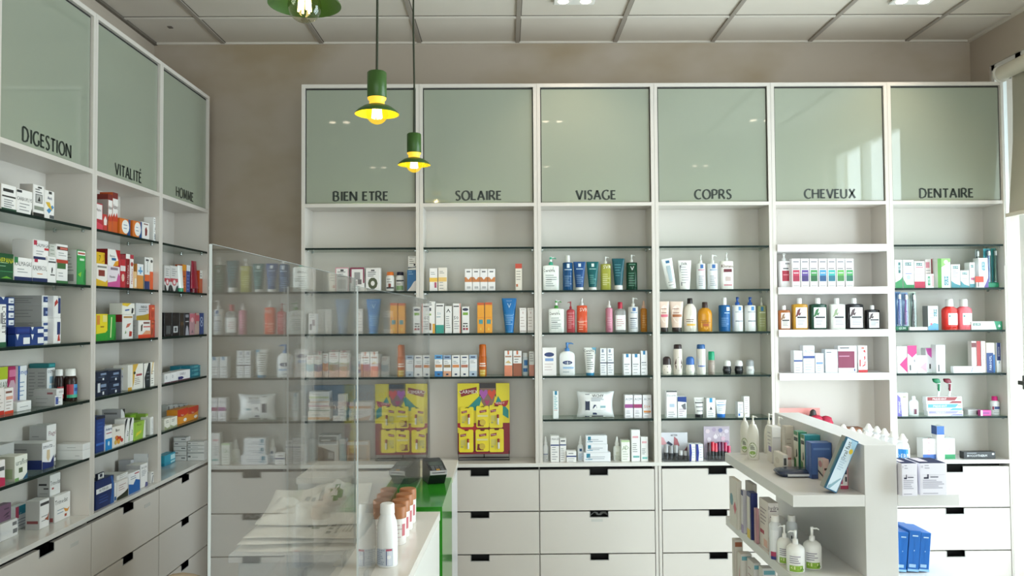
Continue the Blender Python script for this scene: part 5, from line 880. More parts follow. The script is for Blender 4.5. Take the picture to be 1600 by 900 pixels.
lb(-8, 8, 722, 5, 'f0eceb', 'white box with a raspberry foot, cut by the picture edge', ([(0, 0), (1, 0), (1, .3), (0, .42)], 'c02a54'), (.4, .9, .6, .75, '55585a'), off=.012, d=.03)
# worktop
q = lb(62, 77, 783, 6, 'f1efee', 'white carton with brown crescents, back left of the three matching ones', (.05, .95, .8, .9, '3a3a3c'), ([(.5, .3), (.9, .2), (.95, .5), (.8, .35)], '9a4a2c'), FP(.25, .4, 2), d=.055, off=.08, sg=[(0, 1, 0, 1, 'bcbbb9'), (.1, .9, .2, .3, '8a4a4c')])
w0 = lb(85, 110, 777, 6, 'f2f0ee', 'white carton with an orange crescent, front one of the three matching ones', T('Trimedat', .42, .76, .18, '2b2b2e'), ([(.55, .45), (.66, .28), (.82, .26), (.95, .42), (.8, .36)], 'e0952a'), (.62, .75, .1, .2, 'a8482c'), FP(.3, .42, 2, '8fa4b4'), d=.022, off=.075, sg=[(0, 1, 0, 1, 'c4c2c0'), (.2, .8, .05, .2, '9a5050')])
lb(78, 94.5, 743, 6, 'f1f0ee', 'tall white carton with an orange crescent, behind the front matching one', T('Trimedat', .5, .82, .1, '2b2b2e'), ([(.2, .28), (.4, .16), (.7, .16), (.9, .32), (.6, .24)], 'e0952a'), ([(.15, .72), (.35, .72), (.35, .68), (.15, .68)], 'b55a5c'), d=.05, off=.105, sg=[(0, 1, 0, 1, 'b8b7b5'), (.1, .75, .78, .82, '2b2b2e'), (.5, .9, .7, .73, '444'), FP(.35, .6, 4, '9a9a9a')])
lb(24, 43, 793, 6, 'eef2f4', 'white carton with a turquoise top and red corner', (0, 1, .62, 1, '2f93b0'), (0, .26, .5, 1, 'a83a54'), T('S', .4, .62, .2, 'f0f2f4'), FP(.15, .4, 3, '9aa4b4'), yb=822, d=.03)
q = lb(0, 28, 830.5, 6, 'e9e8e7', 'flat white carton, lower of two at the left end of the worktop', (.7, .95, .3, .7, '77777a'), yb=842, d=.07)
q = lb(0, 27, 820, 6, 'e7e6e5', 'flat white carton, upper of two at the left end of the worktop', (.7, .95, .3, .7, '77777a'), off=.105, d=.07, zb=q)
lb(-2, 17.5, 792, 6, '7c5a74', 'dull purple box with dark swirls, on the two flat cartons', ([(.3, .3), (.7, .35), (.9, .5), (.6, .45)], '3f2a40'), ([(.4, .15), (.9, .2), (.7, .3)], '4a3048'), (.4, .8, .68, .76, '4a2f48'), off=.12, d=.03, zb=q)
# ================ second bay (vitality)
lb(150, 160.5, 316, 1, 'b83040', 'red and white box at the post on the top shelf under vitality', (0, .9, .4, .95, 'f0e8e6'), T('Azinc', .4, .75, .12, '5a3a3c'), ([(0, 0), (1, 0), (1, .2), (0, .3)], 'd9485a'), off=.02, d=.05)
lb(161, 167.5, 334, 1, 'c8403a', 'small red box with a white drop, second on the top vitality shelf', ([(.2, .35), (.8, .35), (.9, .65), (.5, .9), (.1, .65)], 'f1e6e2'), off=.02, d=.04)
AZ = [(0, 1, .4, .85, 'f1ece8'), (0, 1, .85, 1, '7a2f2c'), ([(0, .4), (.3, .5), (.5, .4), (.8, .52), (1, .4), (1, .3), (0, .3)], 'c8452e')]
lb(169, 175.4, 303, 1, 'd0602e', 'tall red topped carton with white middle, left of two', *AZ, T('Azinc', .5, .66, .1, '6a4a48'), off=.03, d=.06, sg=[(0, 1, .86, 1, '8a3a34'), (0, 1, 0, .86, 'b5a9a4'), (0, 1, 0, .2, 'a8553c')])
lb(176, 184, 300, 1, 'd0602e', 'tall red topped carton with white middle, right of two', *AZ, T('Azinc', .5, .66, .12, '6a4a48'), off=.03, d=.06)
for k, (a, b, yt, cn) in enumerate([(188, 203.5, 340, 'left'), (208, 221.5, 344, 'right')]):
    lb(a, b, yt, 1, 'e07a28', '%s one of two orange and blue boxes with a white disc' % cn, ([(.62, 0), (1, 0), (1, 1), (.78, 1), (.9, .5)], '24508a'), ([(.5+.38*math.cos(i*PI/7), .52+.42*math.sin(i*PI/7)) for i in range(14)], 'f2f0ee'), FP(.4, .6, 2, '4a6a9a') if 0 else ('~', .4, .6, 2, '4a6a9a', .3, .7), off=.02, d=.07, grp='orange and blue boxes with white discs')
lb(221.8, 233.5, 346, 1, 'f0eeec', 'small white box with a dark red feathered shape', ([(.4, .2), (.65, .25), (.7, .55), (.55, .75), (.38, .6)], '7a2f2c'), (.2, .8, .85, .92, '8a6a64'), off=.02, d=.04)
lb(234, 239.8, 324.5, 1, 'eef1f4', 'tall slim box, white above and blue below, with a dark blue head', (0, 1, 0, .5, '4fa3d4'), ([(.3, .3), (.7, .3), (.8, .42), (.5, .5), (.2, .42)], '1f4a8c'), FP(.7, .9, 3, '4a5a80'), d=.07, off=.05, sg=[(0, 1, 0, 1, '9aa4b4'), (0, 1, .8, 1, '2f4478')])
lb(240, 250.5, 339, 1, 'eeeeed', 'white box with small black leaf marks, at the right post under vitality', ([(.6, .45), (.85, .5), (.7, .62)], '333'), (.5, .95, .08, .3, '8a9098'), FP(.72, .88, 3, '55585a'), FP(.2, .4, 3), off=.02, d=.05)
q0 = lb(150, 168, 411, 2, 'f1ece4', 'white box with a yellow foot and dark red square, on the second vitality shelf', (.2, .75, .45, .72, '8a3a30'), ([(0, 0), (1, 0), (1, .3), (.8, .2), (0, .32)], 'e0b42f'), (.1, .9, .82, .9, '8d8a84'), off=.02)
q1 = lb(168.4, 187.6, 415, 2, 'e9dfe6', 'white box with pink swirl, beside the yellow footed one', ([(0, 0), (1, 0), (1, .5), (.85, .7), (.7, .3), (0, .2)], 'd05a9a'), T('Vitamine', .35, .5, .12, '4a4a50'), (.2, .8, .82, .94, '8a7a88'), off=.02)
lb(150, 164, 393, 2, 'e3b82a', 'yellow box on the yellow footed white one', T('7', .4, .5, .5, '4a4a20'), ([(.5, .1), (.9, .2), (.95, .8), (.8, .9), (.85, .4)], 'c9901f'), off=.03, d=.05, zb=q0)
lb(168.4, 187.6, 388.5, 2, 'f2f0ec', 'white box with a red and orange sweep, on the pink swirl one', ([(.6, 1), (1, 1), (1, 0), (.55, 0), (.85, .4)], 'b5262a'), ([(.4, 0), (.95, .1), (.9, .4), (.6, .3)], 'e0a02f'), (.3, .65, .35, .5, '2f6a9a'), T('Berocca', .35, .62, .14, '4a4a50'), off=.03, d=.08, zb=q1, sg=[(0, 1, 0, 1, '8f1f24')])
lb(188, 196, 397, 2, 'c02f3a', 'tall pinkish red box with white bubbles, left of three slim upright ones', (.0, 1, .5, .66, 'e9dcdc'), ([(.5+.3*math.cos(i*PI/4), .3+.12*math.sin(i*PI/4)) for i in range(8)], 'e3c4b4'), (0, 1, .85, 1, '8f2a34'), off=.02, d=.05)
lb(196.4, 202.8, 396.5, 2, '8f1a22', 'tall dark red box with sideways white capitals', (0, 1, .86, 1, 'f0ecea'), T('Doliprane', .5, .4, .4, 'f0e4e2', 1), off=.02, d=.05)
lb(203.2, 208.6, 398, 2, 'f1ecea', 'tall white and red slim box with sideways title', (0, 1, .88, 1, 'b53a48'), ([(.5+.4*math.cos(i*PI/4), .72+.07*math.sin(i*PI/4)) for i in range(8)], 'b5483a'), T('Maxilase', .5, .36, .45, 'a82a38', 1), off=.02, d=.05)
lb(209.2, 213.6, 424, 2, 'e9c08a', 'small peach box in front of the clear orange one', (.2, .9, .1, .6, 'f0e4d2'), off=.015, d=.03)
lb(214.2, 224, 412, 2, 'd9964a', 'box with orange lower half and a blue cross on white', (0, 1, .55, 1, 'eef0f0'), (.15, .85, .68, .76, '5f9fcf'), (.4, .6, .6, .88, '5f9fcf'), off=.025, d=.04)
lb(226, 233.6, 401.5, 2, 'f0efec', 'tall white box with an orange band and navy foot', (0, 1, 0, .26, '24356c'), (0, 1, .26, .46, 'e0662a'), (.2, .8, .88, .94, '55585a'), T('arnica', .5, .7, .3, '5a6a60', 1), off=.03, d=.05, sg=[(0, 1, 0, 1, 'b4b6b2')])
lb(234, 239.2, 402, 2, 'ece9e4', 'tall slim white box with an orange lower half, against its navy footed neighbour', (0, 1, 0, .56, 'dc5a26'), ([(.5+.35*math.cos(i*PI/4), .88+.05*math.sin(i*PI/4)) for i in range(8)], '333'), off=.03, d=.05)
lb(239.6, 250.5, 416, 2, 'f0ecec', 'white box with rows of tiny dark pink print at the right post', FP(.1, .9, 7, 'a86a74'), FP(.4, .5, 2, '444'), off=.02, d=.05)
lb(150, 168.4, 490.5, 3, 'e9d42a', 'yellow box with a green foot and two pale shapes, third vitality shelf', ([(0, 0), (1, 0), (1, .4), (.8, .3), (0, .26)], '2f9a34'), (.55, .9, .7, .95, 'e9dc8a'), (.05, .3, .6, .95, 'd98a3a'), (.35, .65, .5, .54, '8a5a20'), off=.02)
lb(168.8, 181, 491.5, 3, '2f9a3a', 'green box with a pale slanting stripe', ([(.25, .1), (.4, .1), (.5, .9), (.35, .9)], 'cfe6a0'), ([(.7, .0), (1, .0), (1, .5)], '1f7a2c'), off=.02, d=.06, sg=[(0, 1, 0, 1, '1f6a2c')])
q = lb(191, 208, 491.5, 3, 'f0eeea', 'white box printed with red and green food shapes', ([(.6, .1), (.85, .1), (.9, .3), (.65, .32)], 'b5382f'), ([(.3, .45), (.6, .5), (.8, .65), (.45, .62)], 'c9705a'), ([(.2, .2), (.35, .25), (.3, .36)], '5f8a3f'), (.1, .9, .86, .93, 'b58a4a'), off=.03, d=.07, sg=[(0, 1, 0, 1, '9d9d9c'), (0, 1, .7, 1, '8f1f28')])
lb(191, 210.5, 473.5, 3, 'f1efe6', 'white box with a yellow sash and blue capsule, on the food printed box', ([(0, 1), (.7, 1), (.4, .7), (0, .8)], 'e6c43a'), ([(.2, .3), (.55, .36), (.55, .48), (.2, .42)], '3f62a8'), ([(.7, .1), (.85, .1), (.9, .5), (.75, .6)], '33363a'), zb=q, off=.03, d=.06)
q = lb(216, 235, 500.5, 3, 'f0ece8', 'white box with orange foot and a dark plant, lower box under the gold footed one', (0, 1, 0, .2, 'd9482a'), ([(.2, .4), (.3, .4), (.34, .8), (.2, .7)], '4a4038'), (.4, .95, .6, .66, 'c4352a'), ([(.3, .2), (1, .2), (1, .4), (.6, .42)], 'e3a07a'), (.4, .9, .8, .9, '8a5a54'), off=.02, d=.06, sg=[(0, 1, 0, 1, 'b0b0af'), FP(.2, .8, 6, '8d8d8d')])
lb(213, 235, 473.5, 3, 'd4d6d8', 'silver white box with gold lower part and bold title', ([(0, 0), (1, 0), (1, .42), (.5, .3), (0, .26)], 'b0902a'), T('ENERGIA', .52, .78, .16, '33363c'), FP(.5, .6, 2, '6a6c70'), zb=q, off=.03, d=.06)
q = lb(235.4, 249.5, 500.5, 3, 'c8502a', 'orange brown box, lower of two at the right post', ([(.1, .1), (.4, .2), (.5, .5), (.3, .6)], '6a3420'), (.2, .8, .75, .85, '8a4a2a'), ([(.6, 0), (1, 0), (1, 1), (.8, 1)], 'b02f24'), off=.02, d=.06)
lb(235.4, 249.5, 476.5, 3, 'cc4a2a', 'red orange box with a darker shield, upper of two at the right post', ([(.1, .3), (.5, .15), (.9, .35), (.85, .6), (.15, .6)], 'b03a1e'), (.25, .8, .72, .82, 'e69a70'), zb=q, off=.02, d=.06)
NV = lambda: [(.35, .8, .6, .8, '7f93b0'), (.5, .62, .1, .3, 'e6eaf0'), FP(.4, .5, 1, '5f7494')]
z = None
for k, (a, b, cn) in enumerate([(150, 169.5, 'left'), (170, 189, 'right')]):
    q = lb(a, b, 597.5, 4, '16243c', 'dark navy box, lower %s of the block of four' % cn, *NV(), *([(.1, .3, .3, .9, 'd4d8dc')] if k == 0 else []), off=.02, d=.08, grp='dark navy boxes in a block of four')
    lb(a, b, [581.5, 580][k], 4, '17263e', 'dark navy box, upper %s of the block of four' % cn, *NV(), off=.02, d=.08, zb=q, grp='dark navy boxes in a block of four')
lb(190, 199.5, 575.5, 4, 'b4b4b8', 'grey box with a lilac label line, beside the navy block', (0, 1, .6, .68, '6a6a8a'), (0, 1, .94, 1, 'b0a24a'), off=.05, d=.08)
for k in range(3): lb(200+2.4*k, 202.2+2.4*k, 570.5, 4, 'efeee8', '%s of three thin white boards with yellow feet standing edge on' % ['first', 'second', 'third'][k], (0, 1, 0, .12, 'd9a82a'), off=.025, d=.07, grp='thin boards edge on')
lb(207.4, 224, 569.5, 4, 'f0eee6', 'white box with a golden curve and red title bar', ([(0, 1), (.5, 1), (.2, .7), (.12, .3), (0, .1)], 'd9b04a'), (.3, .85, .52, .6, 'a84a50'), ([(.15+.1*math.cos(i*PI/4), .66+.06*math.sin(i*PI/4)) for i in range(8)], '33401f'), FP(.2, .42, 4, 'a89a94'), off=.02, d=.05)
lb(224.4, 235, 568, 4, '1f2a30', 'black and white curved front box in front of the golden ones', ([(0, .0), (.2, 0), (.1, .4), (.6, .9), (.7, 1), (0, 1)], 'f0eee8'), FP(.3, .6, 3, '8d979c') if 0 else ('~', .3, .6, 3, '8d979c', .4, .95), off=.02, d=.05)
lb(235.4, 247.5, 566, 4, 'f0eee6', 'white box with a golden band at the right post, fourth vitality shelf', ([(.1, .5), (.3, .5), (.8, 1), (.5, 1)], 'd9b55a'), FP(.12, .3, 3, '6a6a64'), FP(.5, .6, 2, 'a89a94'), off=.02, d=.05)
lb(150, 164, 652, 5, '1f3f86', 'tall blue box with a dark lid line at the left post', (0, 1, .92, 1, '24283a'), FP(.5, .8, 4, '3f62a8'), (0, 1, .2, .26, '3f6fc0'), off=.02, d=.06)
lb(164.4, 175, 666, 5, 'f0f2f4', 'white box with a bright blue lower half and pale dot', (0, 1, 0, .46, '1f8ad0'), ([(.5+.14*math.cos(i*PI/4), .26+.1*math.sin(i*PI/4)) for i in range(8)], 'd4ecf8'), T('Audispray', .5, .86, .12, '33508a'), (.1, .9, .66, .7, 'b56a7a'), off=.015, d=.05)
q = lb(189, 195, 659, 5, 'dcdcdd', 'grey white box under a matching one, behind the red dotted box', (0, .5, .3, .6, '77787c'), off=.07, d=.09, sg=[(0, 1, 0, 1, 'b4b4b7'), (.4, .8, .3, .7, '77787c')])
lb(189, 195, 640, 5, 'dedede', 'grey white box with a black curved corner, on a matching one', ([(.3, 1), (1, 1), (1, .3), (.8, .7)], '1f2022'), off=.07, d=.09, zb=q, sg=[(0, 1, 0, 1, 'b4b4b8'), (.1, .8, .6, .75, '77787c')])
lb(175.4, 194.6, 668, 5, 'f0ece4', 'white box with a cluster of red and orange fruit', *[(cir(u, v, r, 1, 8), c) for u, v, r, c in [(.4, .4, .14, 'c4342a'), (.6, .36, .13, 'd0482a'), (.5, .24, .13, 'e0a03a'), (.25, .24, .12, 'd9b45a'), (.76, .26, .1, 'b5382f'), (.3, .46, .1, 'd9843a')]], T('Bion', .4, .82, .16, '4a3a34'), off=.015, d=.05)
for k, (a, b) in enumerate([(195.4, 202), (202.4, 209)]):
    lb(a, b, 655-k, 5, 'f0f0ee', '%s of two white boxes with a black curved edge' % ['left', 'right'][k], ([(.2, 1), (.6, 1), (.2, .7), (.0, .4), (0, .9)], '22262a'), ([(1, .9), (1, .1), (.8, 0), (.95, .4)], '7fae5a'), T('fer', .55, .4, .4, '33363a', 1), off=.02, d=.05, grp='white boxes with black curved edge')
for k, (a, b) in enumerate([(203, 215), (216, 229)]):
    lb(a, b, 648-k, 5, '7fa82f', '%s one of two olive green boxes in the back' % ['left', 'right'][k], (.1, .9, .72, .8, '4f7a24'), (0, 1, .94, 1, '5f8a2a'), off=.1, d=.05, grp='olive green boxes in the back')
lb(209.6, 227, 661, 5, '9cc44a', 'light green box with a yellow sweep and white right edge', T('Minceur', .45, .84, .13, '4a6a24'), ([(.1, .2), (.6, .35), (.65, .5), (.2, .4)], 'd9d43a'), ([(.75, 0), (1, 0), (1, 1), (.9, 1)], 'e9eee0'), off=.015, d=.05)
lb(227.5, 234.6, 647, 5, '8fb24a', 'green and white upright box right of the light green one', ([(.0, 0), (1, 0), (1, .3), (.4, .4), (0, .2)], 'e3ead4'), (.1, .9, .84, .9, 'dfe6cf'), off=.05, d=.06)
lb(235, 239.6, 652, 5, 'f1f1ef', 'narrow white upright box with sideways grey print', T('calcium', .5, .5, .5, '9a9a9c', 1), off=.02, d=.05)
lb(240, 250.5, 638.5, 5, 'f1ece8', 'white box with a dark haired child picture and yellow foot', (0, 1, 0, .16, 'e0c42a'), ([(.0, .16), (1, .16), (1, .5), (.6, .4), (0, .4)], '4f9a3a'), (cir(.35, .55, .18, .6, 8), 'd9a68a'), (cir(.35, .62, .17, .4, 8), '2a2022'), (.1, .9, .86, .92, 'a84a50'), off=.02, d=.05)
lb(150, 178, 753, 6, '1a2f66', 'dark blue rounded front box with pale rings, left end of the vitality worktop', ([(.78, 0), (1, 0), (1, .7), (.88, 1), (.8, 1), (.9, .6)], '2f62a8'), (0, .85, .55, .72, 'e6e8ec'), T('NUTERGIA', .42, .64, .1, '33363c'), FP(.2, .4, 3, '3f5aa0'), off=.012, d=.05)
TOPQ = [o for o in C.objects if o.get('label', '').startswith('dark blue rounded')][0]
lb(152, 163, 741, 6, '1a2436', 'dark card with a white frame, standing on the dark blue rounded box', (.1, .9, .08, .92, 'eceeee'), (.3, .7, .35, .85, '16223a'), (.2, .8, .14, .22, '333'), zb=TOPQ, off=.02, d=.01)
lb(178.6, 182, 755, 6, 'eeeeec', 'narrow white box between the dark blue and the green black ones', (0, 1, .05, .25, '2f5f90'), off=.015, d=.06)
q = lb(182.6, 200, 754, 6, 'f0ecea', 'white box with a black green curved foot', ([(0, 0), (1, 0), (1, .42), (.7, .3), (0, .16)], '26301f'), FP(.5, .75, 3, 'b5908c'), off=.012, d=.05, sg=[(0, 1, 0, 1, 'c4c4c2')])
lb(182.6, 200, 744, 6, 'e3e3e1', 'flat white carton lying on the black green footed box', ('~', .3, .7, 2, '8d9090', .2, .9), zb=q, off=.03, d=.1)
lb(201, 218.6, 741, 6, 'f0f1f3', 'white box with a bright blue mountain shape', ([(0, 0), (1, 0), (1, .5), (.6, .62), (.4, .4), (0, .5)], '2464ac'), (.5, .9, .88, .94, 'b55a5c'), FP(.68, .78, 2, '8d95a4'), off=.015, d=.05)
lb(204, 216, 719.5, 6, 'b9bac0', 'lilac grey box at the back of the vitality worktop', ('~', .8, .86, 1, '8d8d96', .2, .9), off=.12, d=.06)
lb(219.2, 230.6, 727, 6, 'f0efee', 'upright white box with dark title and violet corner', T('MUCUM', .5, .84, .1, '44464c'), FP(.5, .7, 4, 'a4a6aa'), ([(.6, 0), (1, 0), (1, .15), (.7, .2)], '5a5a8a'), off=.02, d=.07, sg=[(0, 1, 0, 1, 'c0c0c2'), (.1, .9, .6, .66, '77787c')])
lb(231, 236, 709, 6, 'edeeef', 'tallest white box with navy head and sideways title, on the vitality worktop', (0, 1, .86, 1, '24407c'), T('ESSENTIEL', .5, .5, .55, '33406c', 1), off=.05, d=.07, sg=[(0, 1, 0, .86, 'c9cacc'), (0, 1, .86, 1, '8fa4c8')])
for k, (a, b, yt) in enumerate([(236.4, 240, 738), (240.4, 244, 734), (244.4, 250, 729)]):
    lb(a, b, yt, 6, 'efefee', 'white box with black slanting stripe, %s of three near the post' % ['first', 'second', 'third'][k], ([(.1, .0), (.45, 0), (.9, .7), (.6, .7)], '2a2c34'), (.1, .8, .8, .9, '77787a'), off=.02+.012*k, d=.05, grp='white boxes with black slanting stripe')
# ================ third bay (men)
for k, (a, b) in enumerate([(257, 265.6), (266.2, 278)]):
    lb(a, b, 414.5, 2, 'd9d7d4', '%s of two silver grey boxes with a red ring' % ['left', 'right'][k], (0, 1, .36, .5, 'b8404a'), (cir(.5, .36, .3, .5, 8), 'c45a62'), (cir(.5, .36, .18, .5, 8), 'e6dcdc'), ([(0, 0), (.4, 0), (.2, .2), (0, .25)], '2c2c30'), ([(1, 0), (.6, 0), (.8, .2), (1, .25)], '2c2c30'), FP(.6, .85, 4, '9a9a9a'), off=.02, d=.05, grp='silver grey boxes with red ring')
def ltube(x0, x1, yt, s, hx, label, cap, up=False, *g, off=.05, grp=None):
    X = LX-off; y0, y1 = atX(x0, yt, X).y, atX(x1, yt, X).y; z = SZ[s]+.0004; h = atX((x0+x1)/2, yt, X).z-z; w = y1-y0
    c = h*.14; a, b = (.62, 1) if not up else (1, .7)
    o = MB().loft([(c, w/2*a, min(w/2*a, .02), 2), (h*.9, w/2*b, .006, 2.6), (h, w/2*b, .003, 4)], mat(hx, .3, coat=.2)).build('cream_tube')
    MB().loft([(0, w/2*.62, min(w/2*.62, .02), 2), (c*.96, w/2*.6, min(w/2*.6, .02), 2)], mat(cap, .3)).build('cap', o)
    return finish(o, label, 'cream_tube', grp, h, (X, (y0+y1)/2, z), PI/2)
ltube(277.5, 284.5, 415, 2, 'eeefec', 'white tube with a green foot, on the shelf under homme', '2f9a70', off=.02)
lb(284.8, 291, 413, 2, 'b85a2a', 'burnt orange upright box with a golden top', (0, 1, .78, 1, 'd9922a'), (.2, .7, .55, .58, '333'), FP(.2, .4, 3, 'd98a5a'), off=.02, d=.04)
lb(291.3, 297, 414, 2, '3f4a8c', 'indigo upright box with a white head', (0, 1, .78, 1, 'e6e6ea'), FP(.1, .6, 5, '8f97c8'), off=.03, d=.04)
ltube(297.5, 308, 408, 2, '9a1a34', 'tall dark crimson tube right of the indigo box', '7a1228', True)
lb(312, 322.5, 422.5, 2, 'c8501f', 'orange box with a white upper part', (0, 1, .64, 1, 'f0ece6'), FP(.75, .85, 2, '444'), (.05, .1, 0, .64, 'e6a04a'), off=.03, d=.05)
lbot(322.6, 327, 428, 2, '2a1614', 'near-black bottle with a white label at the post under homme', (.1, .9, .3, .55, 'e6e0dc'), dr=1, bh=.75, cw=.5, sh=.12, cap='1c1416', off=.04)
for k, (a, b) in enumerate([(257, 268.6), (269, 280.4)]):
    lb(a, b, 488.5, 3, '17161a', '%s of two large black boxes on the third shelf under homme' % ['left', 'right'][k], (.1, .4, .8, .84, '3f3a3c'), *([(.2, .8, .1, .45, '55585a')] if k == 0 else [(.15, .75, .15, .42, 'c4c6c8'), (.3, .6, .2, .36, '55585a')]), off=.02, d=.08, grp='large black boxes')
for a, b, hx, cn, g in [(280.8, 287.6, '2a2420', 'dark brown', [(.2, .8, .45, .6, '5a4430')]), (288, 296, '23222a', 'black with a silver flame', [([(.2, 0), (.9, 0), (.7, .35), (.5, .45), (.3, .3)], 'a9a9b4'), (.2, .8, .8, .93, '8d8d98'), (.2, .8, .6, .63, 'd4d4da')]), (296.4, 304, 'b58a92', 'rose grey', [(0, 1, .62, .95, 'c46a7a'), (cir(.5, .68, .3, .4, 8), 'd9a9b0'), ([(.3, .1), (.7, .1), (.5, .25)], '77606a')]), (304.4, 311.4, 'bfa49c', 'beige with a crimson left stripe', [(0, .25, .5, 1, 'b83a4c'), (0, 1, .62, .9, 'c45a68')]), (311.8, 318, '1f3f86', 'royal blue with two pale rings', [(cir(.45, .7, .35, .35, 8), 'b4c4e6'), (cir(.45, .7, .2, .35, 8), '1f3f86'), (cir(.45, .48, .35, .35, 8), 'b4c4e6'), (cir(.45, .48, .2, .35, 8), '1f3f86')]), (318.4, 325.4, '6f8cba', 'powder blue', [FP(.1, .8, 5, '8fa8d0'), (0, 1, .8, 1, '5a78ac')])]:
    lb(a, b, 489, 3, hx, 'slim %s box in the row beside the large black ones' % cn, *g, off=.02, d=.06)
for k, (a, b, yt) in enumerate([(257, 266, 584.5), (266.4, 276.6, 582.5), (277, 297, 580)]):
    lb(a, b, yt, 4, 'f0eff0', '%s of three flat white boxes in a row, %s' % (['first', 'second', 'third'][k], ['nearest the post', 'in the middle', 'with a navy arrow'][k]), *([T('SORIFLO', .4, .66, .3, '3a3f6a'), ([(.05, .1), (.35, .1), (.5, .25), (.35, .4), (.05, .4)], '24286a')] if k == 2 else [T('O', .3, .6, .4, '3a3f5a')]), (0, 1, 0, .08, '6a2f48'), off=.02, d=.05, grp='flat white boxes in a row')
for j, (a, b, o_, cn) in enumerate([(282, 296, .09, 'back left'), (297, 310.4, .04, 'middle'), (310.8, 325, .04, 'right')]):
    z = None
    for k in range(3):
        z = lb(a, b, [[584, 578, 572], [582.5, 577, 571.5], [580.5, 575.5, 570.5]][j][k], 4, '1c7c92', 'flat teal box, %s of the %s pile' % (['lowest', 'middle', 'topmost'][k], cn), (.45, .95, .2, .8, '3fa4b4'), FP(.4, .6, 1, '8fd0d8'), zb=z, off=o_, d=.06, grp='piles of flat teal boxes')
for k, (a, b) in enumerate([(257, 265.6), (266, 277)]):
    lb(a, b, 655-2*k, 5, 'f0eee2', '%s cream white box with olive wave on the lower homme shelf' % ['left', 'right'][k], ([(0, 0), (1, 0), (1, .2), (.5, .1), (0, .35)], 'a9b08a'), ('~', .6, .75, 2, '6a6a60', .2, .8), off=.02, d=.05, grp='cream white boxes with olive wave')
for k, (a, b, yt) in enumerate([(277.4, 293.4, 641), (293.8, 309.8, 637.5)]):
    lb(a, b, yt, 5, 'e0922a', '%s of two orange boxes with a red top and white disc' % ['left', 'right'][k], ([(0, .55), (.5, .45), (1, .6), (1, 1), (0, 1)], 'c8381f'), (cir(.72, .22, .17, .7, 8), 'f2eee6'), T('Magne', .45, .6, .14, 'f4e0c4'), off=.03, d=.06, grp='orange boxes with red top')
for k in range(6): lb(262+8*k, 269.6+8*k, 634-.6*k, 5, 'b4b9b8', 'grey see-through blister box behind the orange ones, %s from the left' % ['first', 'second', 'third', 'fourth', 'fifth', 'last'][k], (.1, .3, .6, .95, '44484a' if k < 5 else '1f6a6a'), off=.11, d=.05, grp='grey boxes behind the orange ones')
z = None
for k, yt in enumerate([711.5, 704, 697, 690, 683.5]): z = fb(271, 291.5, yt, 716, 6, 'e6e6e4', 'flat white carton, %s of the five-high pile under homme' % ['lowest', 'second', 'third', 'fourth', 'topmost'][k], (.1, .35, .4, .6, '6a6c6c') if k % 2 else (.6, .9, .4, .6, '6a6c6c'), (0, 1, .9, 1, '9a9c9b'), zb=z, d=.06, grp='flat cartons in two piles under homme')
z = None
for k, yt in enumerate([707, 701.5, 696, 689.5]): z = fb(292.5, 319, yt, 714.5, 6, 'e6e6e4', 'flat white carton, %s of the four-high pile under homme' % ['lowest', 'second', 'third', 'topmost'][k], (.05, .2, .4, .6, '6a6c6c'), ('~', .4, .5, 1, 'a4a6a6', .3, .9), (0, 1, .9, 1, '9a9c9b'), zb=z, d=.06, grp='flat cartons in two piles under homme')
q = lb(257, 274, 720.5, 6, '2a9ab8', 'small turquoise box, lower one on the homme worktop', (.55, .95, .2, .8, 'bfe6ee'), yb=729, d=.05)
lb(257, 274, 712.5, 6, '2a9ab8', 'small turquoise box, upper one on the homme worktop', (.55, .95, .2, .8, 'bfe6ee'), off=.11, d=.05, zb=q)
# ================ free-standing display unit on the customer side
GX0, GX1, GN, GE = 1.27, 1.385, 2.95, 3.93
GM = noisy('unit_white', 'd3d2cf', 'd9d8d6', 3, .3)
GZ = [1.053, .763, .473]
t = thing('gondola_shelf', 'white double-sided display unit with a thick central panel in front of the drawers', 'display unit', ((GX0+GX1)/2, (GN+GE)/2, 0))
ox, oy = t.location.x, t.location.y
def G(x0, x1, y0, y1, z0, z1, nm, m=GM, c=.001): return MB().box(x0-ox, x1-ox, y0-oy, y1-oy, z0, z1, m, c).build(nm, t)
G(GX0, GX1, GN, GE, .06, 1.228, 'central_panel')
G(GX0+.01, GX1-.01, GN+.02, GE-.02, 0, .06, 'plinth', DARK)
for z in GZ[:2]: G(1.014, GX0-.0005, GN, GE-.07, z-.041, z, 'shelf_board')
G(1.014, GX0-.0005, GN, GE-.07, GZ[2]-.041, GZ[2], 'shelf_board')
G(GX1+.0005, 1.606, GN, GE-.07, GZ[0]-.041, GZ[0], 'shelf_board')
G(GX1+.0005, 1.64, GN-.0, GE-.07, GZ[1]-.041, GZ[1], 'shelf_board')
def gy(px, py, z): return atZ(px, py, z).y
def gb(xa, xb, yt, yb, s, hx, label, *g, xs=None, d=.06, sg=None, n='medicine_box', grp=None, zb=None):
    """box on the unit seen by its near face; xs: picture column where its flank ends"""
    z = (GZ[s] if zb is None else TOP[zb.name])+.0005; Y = gy((xa+xb)/2, yb, z)
    a, b = atY(xa, yb, Y).x, atY(xb, yb, Y).x; h = atY((xa+xb)/2, yt, Y).z-z
    if xs: d = max(.02, a*F/(xs-789)-Y)
    q = max(0, b-GX0+.002); a -= q; b -= q
    return box_at(((a+b)/2, Y, z), b-a-.001, h, d, 0, hx, label, g, n, grp, sg=sg)
PALE = 'e4e0d8'
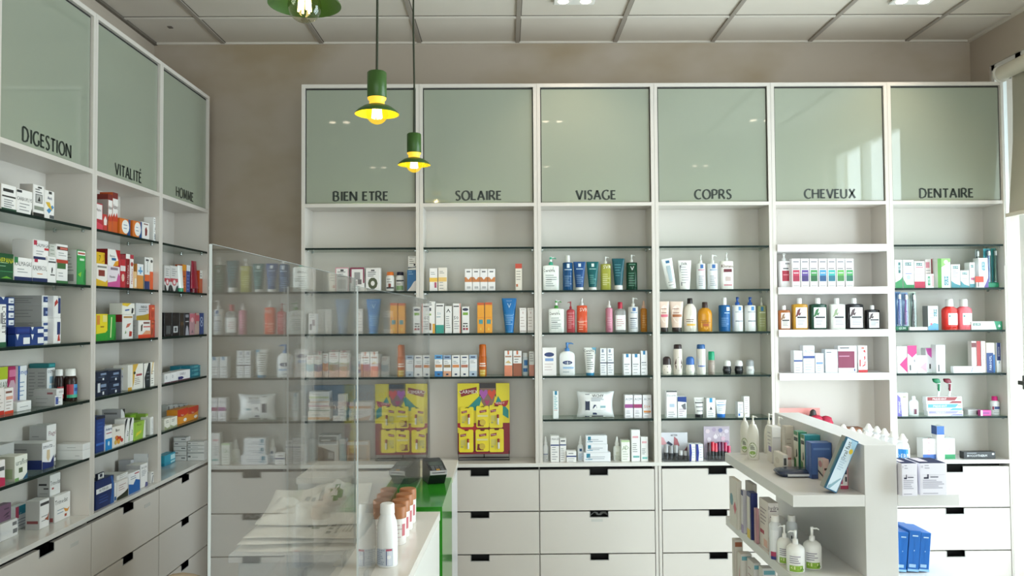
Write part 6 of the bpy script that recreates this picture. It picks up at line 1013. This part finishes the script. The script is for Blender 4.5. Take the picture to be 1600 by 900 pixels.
for k, (x0, x1, yt, yb, cn) in enumerate([(1160, 1174.5, 646, 711, 'further'), (1171.5, 1189.5, 651, 719.5, 'nearer')]):
    z = GZ[0]+.0005; Y = gy((x0+x1)/2, yb, z); a, b = atY(x0, yb, Y).x, atY(x1, yb, Y).x; h = atY(x0, yt, Y).z-z
    bottle((a+b)/2, Y+.03, z, b-a, h, -.5, 'e3e0d6', '%s of two cream intimate wash bottles at the far end of the unit' % cn, [(cir(.5, .42, .38, .9, 16), 'a9b08c'), (cir(.5, .42, .34, .84, 16), 'e0e2d2'), (cir(.5, .3, .26, .3, 12), '8fae5a'), FP(.45, .58, 3, '5a6450', .3, .7)], 'soap_bottle', 'pump', 'e9e7de', 2.2, .55, .8, .5, .34, 0, 1, .3, 'cream wash bottles')
for k, (x0, x1, yt, yb) in enumerate([(1197, 1207.5, 646, 711), (1213, 1222.5, 651, 715)]):
    z = GZ[0]+.0005; Y = gy((x0+x1)/2, yb, z)+.05; a, b = atY(x0, yb, Y).x, atY(x1, yb, Y).x; h = atY(x0, yt, Y).z-z
    bottle((a+b)/2, Y, z, (b-a)*1.5, h, -.4, 'dedbcf', 'cream pump bottle half hidden behind the white boxes, %s one' % ['left', 'right'][k], [], 'soap_bottle', 'pump', 'e9e7de', 2.2, .6, .72, .36, .4, 0, 1, .3, 'half hidden pump bottles')
gb(1206.5, 1221, 667, 724, 0, 'dddad6', 'tall white carton next to the cream wash bottles', (.1, .95, .3, .72, 'b9b6b4'), (.15, .9, .35, .68, 'c9c6c4'), xs=1196, sg=[(0, 1, 0, 1, PALE), (.3, .9, .3, .45, '8a7fb0'), ('~', .5, .8, 4, 'b0acb0')])
gb(1229, 1242.5, 666, 718, 0, 'd6cfc2', 'cream carton behind the tall white one', ('~', .2, .6, 4, 'b5aa9c'), xs=1221, sg=[(0, 1, 0, 1, 'd9d2c6')])
gb(1223.5, 1231.5, 711, 736, 0, 'dcd8d0', 'small low white carton with a black grid mark', (.15, .7, .35, .8, '4a4a48'), xs=1206, sg=[(0, 1, 0, 1, 'e2ddd2'), (cir(.4, .5, .25, .8, 10), 'd0c9bc')])
gb(1230, 1237.5, 699, 731, 0, 'd9c4bc', 'pinkish carton with a pale oval between the small carton and the green boxes', (.1, .9, .4, .5, 'a86a60'), xs=1221.5, sg=[(0, 1, 0, 1, 'd9cfc4'), (cir(.5, .62, .36, .6, 12), 'efe9e0'), (.1, .7, .15, .25, '9a5a58')])
GRN = [(0, 1, 0, 1, 'dfdfcf'), ([(0, 0), (.6, 0), (.5, .25), (.1, .3)], '3f8a4a'), (.1, .9, .74, .84, '2f3a34'), ([(.5, .3), (.8, .35), (.7, .55), (.55, .5)], '3a4a40'), (.1, .9, .9, 1, '4a8a5a')]
gb(1248, 1262, 675, 734, 0, '2f7a5a', 'green topped carton with a picture flank, first of the pair', xs=1237.5, d=.05, sg=GRN, grp='green topped cartons')
gb(1258, 1282.5, 680, 739, 0, '2f8a94', 'teal topped carton with a picture flank, second of the pair', xs=1248.5, d=.05, sg=GRN, grp='green topped cartons')
gb(1269.5, 1302, 692, 748, 0, '3f5f98', 'large dusty blue carton with a torn white label on top', (.1, .9, .8, .86, '5f7fb4'), (0, 1, .0, .12, '2a4070'), xs=1257.5, d=.1, sg=[(0, 1, 0, 1, '4a6aa8'), (.45, .55, 0, 1, '34508a'), (.1, .35, .3, .6, '5f80b8')])
o = gb(1286, 1296, 718, 752, 0, 'd0b4ac', 'pink and cream carton behind the leaning blue box', (.2, .8, .5, .6, '4a3a38'), xs=1275, d=.05, sg=[(0, 1, 0, 1, 'd8cfc2'), (cir(.5, .75, .4, .4, 10), 'c98f8c'), ([(0, .35), (1, .2), (1, .28), (0, .45)], '2f2a2c')])
gb(1313, 1325.5, 726, 764, 0, 'e6dcd6', 'white and raspberry carton behind the leaning blue box, by the panel', (0, 1, 0, .14, 'b83a5a'), (.05, .3, .2, .8, 'c04a62'), (.6, .85, .3, .5, '3a3034'), (.6, .85, .6, .9, '3a3034'), (.92, 1, 0, 1, 'a02a48'), d=.05)
# navy pouch lying flat
Y = gy(1240, 742, GZ[0]); a, b = atY(1209, 742, Y).x, atY(1272, 742, Y).x
t2 = thing('wipes_packet', 'flat navy packet lying on the upper shelf of the unit', 'packet', ((a+b)/2, Y, GZ[0]+.0016))
m = MB(); m.loft([(.0, (b-a)*.4, .05, 5), (.012, (b-a)*.46, .06, 4), (.02, (b-a)*.43, .055, 3.5), (.026, (b-a)*.3, .03, 3)], mat('1f2c48', .25, coat=.3), 28).build('packet_body', t2)
m = MB().box(-.045, .05, -.0635, -.0605, .004, .013, mat('c9ccd2', .4)); m.build('end_label', t2)
# leaning long box
A = [atY(1277.5, 761, 3.02), atY(1299, 772, 3.0)]
o = MB().box(-.0, .044, 0, .05, 0, .2, mat('2a6f9c', .35), .001).build('test_box')
g1 = graphics(o, ((lambda u, v, lift=.001: (u*.044, -lift, v*.2)), .044, .2, 1), [(.05, .93, .02, .98, 'd4e6f2'), ([(.4, .98), (.93, .98), (.93, .6), (.7, .8)], 'a9d0e8'), T('Oral fast', .33, .76, .34, '16202c', 1), (cir(.72, .78, .16, .3, 10), 'e0c43a'), ([(.1, .03), (.3, .03), (.85, .26), (.8, .28), (.3, .12), (.1, .08)], '8fb4c4'), ('~', .4, .62, 6, 'b4cadb', .2, .8)])
g2 = graphics(o, ((lambda u, v, lift=.001: (-lift, .05-u*.05, v*.2)), .05, .2, 1), [(0, 1, .0, 1, '9a9c94'), (.75, 1, .0, 1, '1f6f8c'), (.6, .72, .3, .9, '2a7f8c')], name='side_print_tone')
tag(o, 'long pale blue test box leaning toward the panel on the unit', 'test box')
o.location = atY(1286, 771, 2.975); o.location.z = GZ[0]+.0195; o.rotation_euler = (0, .43, 0); o.location.x = 1.139
# lower shelf
LOW = [(1152, 1160, 752, 828, 1136, 'd9d3c8', 'pale carton with a teal drop on its flank, far end of the lower shelf', [(0, 1, 0, 1, 'd6d0c6'), (cir(.3, .55, .22, .6, 8), '4f8a94'), (cir(.75, .42, .2, .7, 4), 'c44a5a')]),
       (1176, 1184, 757, 830, 1161, 'd0c8bc', 'grey cream carton behind the navy topped ones', [(0, 1, 0, 1, 'cfc8bc')]),
       (1162, 1168, 767, 834, 1154, 'cfcbd4', 'navy topped carton with a lilac foot, further one', [(0, 1, 0, 1, 'd6d2d4'), (0, 1, .88, 1, '232f62'), (0, 1, 0, .2, '9a86b0')]),
       (1174, 1185, 771, 844, 1163, '28326a', 'navy topped carton with a yellow foot', [(0, 1, 0, 1, 'd2cdc4'), (0, 1, .9, 1, '232f62'), (0, .8, 0, .2, 'e0c032'), (.8, 1, 0, 1, '28326a')]),
       (1182, 1187, 795, 850, 1174, 'b58a90', 'dusty rose carton squeezed beside the yellow footed one', [(0, 1, 0, 1, 'b58a8c')])]
for xa, xb, yt, yb, xs, hx, lab, sg in LOW: gb(xa, xb, yt, yb, 1, hx, lab, xs=xs, sg=sg)
gb(1201, 1218, 786, 862, 1, 'e3dcd6', 'pinkish white carton with a red bar, beside the clear capped bottle', T('hydra', .5, .9, .09, '4a3a40'), ('~', .7, .82, 2, '8a7a80'), ([(0, 0), (.6, 0), (0, .3)], 'd9a896'), xs=1182, sg=[(0, 1, 0, 1, 'ddd3cc'), (.1, .55, .28, .36, 'a82f44'), ('~', .5, .8, 5, '9a8c90'), (.5, .9, .05, .2, 'd9a896')])
def gbot(x0, x1, yt, yb, s, hx, label, g, *a, push=0, **k):
    z = GZ[s]+.0005; Y = gy((x0+x1)/2, yb, z)+push; p, q = atY(x0, yb, Y).x, atY(x1, yb, Y).x; h = atY((x0+x1)/2, yt, Y).z-z
    return bottle((p+q)/2, Y, z, q-p, h, -.25, hx, label, g, *a, **k)
gbot(1202.5, 1222, 805, 872, 1, 'd9dbde', 'clear white-capped bottle with a red and navy corner label', [(.1, .7, .0, .9, 'e3e3e6'), (.1, .5, .1, .24, 'a82f5a'), (.1, .5, 0, .1, '34347a')], 'bottle', 'cap', 'eceae6', 2, 1, .86, .62, .12)
gbot(1229, 1246.5, 805, 868, 1, 'd2d5d8', 'clear white-capped bottle standing behind the pump soaps', [(.1, .8, .1, .8, 'dfe0e2'), (.4, .5, .6, .7, '222')], 'bottle', 'cap', 'eceae6', 2, 1, .86, .66, .12, push=.0)
SO = [(0, 1, .05, .34, '86ad34'), (cir(.5, .24, .3, .28, 10), 'd4dea0'), ('~', .45, .75, 4, '8d8496', .15, .85), ([(.7, .1), (.9, .12), (.8, .3)], '5a8a24')]
for x0, x1, yt, yb, cn, sd in [(1215, 1237.5, 820, 881, 'back left', -1), (1229.5, 1257.5, 828, 894, 'front', -1), (1255.5, 1283.5, 823, 889, 'right', 1)]:
    gbot(x0, x1, yt, yb, 1, 'efefec', 'white pump soap with a green foliage band, %s one of three' % cn, SO, 'soap_bottle', 'pump', 'f1f1ef', 2, 1, .66, .34, .22, 0, sd, .3, 'pump soaps with green bands', push=.02)
# lowest shelf
for xa, xb, yt, yb, xs, hx, lab, sg in [(1148, 1162, 843, 925, 1139, 'd6cfc6', 'cream carton with a brown flap at the far end of the lowest shelf', [(0, 1, 0, 1, 'd2ccc2')]), (1158, 1176, 866, 935, 1147, 'd9d3cc', 'cream carton with a crimson triangle', [(0, 1, 0, 1, 'd4cec6'), ([(.4, .2), (.8, .2), (.6, .75)], 'b83050')]), (1178, 1190, 880, 950, 1162, 'd6d2ce', 'white carton behind the teal printed one on the lowest shelf', [(0, 1, 0, 1, 'd6d1cc'), ('~', .5, .8, 3, 'b08a90')]), (1192, 1214, 888, 960, 1180, 'dcdcda', 'white carton with teal print on the lowest shelf', [(0, 1, 0, 1, 'd9d6d0')])]:
    gb(xa, xb, yt, yb, 2, hx, lab, (.1, .9, .86, .95, '9a5a3a' if 'flap' in lab else '6fa8b4'), xs=xs, sg=sg)
# cone-tipped bottles on the window side
CB = [(1311, 663), (1323, 667.5), (1333, 671), (1343.5, 674.5), (1356, 679), (1348.7, 662), (1360.5, 666), (1370, 669.5), (1383, 673.5), (1394, 678)]
for k, (px, py) in enumerate(CB):
    h = .178; z = GZ[0]+.0005; p = atZ(px, py, z+h)
    row = 0 if k < 5 else 1; x = (1.411, 1.522)[row]
    lab = 'white cone-tipped bottle behind the unit panel, %s' % (['furthest of the inner row', 'second of the inner row', 'third of the inner row', 'fourth of the inner row', 'nearest of the inner row'] + ['furthest of the outer row', 'second of the outer row', 'third of the outer row', 'fourth of the outer row', 'nearest one with its blue label showing'])[k]
    bottle(x, p.y, z, .05, h, -.3, 'eff0f0', lab, [(0, 1, .2, 1, '1f86d0'), T('DERM', .5, .8, .14, 'e3eef6')], 'dropper_bottle', 'cone', 'f2f2f1', 2, 1, .84, .8, .1, 0, 0, .3, 'cone-tipped bottles')
# glove boxes
for k, (xa, xb, yb) in enumerate([(1391, 1434, 775), (1437.5, 1480.5, 774)]):
    z = GZ[0]+.0005; Y = gy(1440, yb, z); a, b = atY(xa, yb, Y).x, atY(xb, yb, Y).x; h = atY(1440, 724, Y).z-z
    a = max(a, GX1+.003)
    o = box_at(((a+b)/2, Y, z), b-a-.001, h, .11, 0, 'e3e1ea', 'white glove box with a navy top, %s' % ['half hidden by the panel of the unit', 'in full view on the window side shelf'][k], [(.06, .12, .86, .93, 'c4c2cc'), ('~', .84, .92, 2, 'a9a7b4', .18, .4), (.08, .92, .64, .645, 'a9a7b4'), ([(.14, .52), (.32, .52), (.32, .66), (.27, .66), (.27, .57), (.14, .57)], '24263f'), ('~', .56, .57, 1, '4a4a60', .38, .8), ('~', .22, .46, 5, 'b0aebb', .1, .9), ('~', .05, .06, 1, 'b0aebb', .1, .9)], 'glove_box', None)
    MB().box(-(b-a)/2+.002, (b-a)/2-.002, .001, .109, h, h+.0008, mat('2f3350', .75, spec=.1)).box(-(b-a)*.36, -(b-a)*.04, .03, .1, h+.0008, h+.0014, mat('d4ccd6', .5)).build('top_print', o)
# blue boxes like folders
for k, (xa, xb, xt0, xt1, yt, cn) in enumerate([(1399, 1417.5, 1402, 1421, 832, 'left'), (1416, 1437, 1422, 1440, 830, 'middle'), (1434, 1453, 1441, 1456.5, 833, 'right')]):
    z = GZ[1]+.003; Y = 3.0; p, q = atY(xa, 893, Y), atY(xb, 893, Y); h = atY(xa, yt, Y).z-z; w = (q.x-p.x)*.84
    tilt = .09
    o = MB().box(-w/2, w/2, 0, .13, 0, h, mat('2468b8', .35), .0015).build('brochure_box')
    graphics(o, flat(w, h), [(.48, .52, .03, .97, '2468b8'), (.25, .75, .86, .89, 'b9d4ec'), (.44, .52, .5, .53, '9cc0e4'), (.1, .7, .1, .18, '9cc0e4'), (0, 1, 0, .06, '8fc0e8')])
    finish(o, 'tall deep blue box standing on the lower window side shelf, %s of three' % cn, 'brochure_box', 'tall deep blue boxes', h, ((p.x+q.x)/2, Y, z+w/2*math.sin(tilt)), 0); o['category'] = 'box'; o.rotation_euler.y = tilt

# ================ sales counter
GREEN = noisy('green_laminate', '2f8a24', '3a9a2c', 2, .12, .4, .6); CW = mat('e6e2da', .25, coat=.2)
pr = lambda pts, z0, z1, m, nm, par: MB().prism(pts, z0, z1, m).build(nm, par)
t = thing('sales_counter', 'white and green sales counter running away from the viewer', 'counter', (-.45, 3.0, 0))
o_ = Vector((-.45, 3.0))
def cp(pts): return [(x-o_.x, y-o_.y) for x, y in pts]
pr(cp([(-.9, 3.62), (-.235, 3.62), (-.235, 4.02), (-.9, 4.02)]), 0, .974, mat('d6d6d8', .3), 'end_block', t)
pr(cp([(-.905, 3.612), (-.23, 3.612), (-.23, 4.025), (-.905, 4.025)]), .9745, 1.0, CW, 'end_top', t)
pr(cp([(-.44, 3.07), (-.235, 3.07), (-.235, 3.611), (-.44, 3.611)]), 0, .996, GREEN, 'green_block', t)
pr(cp([(-.44, 2.972), (-.238, 2.972), (-.31, 1.2), (-.53, 1.2)]), 0, .97, mat('dcdcd6', .3), 'front_block', t)
pr(cp([(-.44, 2.98), (-.236, 2.98), (-.305, 1.18), (-.53, 1.18)]), .9705, 1.0, CW, 'front_top', t)
pr(cp([(-.44, 2.982), (-.245, 2.982), (-.245, 3.069), (-.44, 3.069)]), 0, .985, GREEN, 'joint_panel', t)
t = thing('clerk_desk', 'pale grey low desk behind the counter carrying the shopping bags', 'desk', (-.75, 3.32, 0))
DSK = mat('c9cdd2', .35)
MB().box(-.27, .2, -.24, .28, .795, .825, DSK, .002).build('desk_top', t)
MB().box(-.24, .17, -.22, .27, 0, .7945, mat('b9c2cc', .4), .002).build('desk_cabinet', t)
# clear screens
for k, (x, y0, y1, zt, lab) in enumerate([(-.454, 1.283, 2.516, 1.812, 'nearer clear acrylic screen standing on the counter'), (-.366, 2.06, 4.0, 1.772, 'further clear acrylic screen standing on the counter')]):
    t = thing('acrylic_screen', lab, 'screen', (x, (y0+y1)/2, 1.0006)); d = (y1-y0)/2
    h = zt-1.0006; m = MB().box(-.0022, .0022, -d+.0005, d-.0005, .0025, h-.0005, ACRYLIC); EDGE_GLINT = mat('c6cecf', .2)  # pale opaque edges paint in the light caught by the polished rim
    m.box(-.0022, .0022, -d, -d+.0005, .002, h, EDGE_GLINT).box(-.0022, .0022, d-.0005, d, .002, h, EDGE_GLINT).box(-.0022, .0022, -d, d, h-.0005, h, EDGE_GLINT); m.build('clear_pane', t)
    for y in (-d+.15, d-.15): MB().box(-.03, -.0024, y-.03, y+.03, 0, .004, PINS, .001).box(-.006, -.0024, y-.03, y+.03, .004, .03, PINS, .001).build('foot', t)
# card terminal
p = atZ(664, 757, .9965); p.x = -.3
t = thing('card_terminal', 'black payment terminal with a silver card slot on the green counter top', 'card terminal', (p.x, p.y+.045, .9972), .3); t.scale = (.85, .85, .85)
m = MB(); BK2 = mat('222426', .35)
side = [(-.1, 0), (.035, 0), (.06, .03), (.085, .052), (.085, .07), (-.02, .1), (-.085, .105), (-.1, .09)]
vs = [(-.042, -y, z) for y, z in side] + [(.042, -y, z) for y, z in side]; n = len(side)
m.add(vs, [list(range(n)), list(range(n, 2*n))[::-1]] + [(k, n+k, n+(k+1) % n, (k+1) % n) for k in range(n)], BK2); m.build('housing', t, fix=True)
q = MB().box(-.043, .043, -.0885, -.084, .05, .072, mat('c4c6ca', .25, metal=.7), .002).build('card_slot', t); MB().box(-.032, .032, -.0895, -.0883, .06, .0635, mat('111', .6)).build('slot_opening', q)
def on_top(y0, y1, x0, x1, lift, mt, mb):
    f = lambda y: .07+(.1-.07)*(y+.085)/(.105)
    mb.add([(x0, y0, f(y0)+lift), (x1, y0, f(y0)+lift), (x1, y1, f(y1)+lift), (x0, y1, f(y1)+lift)] + [(x0, y0, f(y0)), (x1, y0, f(y0)), (x1, y1, f(y1)), (x0, y1, f(y1))], [(0, 1, 2, 3), (4, 5, 1, 0), (5, 6, 2, 1), (6, 7, 3, 2), (7, 4, 0, 3)], mt); return mb
on_top(-.028, .012, -.032, .032, .001, mat('4a5450', .15), MB()).build('display', t)
for r in range(4):
    for c in range(3): on_top(-.078+r*.0115, -.0695+r*.0115, -.03+c*.0215, -.013+c*.0215, .0025, mat(['b8862a', '6a6c6e'][int(r == 0 and c == 2)] if r == 0 and c > 0 else '5a5c5e', .4), MB()).build('key', t)
# tubs and bottle on the counter
def tub(x, y, k):
    t = MB().loft([(0, .025, .025, 2), (.004, .027, .027, 2), (.08, .028, .028, 2)], mat('eeeae6', .3), 24).build('powder_tub')
    MB().loft([(.0805, .0285, .0285, 2), (.112, .0285, .0285, 2), (.115, .026, .026, 2)], mat('a86a3c', .45), 24).build('lid', t)
    graphics(t, on_front([(0, .026, .026, 2), (.08, .028, .028, 2)], .056, .08), [('~', .15, .75, 5, 'c9b4b4', .1, .8), (.7, .88, .35, .8, 'c46a72')])
    finish(t, 'white tub with a brown lid beside the far screen, %s of the row' % ['nearest', 'second', 'third', 'fourth'][k], 'powder_tub', 'tubs with brown lids', .1, (x, y, 1.0004), .3)
for k in range(4): tub(-.335+.001*k, 2.57+.085*k, k)
z = 1.0004; p = atZ(588, 888, z)
o = bottle(-.334, p.y+.03, z, .058, atY(588, 790, p.y).z-z, -.3, 'eff0f0', 'white spirit bottle with a blue grey label and white cap beside the near screen', [(.08, .92, .05, .56, 'c4ccd8'), ('~', .1, .5, 8, '9aa6ba', .12, .6), (.64, .9, .08, .56, 'd6dbe6'), (.66, .7, .08, .5, '4a5a8a'), (.66, .9, .5, .56, 'b55a70'), (cir(.79, .32, .08, .8, 8), 'f1f2f4')], 'bottle', 'cap', 'f2f2f0', 2, 1, .84, .68, .36)
# shopping bags
BAGW = mat('e9e7e0', .4)
def bag(lab, x0, x1, y0, y1, z, th, bump, seed, prints=(), lift=None):
    rnd = random.Random(seed); nx, ny = 34, 22; ph = [rnd.uniform(0, 6) for _ in range(6)]
    def top(u, v):
        e = min(1, 6*min(u, 1-u, v, 1-v))**.6
        q = bump*(.5*math.sin(5*u+ph[0])*math.sin(4*v+ph[1])+.3*math.sin(11*u+6*v+ph[2])+.2*math.sin(17*v-9*u+ph[3])+.22*abs(math.sin(23*u+13*v+ph[4]))-.15*abs(math.sin(15*u-19*v+ph[5])))
        return th*e*.9+th*.1+max(0, q)*e+(lift(u, v) if lift else 0)
    def pos(u, v):
        wob = .012*math.sin(7*v+ph[4])*(1 if bump > .004 else .3)
        return x0+(x1-x0)*u+wob*(1-2*abs(u-.5)), y0+(y1-y0)*v+.01*math.sin(5*u+ph[5])
    vs = []; fs = []
    for s in (1, 0):
        for j in range(ny+1):
            for i in range(nx+1):
                x, y = pos(i/nx, j/ny); vs.append((x, y, top(i/nx, j/ny) if s else (max(0, lift(i/nx, j/ny)-.001) if lift else 0)))
    k0 = (nx+1)*(ny+1)
    for j in range(ny):
        for i in range(nx):
            q = j*(nx+1)+i; fs.append((q, q+1, q+nx+2, q+nx+1)); fs.append((k0+q, k0+q+nx+1, k0+q+nx+2, k0+q+1))
    for i in range(nx): fs.append((i, k0+i, k0+i+1, i+1)); q = ny*(nx+1)+i; fs.append((q, q+1, k0+q+1, k0+q))
    for j in range(ny): q = j*(nx+1); fs.append((q, q+nx+1, k0+q+nx+1, k0+q)); q += nx; fs.append((q, k0+q, k0+q+nx+1, q+nx+1))
    o = MB().add(vs, fs, BAGW, True).build('plastic_bag')
    if prints:
        m = MB()
        def P(u, v, l=.0016): x, y = pos(u, v); return (x, y, top(u, v)+l)
        for pts, hx in prints:
            if pts == 'grid':
                pass
            m.add([P(u, v) for u, v in pts], [list(range(len(pts)))], mat(hx, .5))
        m.build('label_print', o)
    tag(o, lab, 'bag', 'white shopping bags'); o.location = (0, 0, z); return o
R_ = lambda a, b, c, d: [(a, c), (b, c), (b, d), (a, d)]
def cross(u, v, a, b): return [(u-a, v-b*.4), (u-a*.4, v-b*.4), (u-a*.4, v-b), (u+a*.4, v-b), (u+a*.4, v-b*.4), (u+a, v-b*.4), (u+a, v+b*.4), (u+a*.4, v+b*.4), (u+a*.4, v+b), (u-a*.4, v+b), (u-a*.4, v+b*.4), (u-a, v+b*.4)]
z = .8255
bag('lowest white plastic bag of the stack on the desk', -1.01, -.56, 3.12, 3.52, z, .02, .004, 1)
bag('second white plastic bag of the stack, just above the lowest', -1.0, -.555, 3.125, 3.52, z+.0265, .012, .003, 2)
bag('flat white plastic bag with a grey green cross, third of the stack', -.985, -.55, 3.13, 3.52, z+.0455, .009, .002, 3, [(cross(.58, .36, .085, .13), '7f8a6a')] + [(R_(.7, .74, .1+.12*k, .17+.12*k), '8a8c84') for k in range(5)] + [(R_(.77, .79, .1+.12*k, .2+.12*k), 'a4a69e') for k in range(5)] + [(R_(.83+.03*k, .845+.03*k, .15, .75), 'a9aba4') for k in range(3)])
bag('crumpled white plastic bag with a green cross, on top of the stack', -.98, -.57, 3.26, 3.56, z+.062, .02, .055, 4, [(cross(.7, .66, .06, .09), '6f9a58')] + [(R_(.4+.07*k, .44+.07*k, .6, .72), '9a9c96') for k in range(3)], lambda u, v: .07*v*v+.035*max(0, u-.2)*v)
# chairs behind the counter
def chair(lab, x, y, rz, hx, zt):
    t = thing('office_chair', lab, 'chair', (x, y, 0), rz); mt = noisy('chair_cloth', hx, hx, 60, .8)
    MB().loft([(.43, .2, .2, 3), (.445, .23, .22, 3), (.48, .23, .22, 3), (.5, .19, .18, 3)], mt, 24).build('seat', t)
    m = MB(); n = 12; vs = []; fs = []
    for j in range(7):
        v = j/6; w = .23*(1-.35*max(0, v-.6)**1.5*2)
        for i in range(n+1):
            u = i/n*2-1; zz = .56+(zt-.56)*v-.16*u*u*v**4
            vs.append((u*w, .2+.02*v-.06*(1-u*u)*0+.05*(u*u)*-1, zz))
    k0 = len(vs); vs += [(a, b+.035, c) for a, b, c in vs]
    for j in range(6):
        for i in range(n):
            q = j*(n+1)+i; fs.append((q, q+1, q+n+2, q+n+1)); fs.append((k0+q, k0+q+n+1, k0+q+n+2, k0+q+1))
    for i in range(n): fs.append((i, k0+i, k0+i+1, i+1)); q = 6*(n+1)+i; fs.append((q, q+1, k0+q+1, k0+q))
    for j in range(6): q = j*(n+1); fs.append((q, q+n+1, k0+q+n+1, k0+q)); q += n; fs.append((q, k0+q, k0+q+n+1, q+n+1))
    m.add(vs, fs, mt, True); m.build('backrest', t)
    MB().tube([(0, .14, .45), (0, .24, .46), (0, .25, .6)], .018, DARK).build('back_stem', t)
    MB().tube([(0, 0, .09), (0, 0, .43)], .025, DARK).build('gas_column', t)
    for k in range(5):
        a = k*2*PI/5; l = MB().tube([(0, 0, .1), (.26*math.cos(a), .26*math.sin(a), .075)], [.025, .016], DARK).build('base_leg', t)
        MB().loft([(0, .012, .025, 2), (.055, .012, .025, 2)], DARK, 12).build('caster', l, (.26*math.cos(a), .26*math.sin(a), .002))
    return t
chair('beige office chair between the left drawers and the counter, only its back showing', -.98, 2.77, PI, 'a89a86', .925)
# ================ pendant lamps above the counter
LG = mat('335a1c', .4); INN_LIT = mat('d9c81e', .4); CORD = mat('2c3320', .6)
BULB = bpy.data.materials.new('bulb_glow'); BULB.use_nodes = True
b_ = BULB.node_tree.nodes['Principled BSDF']; b_.inputs['Emission Color'].default_value = lin('ffd45a'); b_.inputs['Emission Strength'].default_value = 2.2; b_.inputs['Base Color'].default_value = lin('ffe08a')
FIL = bpy.data.materials.new('filament_glow'); FIL.use_nodes = True
b_ = FIL.node_tree.nodes['Principled BSDF']; b_.inputs['Emission Color'].default_value = lin('ffe29a'); b_.inputs['Emission Strength'].default_value = 14
NECK = bpy.data.materials.new('neck_glow'); NECK.use_nodes = True
b_ = NECK.node_tree.nodes['Principled BSDF']; b_.inputs['Emission Color'].default_value = lin('f5bf2e'); b_.inputs['Emission Strength'].default_value = .9; b_.inputs['Base Color'].default_value = lin('e8c04a')
GLOW = bpy.data.materials.new('glowing_bulb'); GLOW.use_nodes = True; nt = GLOW.node_tree; nt.nodes.clear()
o1 = nt.nodes.new('ShaderNodeOutputMaterial'); mx = nt.nodes.new('ShaderNodeMixShader'); tr = nt.nodes.new('ShaderNodeBsdfTransparent'); em = nt.nodes.new('ShaderNodeEmission')
em.inputs[0].default_value = lin('ffd21e'); em.inputs[1].default_value = 1.15; mx.inputs[0].default_value = .5
nt.links.new(tr.outputs[0], mx.inputs[1]); nt.links.new(em.outputs[0], mx.inputs[2]); nt.links.new(mx.outputs[0], o1.inputs[0])
CLEAR = pane('bulb_glass', 'f4f1e2', .06, 3.5)
def pendant(x, y, z, lit, lab):
    """z: height of the shade rim"""
    t = thing('pendant_lamp', lab, 'pendant lamp', (x, y, z), 0)
    top = ZH-z
    MB().loft([(top-.025, .05, .05, 2), (top-.001, .05, .05, 2)], LG, 24).build('ceiling_rose', t)
    MB().tube([(0, 0, .152), (.002, 0, .4), (-.002, 0, .7), (0, 0, top-.02)], .0045, CORD, 8).build('cord', t)
    MB().loft([(.059, .032, .032, 2), (.062, .035, .035, 2), (.15, .035, .035, 2), (.154, .031, .031, 2)], LG, 28).build('socket', t)
    MB().loft([(.03, .031, .031, 2), (.036, .028, .028, 2), (.046, .027, .027, 2), (.053, .033, .033, 2), (.0585, .034, .034, 2)], NECK if lit else LG, 28).build('neck', t)
    m = MB(); n = 40; pr_ = [(.028, .034), (.05, .026), (.07, .012), (.08, .001)]
    vs = [(r*math.cos(2*PI*k/n), r*math.sin(2*PI*k/n), h) for r, h in pr_ for k in range(n)] + [(r*math.cos(2*PI*k/n), r*math.sin(2*PI*k/n), h-.0025) for r, h in pr_ for k in range(n)]
    L = len(pr_); f1 = [(j*n+k, (j+1)*n+k, (j+1)*n+(k+1) % n, j*n+(k+1) % n) for j in range(L-1) for k in range(n)]
    m.add(vs, f1+[((L-1)*n+k, (2*L-1)*n+k, (2*L-1)*n+(k+1) % n, (L-1)*n+(k+1) % n) for k in range(n)], LG, True)
    m.add(vs, [tuple(L*n+i for i in q)[::-1] for q in f1], INN_LIT if lit else LG, True); m.build('lamp_shade', t)  # bulb light painted in: yellow inside on lit lamps only
    m = MB(); R = .037 if not lit else .039; c = -.004 if not lit else .001
    secs = [(c-R*math.cos(a*PI/12), R*math.sin(a*PI/12)+1e-4) for a in range(0, 10)]
    m.loft([(h, r, r, 2) for h, r in secs]+[(.03, .02, .02, 2)], GLOW if lit else CLEAR, 24); b = m.build('bulb', t)
    m = MB()
    for k in range(6 if not lit else 8):
        a = 2*PI*k/(6 if not lit else 8); rr = .011 if not lit else .013
        m.tube([(rr*math.cos(a), rr*math.sin(a), .02), (rr*1.25*math.cos(a), rr*1.25*math.sin(a), -.016)], .0022 if not lit else .0042, FIL, 6)
    m.build('filament', b)
    if lit:
        l = bpy.data.lights.new('bulb_light', 'POINT'); l.energy = 3.2; l.color = (1, .72, .25); l.shadow_soft_size = .012
        o = bpy.data.objects.new('bulb_light', l); C.objects.link(o); o.parent = t; o.location = (0, 0, -.004)
    return t
p = atY(589, 178, 3.0); pendant(p.x, 3.0, p.z, True, 'lit green pendant lamp, larger of the two hanging in full view')
p = atY(647, 257.5, 4.06); pendant(p.x, 4.06, p.z, True, 'lit green pendant lamp, smaller and lower one nearer the shelves')
p = atY(476, 7, 1.83); pendant(p.x, 1.83, p.z, False, 'green pendant lamp cut by the top edge of the picture, clear bulb')
